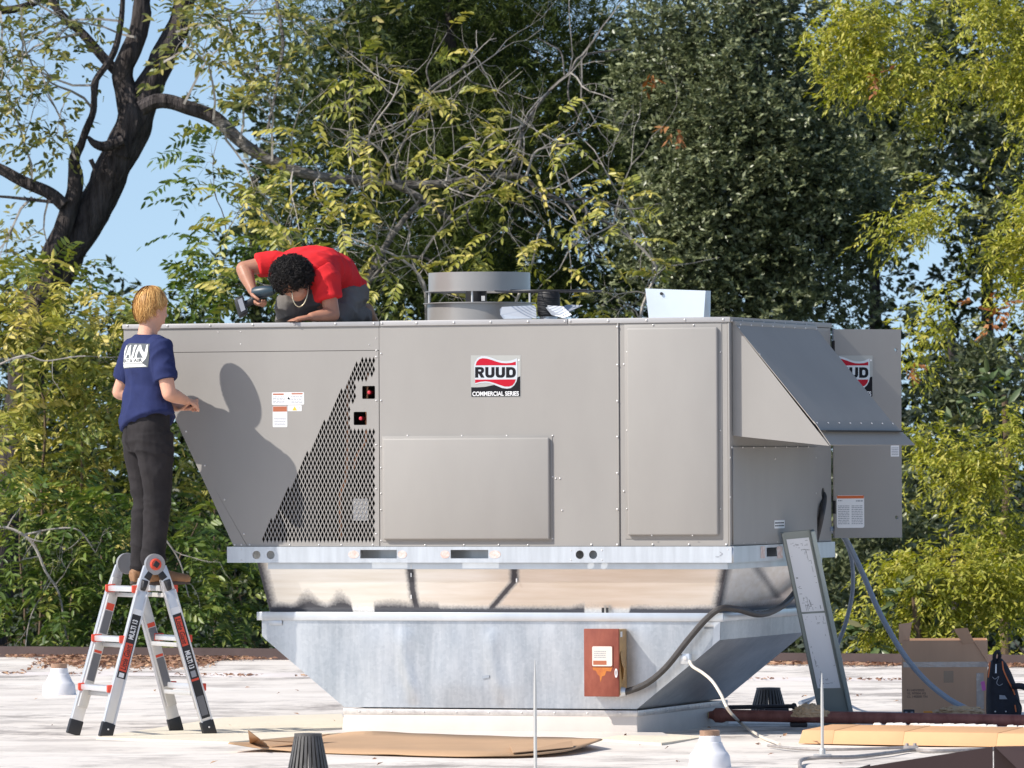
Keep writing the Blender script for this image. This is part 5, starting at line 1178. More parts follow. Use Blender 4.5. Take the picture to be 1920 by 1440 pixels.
def thmax(ph):
    c = math.cos(ph); back = rad(128); front_ = rad(62); sidea = rad(84)
    return (front_*(c)+sidea*(1-c)) if c > 0 else (sidea*(1+c)+back*(-c))
r2 = random.Random(3)
for j in range(9):
    for k in range(28):
        ph = 2*math.pi*k/28; v.append(hp2(thmax(ph)*.97*j/8+.001, ph, .985)); rn.append(.25)
for j in range(8):
    for k in range(28): f.append((j*28+k, (j+1)*28+k, (j+1)*28+(k+1) % 28, j*28+(k+1) % 28))
for _ in range(3000):
    ph = r2.uniform(0, 2*math.pi); tm = thmax(ph); t0 = tm*r2.random()**.7*.85; t1_ = min(tm*(1.0+.16*r2.random()), t0+rad(r2.uniform(30, 60))); lift = r2.uniform(.985, 1.075); wv = r2.uniform(-.45, .45); sh = r2.random(); w_ = r2.uniform(.0015, .0035); k0 = len(v)
    for j in range(5):
        t = j/4; th = t0+(t1_-t0)*t; p = hp2(th, ph+wv*t*t, lift+.012*math.sin(t*3)); q = hp2(th, ph+wv*t*t+.05, lift); e = (q-p).normalized()*w_*(1-.7*t*t)
        v += [p-e, p+e]; rn += [sh, sh]
    for j in range(4): f.append((k0+2*j, k0+2*j+1, k0+2*j+3, k0+2*j+2))
o = pyobj('hair', v, f, BLOND, wa, True); at_ = o.data.attributes.new('rnd', 'FLOAT', 'POINT'); at_.data.foreach_set('value', rn)
# print on the shirt's back, wrapped on the cloth
dg = bpy.context.evaluated_depsgraph_get(); bvh = BVHTree.FromPolygons([v_.co for v_ in shirtA.data.vertices], [tuple(p.vertices) for p in shirtA.data.polygons])
def wrap(me, name, m, parent, lift):
    bm = bmesh.new(); bm.from_mesh(me); bmesh.ops.subdivide_edges(bm, edges=[e for e in bm.edges if e.calc_length() > .02], cuts=3, use_grid_fill=True); bm.to_mesh(me); bm.free()
    for v_ in me.vertices:
        v_.co.y = 1.372+(v_.co.y-1.338)*1.12
        h = bvh.ray_cast(Vector((v_.co.x, -.5, v_.co.y)), Vector((0, 1, 0)))
        y = h[0].y if h[0] else -.1
        v_.co = Vector((v_.co.x, y-lift-max(0, v_.co.z), v_.co.y))
    me.update(); return link(name, me, m, parent)
def flat(poly):
    me = bpy.data.meshes.new('p'); bm = bmesh.new(); x0 = min(p[0] for p in poly); x1 = max(p[0] for p in poly)
    n = 14; lo = []; 
    def yrange(x):
        ys = []
        for (a, b_) in zip(poly, poly[1:]+poly[:1]):
            if (a[0]-x)*(b_[0]-x) <= 0 and abs(a[0]-b_[0]) > 1e-6: ys.append(a[1]+(b_[1]-a[1])*(x-a[0])/(b_[0]-a[0]))
        return min(ys), max(ys)
    rows = []
    for i in range(n+1):
        x = x0+(x1-x0)*(i*.998+.001)/n; a, b_ = yrange(x); rows.append([bm.verts.new((x, a+(b_-a)*k/4, 0)) for k in range(5)])
    for i in range(n):
        for k in range(4): bm.faces.new((rows[i][k], rows[i+1][k], rows[i+1][k+1], rows[i][k+1]))
    bm.to_mesh(me); bm.free(); return me
PRINT = mat('white_print', (.80, .80, .76), .7); PSH = mat('print_shadow', (.10, .11, .12), .8)
xa, xb = -.128, .138
wrap(flat([(xa-.004, 1.262), (xb+.014, 1.268), (xb+.02, 1.300), (xb+.016, 1.322), (xb+.036, 1.392), (-.02, 1.398), (xa-.004, 1.390)]), 'print_outline', PSH, wa, .0015)
me = text_mesh('RAIN', .1, 0, .0035, .16, spacing=1.12); xs = [q.co.x for q in me.vertices]; ys = [q.co.y for q in me.vertices]
me.transform(Matrix.Translation((xa, 1.318, 0)) @ Matrix.Diagonal(((xb-xa+.018)/(max(xs)-min(xs)), .070/(max(ys)-min(ys)), 1, 1)) @ Matrix.Translation((-min(xs), -min(ys), 0))); wrap(me, 'print_lettering', PRINT, wa, .003)
wrap(flat([(xa, 1.290), (xb, 1.290), (xb+.004, 1.318), (xa, 1.318)]), 'print_band', PRINT, wa, .0025)
me = text_mesh('HEAT & AIR', .1, 0, .002); xs = [q.co.x for q in me.vertices]; ys = [q.co.y for q in me.vertices]
me.transform(Matrix.Translation((xa+.02, 1.295, 0)) @ Matrix.Diagonal(((xb-xa-.03)/(max(xs)-min(xs)), .019/(max(ys)-min(ys)), 1, 1)) @ Matrix.Translation((-min(xs), -min(ys), 0))); wrap(me, 'print_lettering', PSH, wa, .004)
wrap(flat([(xa, 1.268), (xb+.008, 1.272), (xb+.004, 1.287), (xa, 1.286)]), 'print_band', PRINT, wa, .0025)
q = MB(); q.box(-.018, .004, -.137, -.128, .985, 1.012); q.build('belt_tag', WHITE, wa, bevel=.002)
# a small part held in both hands
t = thing('small_part', 'small dark fitting held in the standing workers hands', 'fitting', wa.matrix_basis @ Vector((.03, .27, 1.065)))
q = MB(); q.lathe((0, 0, -.02), [(0, 0), (.010, 0), (.012, .01), (.010, .03), (0, .031)], 10); q.build('fitting_body', RUBBER, t, True)

# ------------------------------------------------ kneeling worker on the unit
kb = at(590, 602, 41.30); kb.z = ZT
wb = thing('person', 'dark haired worker in a red shirt kneeling bent over on top of the unit', 'person', kb)
LS = Vector((-.235, -.07, .365)); RS = Vector((.075, -.27, .255)); M0 = (LS+RS)/2; PV = Vector((.170, .26, .215))
wid = (RS-LS).normalized()
LE, LW = Vector((-.425, -.12, .330)), Vector((-.362, -.23, .185)); RE, RW = Vector((.115, -.30, .045)), Vector((-.015, -.40, .028))
T = Body()
T.loft([(PV+Vector((.045, .05, -.03)), .135, .115), (PV, .148, .125), (PV.lerp(M0, .25)+Vector((0, 0, .075)), .158, .130), (PV.lerp(M0, .55)+Vector((0, 0, .085)), .165, .125), (PV.lerp(M0, .85)+Vector((0, 0, .035)), .185, .115), (M0+Vector((-.02, -.03, .0)), .165, .095), (M0+Vector((-.04, -.085, -.025)), .09, .07)], wid, 28)
T.loft([(LS+Vector((.05, -.01, -.02)), .085, .085), (LS, .080, .082), (LS.lerp(LE, .30), .074, .078), (LS.lerp(LE, .56), .071, .076)], (0, 0, 1), 18)
T.loft([(RS+Vector((-.04, .02, .04)), .085, .085), (RS, .082, .082), (RS.lerp(RE, .3), .076, .076), (RS.lerp(RE, .55), .076, .074)], (1, 0, 0), 18)
axT = (M0-PV).normalized()
def foldsB(p):
    u = p.dot(wid); s_ = p.dot(axT); near = max(0, 1-(p-RS).length/.30)+max(0, 1-(p-LS).length/.20)
    return (.010+.016*near)*ridge((s_*9+u*6, u*3, p.z*5))+.008*ridge((u*9, s_*3, p.z*3+4))+.003*noise.noise(p*20)-.010
solid(T, .007, 4, 't_shirt', REDS, wb, foldsB)
L = Body()
kn1 = Vector((-.165, -.10, .105)); an1 = Vector((-.125, .10, -.005)); kn2 = Vector((.165, .02, .055)); an2 = Vector((.30, .40, .06))
L.ball(PV+Vector((.02, .03, -.02)), (.140, .12, .115), wid)
L.tube([PV+Vector((-.04, .0, -.02)), PV.lerp(kn1, .5)+Vector((-.03, 0, .0)), kn1], [.115, .098, .078], 18); L.ball(kn1, .080); L.tube([kn1, kn1.lerp(an1, .5)+Vector((-.015, -.02, -.02)), an1], [.078, .074, .056], 16)
L.tube([PV+Vector((.03, .0, -.02)), PV.lerp(kn2, .5)+Vector((.01, 0, .015)), kn2], [.118, .102, .076], 18); L.ball(kn2, .076); L.tube([kn2, kn2.lerp(an2, .5), an2], [.072, .066, .052], 16)
def foldsK(p): return .013*ridge((p.x*6+p.z*8, p.y*5, p.z*9-p.x*5))+.006*ridge((p.x*13, p.y*9, p.z*4))+.003*noise.noise(p*20)-.009
solid(L, .007, 4, 'trousers', KHAKI, wb, foldsK)
for a_, d_ in ((an1, Vector((-.25, -.9, -.05))), (an2, Vector((.2, .9, -.1)))):
    B = Body(); d_ = d_.normalized(); B.loft([(a_-d_*.06+Vector((0, 0, .01)), .035, .04), (a_+d_*.02+Vector((0, 0, .02)), .045, .055), (a_+d_*.10, .045, .04), (a_+d_*.18+Vector((0, 0, -.012)), .04, .03), (a_+d_*.22+Vector((0, 0, -.015)), .02, .018)], wid, 14)
    for i_, p in enumerate(B.v): B.v[i_] = (p[0], p[1], max(p[2], .002))
    solid(B, .006, 3, 'boot', BOOT, wb)
HC = Vector((-.125, -.325, .272))
B = Body()
B.loft([(PV, .08, .07), (PV.lerp(M0, .5)+Vector((0, 0, .05)), .11, .08), (M0+Vector((0, 0, -.01)), .14, .075), (M0+Vector((-.03, -.07, -.02)), .065, .06), (M0+Vector((-.045, -.12, -.025)), .056, .056), (HC+Vector((.0, .03, -.0)), .06, .06)], wid, 20)
B.tube([PV, PV.lerp(kn1, .5), kn1, an1], [.09, .08, .06, .045], 12); B.tube([PV, PV.lerp(kn2, .5), kn2, an2], [.09, .08, .06, .045], 12)
face = Vector((.22, .02, -.97)).normalized()                                                                  # where the face looks
B.ball(HC+face*.02, (.078, .098, .098), wid, (0, -.9, .3)); B.ball(HC+face*.075+Vector((.02, -.01, -.015)), (.055, .06, .055), wid, (0, -.9, .3))
B.ball(HC+face*.105+Vector((.01, -.045, .0)), (.014, .016, .022), wid)                                          # nose
for s_ in (-1, 1): B.ball(HC+wid*.082*s_+face*.03, (.012, .02, .03), wid)
B.limb(LS, LE, .054, .045); B.limb(LE, LW, .047, .028, .046); B.ball(LE, .045); hand(B, LW, (.10, -.12, -.28), (.75, -.35, .15), .95, -1)
B.limb(RS, RE, .054, .046); B.limb(RE, RW, .047, .029, .046); B.ball(RE, .045); hand(B, RW, (-.8, -.45, -.1), (0, 0, -1), .18, 1)
for i_, p in enumerate(B.v): B.v[i_] = (p[0], p[1], max(p[2], .003))
solid(B, .0055, 3, 'body', SKIN_B, wb)
# curly hair
CURL = hair_mat('black_curly_hair', (.008, .007, .007), (.022, .019, .018), .6)
v = []; f = []; rn = []; r3 = random.Random(9); mbh = MB()
hc2 = HC+Vector((-.003, .0, .012)); radh = Vector((.120, .112, .112))
for j in range(11):
    for k in range(20):
        ph = 2*math.pi*k/20; th = math.pi*j/10; mbh.v.append(tuple(hc2+Vector((radh.x*math.sin(th)*math.cos(ph), radh.y*math.sin(th)*math.sin(ph), radh.z*math.cos(th)))*.93))
for j in range(10):
    for k in range(20): mbh.f.append((j*20+k, (j+1)*20+k, (j+1)*20+(k+1) % 20, j*20+(k+1) % 20)); mbh.m.append(0)
nb_ = len(mbh.v); cnt = 0
while cnt < 2800:
    d = Vector((r3.gauss(0, 1), r3.gauss(0, 1), r3.gauss(0, 1))).normalized()
    if d.dot(face) > .80: continue
    cnt += 1; c = hc2+Vector((radh.x*d.x, radh.y*d.y, radh.z*d.z))*r3.uniform(.92, 1.14); u = d.orthogonal().normalized(); w_ = d.cross(u); rr_ = r3.uniform(.004, .0095); a0 = r3.uniform(0, 6.28); tilt = r3.uniform(-.8, .8)
    pts = []
    for i in range(7):
        a = a0+i*.95; pts.append(c+u*math.cos(a)*rr_+w_*math.sin(a)*rr_*math.cos(tilt)+d*(math.sin(a)*rr_*math.sin(tilt)+i*.0012))
    mbh.tube(pts, [.001, .0017, .002, .002, .002, .0017, .0008], 4)
o = mbh.build('hair', CURL, wb, True); at_ = o.data.attributes.new('rnd', 'FLOAT', 'POINT'); rr3 = np.repeat(rng.random((len(o.data.vertices)//28)+1), 28)[:len(o.data.vertices)]; at_.data.foreach_set('value', rr3.astype(np.float32))
GOLD = mat('pale_gold', (.72, .62, .42), .3, .7)
q = MB(); cp_ = smooth_path([(-.125, -.385, .195), (-.118, -.40, .135), (-.098, -.405, .100), (-.075, -.405, .093), (-.05, -.40, .115), (-.032, -.385, .165), (-.026, -.35, .225)], 6)
for a, b_ in zip(cp_[:-1], cp_[1:]): q.tube([a, a.lerp(b_, .8)], .0034, 6)
stuff(q.build('necklace', GOLD, wb, True))
# impact driver in his hand
TEAL = mat('driver_shell', (.022, .045, .062), .4); hp0 = LW+Vector((.030, -.035, -.035))
drv = thing('impact_driver', 'dark blue cordless impact driver held in the kneeling workers hand', 'power tool', kb+hp0); drv.scale = (1.22, 1.22, 1.22)
ax_ = Vector((.86, -.35, .10)).normalized(); dn_ = Vector((-.80, -.12, -.42)).normalized()
q = MB(); q.tube([Vector((0, 0, .02))-dn_*.02, dn_*.04, dn_*.09], [.018, .017, .019], 12); q.build('handle', RUBBER, drv, True)
q = MB(); c = Vector((.03, -.01, .03)); q.lathe(c-ax_*.06, [(0, 0), (.026, .002), (.031, .02), (.031, .07), (.024, .10), (.018, .115), (.010, .118), (.009, .14), (0, .142)], 18, axis=ax_); q.build('motor_housing', TEAL, drv, True)
q = MB(); c = dn_*.095; e1 = Vector((.28, -.2, -.9)).normalized()*.045; e2 = dn_*.024; e3 = e1.cross(dn_).normalized()*.032
q.hexa([c-e1-e2-e3, c+e1-e2-e3, c+e1-e2+e3, c-e1-e2+e3, c-e1+e2-e3, c+e1+e2-e3, c+e1+e2+e3, c-e1+e2+e3]); q.build('battery', RUBBER, drv, bevel=.006)
q = MB(); c = dn_*.092-e3*1.03; q.hexa([c-e1*.7-e2*.5, c+e1*.7-e2*.5, c+e1*.7-e2*.5-e3*.04, c-e1*.7-e2*.5-e3*.04, c-e1*.7+e2*.5, c+e1*.7+e2*.5, c+e1*.7+e2*.5-e3*.04, c-e1*.7+e2*.5-e3*.04]); q.build('battery_label', GREYINK, drv)
# ================================================================ TREES
def leaf_mat(name, cols, rough=.45, trans=.28, spec=.4):
    m = bpy.data.materials.new(name); m.use_nodes = True; N = m.node_tree.nodes; L = m.node_tree.links; b = N['Principled BSDF']; out = N['Material Output']
    a = N.new('ShaderNodeAttribute'); a.attribute_name = 'rnd'; r = N.new('ShaderNodeValToRGB'); el = r.color_ramp.elements
    el[0].color = (*cols[0], 1); el[1].color = (*cols[-1], 1)
    for i, c in enumerate(cols[1:-1]): e = el.new((i+1)/(len(cols)-1)); e.color = (*c, 1)
    L.new(a.outputs['Fac'], r.inputs[0]); L.new(r.outputs[0], b.inputs['Base Color']); b.inputs['Roughness'].default_value = rough; b.inputs['Specular IOR Level'].default_value = spec
    t = N.new('ShaderNodeBsdfTranslucent'); hs = N.new('ShaderNodeHueSaturation'); hs.inputs['Value'].default_value = 1.25; hs.inputs['Saturation'].default_value = 1.15
    L.new(r.outputs[0], hs.inputs['Color']); L.new(hs.outputs[0], t.inputs[0]); mx = N.new('ShaderNodeMixShader'); mx.inputs[0].default_value = trans
    L.new(b.outputs[0], mx.inputs[1]); L.new(t.outputs[0], mx.inputs[2]); L.new(mx.outputs[0], out.inputs[0]); return m
def norm(a): return a/np.maximum(np.linalg.norm(a, axis=-1, keepdims=True), 1e-9)
TEMPL = {'ovate': (np.array([(0, 0, 0), (.28, .40, .10), (.66, .38, .06), (1, 0, -.10), (.66, -.38, .06), (.28, -.40, .10)]), [(0, 1, 2, 3), (0, 3, 4, 5)]),
         'diamond': (np.array([(0, 0, 0), (.45, .5, .12), (1, 0, -.05), (.45, -.5, .12)]), [(0, 2, 1), (0, 3, 2)]),
         'needle': (np.array([(0, -.25, 0), (0, .25, 0), (.6, .5, 0), (1, 0, 0)]), [(0, 1, 2, 3)])}
class Leaves:
    def __init__(s): s.V = []; s.F = []; s.R = []; s.n = 0; s.sz = []
    def add(s, pos, d, nrm, ln, wd, rnd, kind='ovate'):
        T_, F_ = TEMPL[kind]; d = norm(d); sd = norm(np.cross(d, nrm)); up = np.cross(sd, d); n = len(pos); k = len(T_)
        ln = np.broadcast_to(ln, (n,)); wd = np.broadcast_to(wd, (n,))
        P = pos[:, None]+d[:, None]*(T_[None, :, 0:1]*ln[:, None, None])+sd[:, None]*(T_[None, :, 1:2]*wd[:, None, None])+up[:, None]*(T_[None, :, 2:3]*wd[:, None, None])
        s.V.append(P.reshape(-1, 3)); s.R.append(np.repeat(np.broadcast_to(rnd, (n,)), k))
        base = s.n+np.arange(n)*k
        for f in F_: s.F.append(base[:, None]+np.array(f)[None]); 
        s.n += n*k
    def build(s, name, m, parent, origin=(0, 0, 0)):
        V = np.concatenate(s.V)-np.array(origin); R = np.concatenate(s.R); me = bpy.data.meshes.new(name)
        loops = np.concatenate([f.reshape(-1) for f in s.F]); tot = np.concatenate([np.full(len(f), f.shape[1]) for f in s.F]); st = np.concatenate([[0], np.cumsum(tot)[:-1]])
        me.vertices.add(len(V)); me.vertices.foreach_set('co', V.astype(np.float32).ravel()); me.loops.add(len(loops)); me.loops.foreach_set('vertex_index', loops.astype(np.int32))
        me.polygons.add(len(tot)); me.polygons.foreach_set('loop_start', st.astype(np.int32)); me.polygons.foreach_set('loop_total', tot.astype(np.int32)); me.update(calc_edges=True)
        a = me.attributes.new('rnd', 'FLOAT', 'POINT'); a.data.foreach_set('value', R.astype(np.float32))
        return link(name, me, m, parent)
def rdir(n): return norm(rng.normal(size=(n, 3)))
def blob(px, py, Y, rx, ry, dz=None):      # a foliage mass measured in the picture -> centre and radii in metres
    c = at(px, py, Y); k = 1/ppm(Y); return (np.array(c), np.array((rx*k, (dz if dz else max(rx, ry)*k*.9), ry*k)))
def clumps(blobs, per_m3, size, seed_gap=.0, shell=.45):
    """centres of leaf clumps, denser toward each mass's surface; returns centre, outward direction"""
    C = []; D = []
    for c, r in blobs:
        vol = 4.19*r[0]*r[1]*r[2]; n = max(6, int(vol*per_m3)); d = rdir(n); fl = (d[:, 1] > .25) & (rng.random(n) < .75); d[fl, 1] *= -1; rr = rng.random(n)**shell
        p = c+d*r*rr[:, None]
        C.append(p); D.append(norm(d/r*r.mean()))
    C = np.concatenate(C); D = np.concatenate(D)
    if seed_gap:
        keep = np.array([noise.noise(Vector(p)*1.3) for p in C]) > seed_gap; C = C[keep]; D = D[keep]
    return C, D
UPV = np.array((0, 0, 1.0))
def twig_leaves(Lv, C, D, per, tw_len, ln, wd, droop=.2, up=.2, spread=.8, kind='ovate', jit=.5, leafdroop=.3, rbias=None):
    """each clump: a short twig with alternate leaves"""
    n = len(C); ax = norm(D*.8+UPV*up+rng.normal(size=(n, 3))*spread*.6); L_ = tw_len*rng.uniform(.6, 1.3, n); rb = rng.random(n)
    for j in range(per):
        t = (j+.5)/per+rng.uniform(-.5, .5, n)/per
        p = C+ax*(L_*t)[:, None]; p[:, 2] -= droop*L_*t*t
        side_ = norm(np.cross(ax, UPV+rng.normal(size=(n, 3))*.3))*(1 if j % 2 else -1)
        d = norm(ax*(.55+.5*t[:, None])+side_*.8+rng.normal(size=(n, 3))*jit*.5-UPV*leafdroop)
        nr = norm(UPV+D*.4+rng.normal(size=(n, 3))*jit)
        Lv.add(p, d, nr, ln*rng.uniform(.5, 1.35, n), wd*rng.uniform(.6, 1.3, n), np.clip(rb*.5+rng.random(n)*.5+(0 if rbias is None else rbias), 0, 1), kind)
def pinnate(Lv, C, D, pairs, length, ln, wd, droop=.35, up=.15, rb=None, kind='ovate'):
    n = len(C); ax = norm(D+UPV*up+rng.normal(size=(n, 3))*.45); L_ = length*rng.uniform(.65, 1.25, n); rb = rng.random(n) if rb is None else rb
    sd = norm(np.cross(ax, UPV+rng.normal(size=(n, 3))*.35)); nrm_ = np.cross(sd, ax)
    prev = C.copy()
    for j in range(pairs+1):
        t = .22+.78*j/pairs; p = C+ax*(L_*t)[:, None]; p[:, 2] -= droop*L_*t*t; tan = norm(ax-UPV*(2*droop*t))
        # rachis ribbon
        seg = p-prev; Lv.add(prev, seg, nrm_, np.linalg.norm(seg, axis=1), .006, np.clip(rb*.3+.5, 0, 1), 'needle'); prev = p
        for sg in ((-1, 1) if j < pairs else (0,)):
            d = norm(tan*(.45 if sg else 1)+sd*sg*.9-UPV*.22+rng.normal(size=(n, 3))*.13); nr = norm(nrm_*.8+UPV*.35+rng.normal(size=(n, 3))*.45)
            sz = (1-.25*abs(t-.6))*rng.uniform(.8, 1.12, n); Lv.add(p, d, nr, ln*sz, wd*sz, np.clip(rb*.75+rng.random(n)*.3-.02, 0, 1), kind)
def spray(Lv, C, D, per, length, ln, wd, up=.35):
    """feathery cedar spray"""
    n = len(C); ax = norm(D*.9+UPV*up+rng.normal(size=(n, 3))*.5); L_ = length*rng.uniform(.6, 1.3, n); rb = rng.random(n); sd = norm(np.cross(ax, rdir(n)))
    bn = np.cross(ax, sd)
    for j in range(per):
        t = (j+.3)/per; p = C+ax*(L_*t)[:, None]; a = rng.uniform(0, 6.28, n); q = sd*np.cos(a)[:, None]+bn*np.sin(a)[:, None]*.5
        d = norm(ax*.9+q*.75+rng.normal(size=(n, 3))*.15-UPV*.08); Lv.add(p, d, rdir(n), ln*(1.1-.5*t)*rng.uniform(.7, 1.3, n), wd, np.clip(rb*.6+rng.random(n)*.4, 0, 1), 'needle')
BARK = mat('dark_bark', (.022, .018, .017), .92, 0, 0, 9, 1.0, 16, .15, col2=(.105, .09, .085), stretch=(1.8, 1.8, .30), detail=9, bdist=.06)
BARKG = mat('grey_twig_bark', (.22, .195, .17), .85, 0, 0, 10, .5, 30, .2, col2=(.50, .46, .41), detail=6)
BARKM = mat('lichened_bark', (.045, .038, .034), .9, 0, 0, 14, 1.0, 20, .15, col2=(.26, .245, .225), stretch=(.6, 1.5, 1.5), detail=9, bdist=.04)
BARKB = mat('brown_stem', (.13, .085, .05), .8, 0, .3, 12)
def branch(mb, pts, Y, n=5, wob=.012, seg=10, thin=.84):   # pts: (px, py, radius px)
    k = 1/ppm(Y); P = [at(p[0], p[1], Y+(p[3] if len(p) > 3 else 0)) for p in pts]; S_ = smooth_path(P, n); R_ = []
    for i in range(len(pts)-1):
        for j in range(n): R_.append((pts[i][2]+(pts[i+1][2]-pts[i][2])*j/n)*k)
    R_.append(pts[-1][2]*k); R_ = [r_*thin for r_ in R_]; sd = len(mb.v)
    S_ = [p+Vector((noise.noise(p*3+Vector((sd, 0, 0))), noise.noise(p*3+Vector((0, sd, 0))), noise.noise(p*3)))*wob*(1+20*r_) for p, r_ in zip(S_, R_)]
    mb.tube(S_, R_, seg if R_[0] > .03 else 5); return S_, R_
TWR = random.Random(21)
def twigs(mb, base, d, length, r, depth, tips, gravity=.0):   # bare branching twig
    p = Vector(base); d = Vector(d).normalized(); pts = [p.copy()]; rad_ = [r]; n = 5
    for i in range(n):
        d = (d+Vector((TWR.gauss(0, .22), TWR.gauss(0, .22), TWR.gauss(0, .22)-gravity))).normalized(); p = p+d*length/n; pts.append(p.copy()); rad_.append(r*(1-.6*(i+1)/n))
        if depth > 0 and i >= 1 and TWR.random() < .62:
            dd = (d+Vector((TWR.gauss(0, .7), TWR.gauss(0, .5), TWR.gauss(0, .7)))).normalized(); twigs(mb, p, dd, length*TWR.uniform(.4, .7), rad_[-1]*.65, depth-1, tips, gravity)
    mb.tube(pts, rad_, 4); tips.append((pts[-1], d))

# ---------------- the leaning oak
YO = 65.0
oak = thing('oak_tree', 'big dark oak with leaning forked trunk and long limb reaching right', 'tree', (at(60, 700, YO).x, YO, -4.5))
OL = Vector(oak.location)
mb = MB()
branch(mb, [(-60, 1500, 46), (20, 900, 42), (75, 590, 41), (112, 500, 42), (165, 410, 41), (212, 320, 40), (246, 250, 42), (266, 205, 40), (292, 140, 29), (322, 70, 27), (342, 10, 25), (360, -80, 24)], YO, 7, .02, 16)
branch(mb, [(225, 290, 30), (240, 215, 30), (230, 150, 25), (250, 75, 22), (272, 0, 20), (290, -80, 18)], YO-.1, 6, .02, 14)
branch(mb, [(75, 560, 24), (100, 470, 23), (128, 390, 19), (142, 340, 18), (140, 295, 13), (152, 262, 9), (178, 205, 8), (180, 150, 7)], YO-.2, 6, .02, 12)
for v_ in range(len(mb.v)):
    p = Vector(mb.v[v_]); q = p+Vector((noise.noise(p*6), noise.noise(p*6+Vector((3, 1, 2))), 0))*.02; mb.v[v_] = tuple(q-OL)
mb.build('trunk', BARK, oak, True)
mb = MB(); tips = []
def B_(pts, Y=YO, **k): return branch(mb, pts, Y, **k)
B_([(262, 205, 18), (300, 188, 17), (345, 195, 16), (400, 225, 16), (450, 262, 14), (510, 302, 13), (580, 326, 12), (660, 338, 11.5), (740, 346, 10), (830, 343, 9), (930, 331, 8), (985, 336, 6), (1010, 356, 5), (1060, 380, 4), (1130, 412, 3), (1190, 452, 2.4), (1235, 500, 1.5)], YO-2.2)
B_([(118, 385, 15), (85, 358, 14), (40, 338, 13), (0, 318, 12), (-60, 300, 11)], YO-.3); B_([(105, 380, 4), (50, 372, 4), (0, 368, 3)], YO-.5)
B_([(232, 150, 12), (190, 100, 11), (150, 60, 10), (110, 20, 9), (80, -30, 8), (40, -90, 3)], YO); B_([(-30, 22, 10), (40, 14, 9), (90, -4, 8)], YO+.3); B_([(232, 262, 13), (200, 272, 12), (178, 268, 9), (164, 256, 4)], YO-.3)
B_([(172, 220, 7), (178, 180, 7), (182, 150, 8), (215, 95, 8), (228, 40, 7), (235, -60, 4)], YO-.4)
B_([(170, 300, 6), (178, 320, 5), (173, 345, 2)], YO-.4)
B_([(740, 346, 8), (790, 372, 7), (846, 412, 5)], YO-2.3)
B_([(672, 640, 8), (676, 580, 8), (695, 520, 8.5), (720, 470, 8), (760, 410, 6), (786, 378, 4)], YO-2.5); B_([(690, 530, 5), (730, 490, 4), (790, 482, 3), (820, 500, 2)], YO-2.6)
B_([(752, 345, 4), (745, 300, 3.5), (772, 235, 3.4), (800, 175, 3), (840, 145, 2.6), (895, 115, 1.6)], YO-2.5); B_([(868, 131, 2), (885, 155, 2), (920, 165, 1.6), (962, 182, 1)], YO-2.5); B_([(808, 165, 2), (800, 130, 1.8), (815, 100, 1.4), (838, 60, 1)], YO-2.6)
B_([(950, 333, 4.5), (975, 280, 4), (985, 235, 3.8), (1030, 170, 3.6), (1068, 135, 3.2), (1090, 105, 3), (1165, 92, 1.8)], YO-2.4); B_([(1072, 130, 2.4), (1066, 180, 2.2), (1085, 220, 1.8), (1098, 245, 1.2)], YO-2.4); B_([(1060, 140, 2), (1052, 100, 1.8), (1030, 85, 1.4), (1005, 72, 1)], YO-2.4)
B_([(850, 342, 3), (872, 380, 3), (880, 420, 2.4), (915, 445, 1.6)], YO-2.4); B_([(1060, 380, 3), (1110, 372, 2.4), (1180, 392, 2), (1240, 380, 1.2)], YO-2.5)
B_([(520, 0, 4), (530, 80, 4.5), (518, 160, 4), (500, 250, 3)], YO-1.5); B_([(430, 30, 3), (445, 110, 3), (480, 180, 2)], YO-1)
nlimb = len(mb.v)
for px, py, dx, dz, ln_ in ((0, 320, -.3, .8, 1.0), (60, 345, -.2, 1, 1.0), (110, 30, -.5, .6, 1.0), (150, 62, -.6, .3, .9), (180, 160, -.8, .3, 1.1), (178, 210, -.7, .5, .9), (300, 120, .7, .4, .9), (330, 60, .8, .2, 1.1), (345, 20, .8, -.2, 1.0), (345, 195, .4, .9, .8), (400, 225, .1, 1, .9), (450, 262, .2, 1, .8), (510, 302, .3, 1, .7),
                            (142, 300, -.4, .9, .9), (60, 370, -.6, -.3, .8), (90, 358, .1, -1, .6), (230, 40, -.8, .1, 1.1), (40, 14, .2, -.9, .9), (0, 22, .3, -.8, .8), (255, 70, -.9, .2, .8), (360, -10, .9, -.3, 1.3), (420, 240, .4, -.7, .6)):
    twigs(mb, at(px, py, YO-.3-(2 if px > 340 and py > 190 else 0)), (dx, TWR.uniform(-.5, .3), dz), ln_, .016, 3, tips)
bare = []
for px, py in ((600, 330), (660, 338), (700, 342), (760, 346), (830, 343), (880, 338), (930, 331), (970, 334), (1010, 356), (1060, 380), (1100, 398), (1150, 422), (985, 235), (1030, 170), (1068, 135), (772, 235), (800, 175), (845, 145), (720, 470), (695, 520), (790, 482), (875, 400), (1180, 392), (1090, 105), (550, 316), (760, 410)):
    for sg in (-1, 1):
        twigs(mb, at(px, py, YO-2.4), (TWR.gauss(.15, .6), TWR.uniform(-.5, .1), sg*TWR.uniform(.3, 1)), TWR.uniform(.45, 1.0), TWR.uniform(.007, .012), 2, bare)
for i in range(len(mb.v)): mb.v[i] = tuple(Vector(mb.v[i])-OL)
mb.m = [2 if (min(f) >= nlimb) else (1 if mb.v[f[0]][0]+OL.x > -2.75+.5*noise.noise(Vector(mb.v[f[0]])*3) else 0) for f in mb.f]
mb.build('limbs', [BARK, BARKM, BARKG], oak, True)
OAKL = leaf_mat('oak_leaf', [(.06, .085, .026), (.14, .17, .05), (.30, .29, .085), (.44, .36, .11)], .4, .3)
Lv = Leaves()
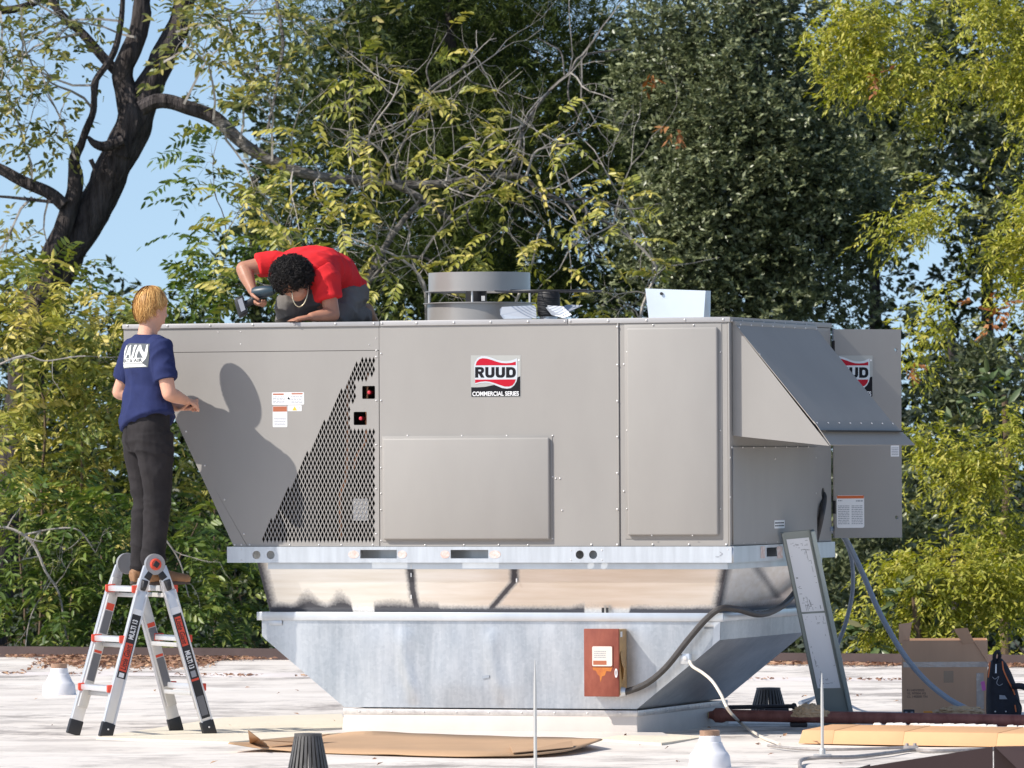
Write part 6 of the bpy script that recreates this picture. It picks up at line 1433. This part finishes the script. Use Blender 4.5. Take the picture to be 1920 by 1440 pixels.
tp = np.array([t[0] for t in tips]); td = np.array([t[1] for t in tips]); td[:, 1] -= .2
idx = rng.integers(0, len(tp), 700); twig_leaves(Lv, tp[idx]+rng.normal(size=(700, 3))*.10, td[idx], 6, .20, .095, .045)
ob = [blob(*b) for b in ((60, 200, YO, 90, 50), (150, 120, YO, 60, 50), (70, 275, YO, 90, 45), (150, 215, YO-.5, 60, 50), (440, 50, YO+.5, 90, 70), (450, 30, YO+.8, 80, 50), (520, 40, YO+.7, 70, 60), (480, 150, YO+.5, 60, 60), (510, 230, YO+.5, 45, 60), (550, 130, YO+.6, 50, 80), (380, 20, YO+.6, 60, 40), (400, 120, YO, 35, 60), (20, 420, YO, 50, 60), (300, 40, YO+.6, 50, 50), (560, 60, YO+.3, 60, 70), (30, 90, YO+.5, 50, 30), (420, 200, YO, 40, 40), (190, 20, YO, 60, 30))]
C, D = clumps(ob, 120, .2, -.12, .8); twig_leaves(Lv, C, D, 7, .22, .095, .046)
Lv.build('crown', OAKL, oak, OL)

# ---------------- tall cedar
def tree_root(name, label, px, Y, group=None): return thing(name, label, 'tree', (at(px, 800, Y).x, Y, -4.5), 0, group)
def trunk_of(t, r0, r1, top, m=BARK, lean=(0, 0), limbs=()):
    mb = MB(); H_ = top+4.5; n = 10
    P = [Vector((lean[0]*(i/n)+.06*noise.noise((i*.6, r0*50, 0)), lean[1]*i/n, H_*i/n)) for i in range(n+1)]; mb.tube(P, [r0+(r1-r0)*i/n for i in range(n+1)], 10)
    for h, dx, dy, dz, r in limbs:
        b0_ = Vector((lean[0]*h/H_, lean[1]*h/H_, h)); mb.tube(smooth_path([b0_, b0_+Vector((dx*.5, dy*.5, dz*.35)), b0_+Vector((dx, dy, dz))], 4), [r*(1-.8*i/8) for i in range(9)], 6)
    return mb.build('trunk', m, t, True)
YC = 70.5
ced = tree_root('cedar_tree', 'tall dark green feathery cedar in the middle behind the bare branches', 850, YC)
trunk_of(ced, .22, .06, 7.5, limbs=[(6+k*.55, (.8-.05*k)*(-1)**k, .1, .4, .04) for k in range(10)])
CEDL = leaf_mat('cedar_needles', [(.013, .024, .006), (.032, .050, .011), (.068, .095, .018), (.15, .17, .04)], .6, .22, .2)
cb = [blob(*b) for b in ((620, 40, YC, 110, 90), (700, 150, YC, 150, 130), (860, 110, YC+.4, 170, 140), (900, 270, YC-.3, 170, 140), (700, 330, YC, 150, 150), (1020, 110, YC, 140, 140), (1060, 300, YC, 140, 150), (830, 470, YC-.3, 200, 110), (1080, 480, YC, 110, 110), (590, 200, YC-.2, 60, 120), (560, 430, YC, 90, 120), (980, -20, YC, 200, 70), (760, -20, YC, 160, 70), (640, 540, YC, 120, 90), (960, 570, YC, 200, 70))]
Lv = Leaves(); C, D = clumps(cb, 72, .3, 0, .42)
# boughs: group sprays round bough tips so that lit tufts and dark hollows alternate
K = len(C); sub = 9
C2 = np.repeat(C, sub, 0)+rng.normal(size=(K*sub, 3))*np.array((.13, .13, .07)); D2 = norm(np.repeat(D, sub, 0)+rng.normal(size=(K*sub, 3))*.5)
spray(Lv, C2, D2, 9, .20, .085, .014); Lv.build('crown', CEDL, ced, ced.location)
# ---------------- broadleaved evergreen
YM = 69.0
eg = tree_root('evergreen_tree', 'dark grey green broadleaved evergreen tree behind the unit at right of centre', 1420, YM)
trunk_of(eg, .24, .07, 6.5, limbs=[(5+k*.6, .8*(-1)**k, .2, .5, .04) for k in range(9)])
EVL = leaf_mat('evergreen_leaf', [(.034, .046, .020), (.105, .128, .056), (.23, .255, .125), (.44, .46, .26)], .36, .15, .5)
eb = [blob(*b) for b in ((1290, 50, YM, 130, 90), (1220, 180, YM, 90, 80), (1390, 190, YM-.3, 140, 120), (1320, 330, YM-.3, 150, 120), (1490, 320, YM-.2, 140, 130), (1290, 470, YM-.2, 140, 110), (1440, 480, YM, 150, 110), (1600, 420, YM+.3, 90, 130), (1540, 170, YM+.4, 100, 120), (1240, 570, YM, 100, 60), (1390, 580, YM-.2, 140, 60), (1560, 570, YM+.3, 90, 60), (1440, 30, YM+.4, 120, 80))]
Lv = Leaves(); C, D = clumps(eb, 120, .3, -.25, .40); sub = 11; K = len(C)
C2 = np.repeat(C, sub, 0)+rng.normal(size=(K*sub, 3))*.11; D2 = norm(np.repeat(D, sub, 0)+rng.normal(size=(K*sub, 3))*.7)
D2 = norm(D2+np.array((-.15, -.35, .1))); twig_leaves(Lv, C2, D2, 8, .11, .066, .031, .1, .25, .9, 'diamond', .8, .05); Lv.build('crown', EVL, eg, eg.location)
eg2 = tree_root('evergreen_tree', 'shadowed dark evergreen tree at the far right behind the yellow green boughs', 1800, YM+3)
trunk_of(eg2, .12, .04, 3.0, BARK, (0, 1.5))
eb = [blob(*b) for b in ((1700, 300, YM+3, 130, 150), (1840, 230, YM+3, 130, 150), (1900, 400, YM+3, 100, 120), (1720, 700, YM+3, 110, 90), (1850, 720, YM+3, 130, 110), (1780, 850, YM+3, 160, 80), (1650, 1000, YM+2, 150, 120), (1560, 1130, YM+1, 110, 120), (1830, 1050, YM+2, 150, 120), (1640, 120, YM+3, 100, 120), (1820, 40, YM+3, 140, 90))]
Lv = Leaves(); C, D = clumps(eb, 60, .3, -.25, .45); K = len(C); sub = 8; C2 = np.repeat(C, sub, 0)+rng.normal(size=(K*sub, 3))*.12; D2 = norm(np.repeat(D, sub, 0)+rng.normal(size=(K*sub, 3))*.7)
twig_leaves(Lv, C2, D2, 6, .14, .10, .042, .1, .25, .9, 'diamond', .7, .1); Lv.build('crown', EVL, eg2, eg2.location)
# ---------------- yellow green drooping trees on the right
YELL = leaf_mat('yellow_green_leaf', [(.15, .185, .022), (.31, .33, .045), (.49, .47, .08), (.68, .58, .15)], .45, .35)
YT = []
def yellow_tree(label, px, Y, blobs_, dens, top):
    t = tree_root('willow_oak_tree', label, px, Y, 'yellow green trees on the right'); trunk_of(t, .08, .025, top*.8, BARK, (0, 1.2), [(4+k*.7, -.6*(-1)**k, .3, .5, .02) for k in range(int(top+1))])
    Lv = Leaves(); C, D = clumps([blob(*b) for b in blobs_], dens*3.0, .3, -.12, .45); K = len(C); sub = 7
    C2 = np.repeat(C, sub, 0)+rng.normal(size=(K*sub, 3))*np.array((.11, .11, .07)); D2 = norm(np.repeat(D, sub, 0)*np.array((1, 1, .3))+rng.normal(size=(K*sub, 3))*.6)
    twig_leaves(Lv, C2, D2, 10, .22, .068, .023, .55, -.05, .8, 'diamond', .45, .55); Lv.build('crown', YELL, t, t.location); YT.append(t)
YY = 63.5
yellow_tree('tall yellow green drooping tree at the upper right corner', 2010, YY, [(1590, 50, YY, 80, 60), (1700, 40, YY, 110, 80), (1830, 40, YY, 110, 90), (1640, 130, YY, 90, 60), (1750, 140, YY, 80, 70), (1700, 220, YY, 35, 60), (1920, 110, YY, 60, 100), (1560, 90, YY, 40, 50), (1990, 200, YY, 60, 200)], 46, 6.5)
yellow_tree('yellow green drooping boughs at mid height on the right edge', 2060, YY-1.2, [(1890, 320, YY-1.2, 70, 60), (1790, 390, YY-1.2, 100, 60), (1700, 420, YY-1.2, 60, 40), (1870, 440, YY-1.2, 90, 70), (1750, 490, YY-1.2, 40, 30), (1840, 560, YY-1.2, 100, 60), (1760, 610, YY-1.2, 60, 40), (1900, 620, YY-1.2, 60, 60), (1720, 680, YY-1.2, 30, 30), (1980, 480, YY-1.2, 60, 160)], 50, 4.5)
yellow_tree('bushy yellow green tree rising behind the cardboard box', 1800, 60.5, [(1760, 850, 60.5, 80, 50), (1850, 880, 60.5, 100, 70), (1730, 940, 60.5, 60, 60), (1840, 980, 60.5, 100, 60), (1900, 800, 60.5, 50, 50), (1900, 1060, 60.5, 80, 90)], 58, 1.2)
yellow_tree('low yellow green bush behind the roof edge at the right', 1820, 58.3, [(1700, 1060, 58.3, 80, 40), (1800, 1080, 58.3, 110, 60), (1880, 1150, 58.3, 110, 80), (1640, 1170, 58.3, 50, 45), (1740, 1180, 58.3, 100, 50), (1620, 1215, 58.3, 50, 30), (1800, 1230, 58.3, 140, 40)], 64, -.1)
DEADL = leaf_mat('dead_leaf', [(.20, .07, .03), (.38, .15, .05), (.50, .26, .10)], .6, .25)
def sprig(tree, pts, Y):
    for x, y, r, n_ in pts:
        Lv = Leaves(); C = np.array([tuple(at(x+rng.normal()*r, y+rng.normal()*r*1.2, Y)) for _ in range(n_)]); twig_leaves(Lv, C, norm(rdir(len(C))+np.array((0, -.6, -.3))), 6, .14, .09, .034, .3, 0, .8, 'diamond', .6, .4); stuff(Lv.build('dead_sprig', DEADL, tree, tree.location))
sprig(YT[1], [(1862, 585, 14, 12), (1640, 150, 6, 3), (1700, 690, 6, 3)], 61.6); sprig(eg, [(1262, 245, 6, 4), (1215, 130, 7, 3)], 67.6)
MAGL = leaf_mat('magnolia_leaf', [(.04, .075, .03), (.085, .13, .05), (.15, .19, .08), (.24, .20, .09)], .28, .12, .6)
def broad(label, px, Y, blobs_, dens):
    t = thing('magnolia_bush', label, 'bush', (at(px, 1000, Y).x, Y, -4.5), 0, 'broad leaved bushes'); trunk_of(t, .08, .03, at(px, blobs_[0][1], Y).z, BARKB)
    Lv = Leaves(); C, D = clumps([blob(*b) for b in blobs_], dens, .3, 0, .4); twig_leaves(Lv, C, D, 8, .12, .15, .062, .05, .3, 1.0, 'ovate', .5, .1); Lv.build('crown', MAGL, t, t.location)
broad('glossy broad leaved bush showing above the cardboard box', 1715, 58.0, [(1700, 1120, 58.0, 60, 45), (1640, 1185, 58, 30, 25), (1760, 1130, 58.2, 40, 30)], 90)
broad('glossy broad leaved branch at the right edge beside the open door', 1885, 61.5, [(1885, 740, 61.5, 70, 55), (1830, 800, 61.5, 50, 40)], 60)
# ---------------- pinnate shrubs on the left
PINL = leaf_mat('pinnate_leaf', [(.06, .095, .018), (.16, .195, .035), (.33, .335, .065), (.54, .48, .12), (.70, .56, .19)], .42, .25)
PIND = leaf_mat('pinnate_leaf_shaded', [(.04, .075, .016), (.085, .14, .03), (.16, .22, .045), (.32, .34, .08)], .4, .28)  # darker copy of the pinnate leaf, shade put into its colours
def shrub(label, px, Y, blobs_, dens, m, stems, size=1.0, up=.1, rb=None):
    t = thing('walnut_shrub', label, 'shrub', (at(px, 1000, Y).x, Y, -4.5), 0, 'shrubs with feather leaves'); O_ = Vector(t.location); mb = MB(); tips = []
    for s_ in stems:
        S_, R_ = branch(mb, [(q[0], q[1], q[2]*.5, .5) for q in s_], Y, 5, .05, 6)
        for k in range(4, len(S_), 3): twigs(mb, S_[k], (TWR.gauss(0, .7), TWR.gauss(-.2, .4), TWR.gauss(.3, .6)), TWR.uniform(.35, .8), max(.006, R_[k]*.5), 1, tips)
    for i in range(len(mb.v)): mb.v[i] = tuple(Vector(mb.v[i])-O_)
    mb.build('stems', BARKB, t, True)
    Lv = Leaves(); C, D = clumps([blob(*b) for b in blobs_], dens*7.5, .3, -.28, .5)
    D = norm(D*np.array((1, 1, .5))+np.array((0, -.45, 0)))
    if tips:
        tp = np.array([q[0] for q in tips]); td = np.array([q[1] for q in tips]); C = np.concatenate([C, tp, tp]); D = np.concatenate([D, td, norm(td+rdir(len(td))*.6)])
    pinnate(Lv, C, D, 6, .44*size, .108*size, .042*size, .35, up); Lv.build('foliage', m, t, O_)
YS = 60.0
shrub('yellow green shrub with feather leaves at the upper left edge', 60, YS, [(40, 560, YS, 90, 80), (110, 590, YS-.3, 90, 70), (170, 620, YS, 90, 80), (225, 580, YS, 50, 60), (60, 700, YS, 110, 90), (170, 720, YS, 90, 80), (-20, 620, YS, 60, 120), (20, 790, YS-.3, 80, 80), (90, 560, YS-.5, 70, 50), (50, 640, YS-.6, 70, 60), (30, 520, YS-.4, 50, 40)], 20, PINL, [[(60, 1500, 8), (80, 900, 7), (60, 620, 4), (40, 520, 2)], [(120, 1500, 8), (150, 900, 7), (170, 640, 4)]])
shrub('mid green shrub with feather leaves behind the standing worker', 180, YS+1.2, [(190, 740, YS+1.2, 110, 110), (60, 840, YS+1.2, 120, 110), (200, 890, YS+1, 110, 110), (330, 900, YS+1, 60, 110), (250, 650, YS+1.2, 60, 60)], 17, PINL, [[(200, 1500, 8), (190, 1000, 7), (210, 760, 4), (230, 640, 2)], [(60, 1500, 7), (40, 950, 6), (100, 760, 3)]])
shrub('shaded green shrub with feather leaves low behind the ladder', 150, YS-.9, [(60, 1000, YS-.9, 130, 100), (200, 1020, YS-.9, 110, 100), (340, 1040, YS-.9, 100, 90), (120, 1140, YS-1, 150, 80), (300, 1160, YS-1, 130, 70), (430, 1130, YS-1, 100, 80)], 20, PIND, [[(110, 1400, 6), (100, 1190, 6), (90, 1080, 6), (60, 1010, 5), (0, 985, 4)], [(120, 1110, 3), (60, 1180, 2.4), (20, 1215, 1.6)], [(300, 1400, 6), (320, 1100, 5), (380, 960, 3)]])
low = bpy.data.objects['walnut_shrub.002']; tips = []
for st in ([(-30, 983, 5), (40, 994, 5), (72, 1028, 4.6), (100, 1100, 4), (120, 1180, 3), (128, 1225, 2)], [(50, 998, 3.4), (100, 990, 3), (150, 996, 2.6), (176, 1040, 2)], [(95, 1090, 2.4), (60, 1150, 2), (52, 1215, 1.4)], [(-20, 690, 3.5), (50, 660, 3), (90, 672, 2.4), (160, 668, 2)], [(300, 1000, 3), (340, 1050, 2.6), (352, 1120, 2)]):
    mb = MB(); S_, R_ = branch(mb, st, YS-1.5, 5, .04, 6, .6)
    for k in range(3, len(S_), 4): twigs(mb, S_[k], (TWR.gauss(0, .8), TWR.gauss(0, .2), TWR.gauss(0, .8)), TWR.uniform(.2, .5), max(.004, R_[k]*.6), 1, tips)
    for i in range(len(mb.v)): mb.v[i] = tuple(Vector(mb.v[i])-low.location)
    mb.build('bare_branch', BARKG, low, True)
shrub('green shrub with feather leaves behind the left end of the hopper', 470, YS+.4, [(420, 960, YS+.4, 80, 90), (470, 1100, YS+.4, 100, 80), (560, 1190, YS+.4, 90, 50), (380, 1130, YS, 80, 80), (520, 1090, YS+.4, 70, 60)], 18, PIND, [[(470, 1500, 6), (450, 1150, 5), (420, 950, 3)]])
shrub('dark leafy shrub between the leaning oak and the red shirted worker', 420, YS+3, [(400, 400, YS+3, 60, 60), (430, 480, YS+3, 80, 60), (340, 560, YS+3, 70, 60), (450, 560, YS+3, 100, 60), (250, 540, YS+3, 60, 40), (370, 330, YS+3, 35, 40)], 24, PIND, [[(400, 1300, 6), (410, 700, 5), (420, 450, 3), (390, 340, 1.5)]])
# sprays hanging on the bare limbs in the middle
mid = thing('walnut_shrub', 'sparse yellow green feather leaved branches spreading before the dark cedar', 'shrub', (at(800, 700, 62).x, 62, -4.5), 0, 'shrubs with feather leaves'); O_ = Vector(mid.location); mb = MB(); tips = []
for st in ([(600, 1300, 7), (610, 760, 6), (590, 600, 5), (560, 480, 4), (500, 400, 2.5)], [(800, 1300, 6), (790, 760, 5), (800, 590, 4), (770, 500, 3), (640, 440, 2)], [(980, 1300, 6), (960, 760, 5), (960, 600, 4), (990, 520, 3), (1010, 440, 2)], [(1180, 1300, 6), (1190, 800, 5), (1200, 600, 4), (1230, 500, 3), (1150, 420, 2)],
           [(740, 345, 3), (720, 290, 2.6), (660, 250, 2), (620, 240, 1.4)], [(700, 340, 3), (690, 260, 2.5), (735, 190, 2), (750, 140, 1.4)], [(985, 330, 3), (1010, 280, 2.4), (1080, 270, 2)], [(840, 340, 3), (850, 290, 2.4), (900, 260, 2)]):
    S_, R_ = branch(mb, st, 62.3, 5, .02, 6)
    for k in range(6 if st[0][1] > 1000 else 3, len(S_), 2):
        if S_[k].z > 2.2: twigs(mb, S_[k], (TWR.gauss(0, .8), TWR.gauss(-.3, .3), TWR.gauss(.25, .6)), TWR.uniform(.3, .7), max(.006, R_[k]*.5), 2, tips)
for i in range(len(mb.v)): mb.v[i] = tuple(Vector(mb.v[i])-O_)
mb.build('stems', BARKG, mid, True)
Lv = Leaves(); tp = np.array([q[0] for q in tips]); td = np.array([q[1] for q in tips]); sel = rng.random(len(tp)) < .24
cl = []
for px, py, rx, ry in ((440, 430, 60, 30), (600, 400, 60, 50), (560, 330, 50, 30), (700, 175, 40, 25), (755, 150, 20, 25), (640, 295, 60, 30), (800, 285, 40, 30), (880, 255, 60, 25), (950, 285, 70, 30), (1040, 235, 40, 20), (1100, 260, 40, 30), (850, 330, 50, 25), (900, 480, 60, 25), (1000, 490, 60, 30), (1080, 455, 50, 25), (1160, 420, 50, 30), (1200, 480, 40, 30), (1240, 540, 30, 30), (480, 540, 50, 40), (540, 450, 60, 40), (700, 500, 60, 40), (430, 360, 30, 30), (650, 380, 50, 30), (1130, 350, 40, 25), (760, 560, 50, 30), (1060, 560, 60, 30)):
    for _ in range(max(3, int(rx*ry/330))): cl.append(at(px+rng.normal()*rx*.6, py+rng.normal()*ry*.6, 62+rng.normal()*.3))
C = np.concatenate([tp[sel], np.array([tuple(c) for c in cl])]); D = np.concatenate([td[sel], rdir(len(cl))*np.array((1, .6, .35))+np.array((0, -.35, 0))])
pinnate(Lv, C, D, 6, .40, .100, .042, .35, .1, np.clip(rng.random(len(C))*.6+.3, 0, 1)); Lv.build('foliage', PINL, mid, O_)
# ---------------- wood behind
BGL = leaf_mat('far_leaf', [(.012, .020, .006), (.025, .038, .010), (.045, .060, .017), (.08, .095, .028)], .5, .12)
for i, (label, px, Y, bl) in enumerate((
    ('dim background tree seen through the gaps behind the shrubs at left', 150, 80, [(40, 640, 80, 110, 90), (190, 680, 80, 120, 90), (330, 640, 80, 90, 80), (100, 850, 80, 160, 130), (300, 880, 80, 130, 140), (150, 1080, 80, 200, 120), (420, 1060, 80, 130, 140)]),
    ('dim background tree behind the kneeling worker', 480, 82, [(520, 330, 82, 60, 100), (450, 560, 82, 90, 90), (560, 520, 82, 120, 120), (600, 700, 82, 130, 100), (520, 180, 82, 40, 90)]),
    ('dim background tree behind the cedar', 850, 82, [(700, 250, 82, 140, 200), (900, 300, 82, 160, 250), (800, 560, 82, 200, 90), (820, 60, 82, 200, 120), (1050, 500, 82, 130, 120)]),
    ('dim background tree behind the evergreen', 1300, 82, [(1150, 200, 82, 120, 200), (1300, 300, 82, 160, 240), (1250, 560, 82, 170, 80), (1450, 250, 82, 150, 200), (1480, 560, 82, 120, 70)]),
    ('dim background tree behind the open door at right', 1640, 82, [(1600, 260, 82, 120, 220), (1640, 600, 82, 60, 70), (1740, 560, 82, 60, 60), (1620, 800, 82, 140, 110), (1640, 1050, 82, 160, 150)]),
    ('dim background tree at the far right edge', 1850, 82, [(1850, 200, 82, 140, 200), (1820, 520, 82, 110, 110), (1850, 760, 82, 140, 120), (1850, 1050, 82, 160, 160)]))):
    t = tree_root('background_tree', label, px, Y, 'background trees'); trunk_of(t, .16, .05, at(px, bl[0][1], Y).z)
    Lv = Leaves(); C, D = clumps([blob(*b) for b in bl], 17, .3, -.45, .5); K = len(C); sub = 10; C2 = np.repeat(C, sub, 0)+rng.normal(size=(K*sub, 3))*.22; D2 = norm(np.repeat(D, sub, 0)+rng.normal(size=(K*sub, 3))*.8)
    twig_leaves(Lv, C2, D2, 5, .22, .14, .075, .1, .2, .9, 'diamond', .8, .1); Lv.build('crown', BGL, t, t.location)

# undergrowth that closes the view below the crowns (nobody could count it)
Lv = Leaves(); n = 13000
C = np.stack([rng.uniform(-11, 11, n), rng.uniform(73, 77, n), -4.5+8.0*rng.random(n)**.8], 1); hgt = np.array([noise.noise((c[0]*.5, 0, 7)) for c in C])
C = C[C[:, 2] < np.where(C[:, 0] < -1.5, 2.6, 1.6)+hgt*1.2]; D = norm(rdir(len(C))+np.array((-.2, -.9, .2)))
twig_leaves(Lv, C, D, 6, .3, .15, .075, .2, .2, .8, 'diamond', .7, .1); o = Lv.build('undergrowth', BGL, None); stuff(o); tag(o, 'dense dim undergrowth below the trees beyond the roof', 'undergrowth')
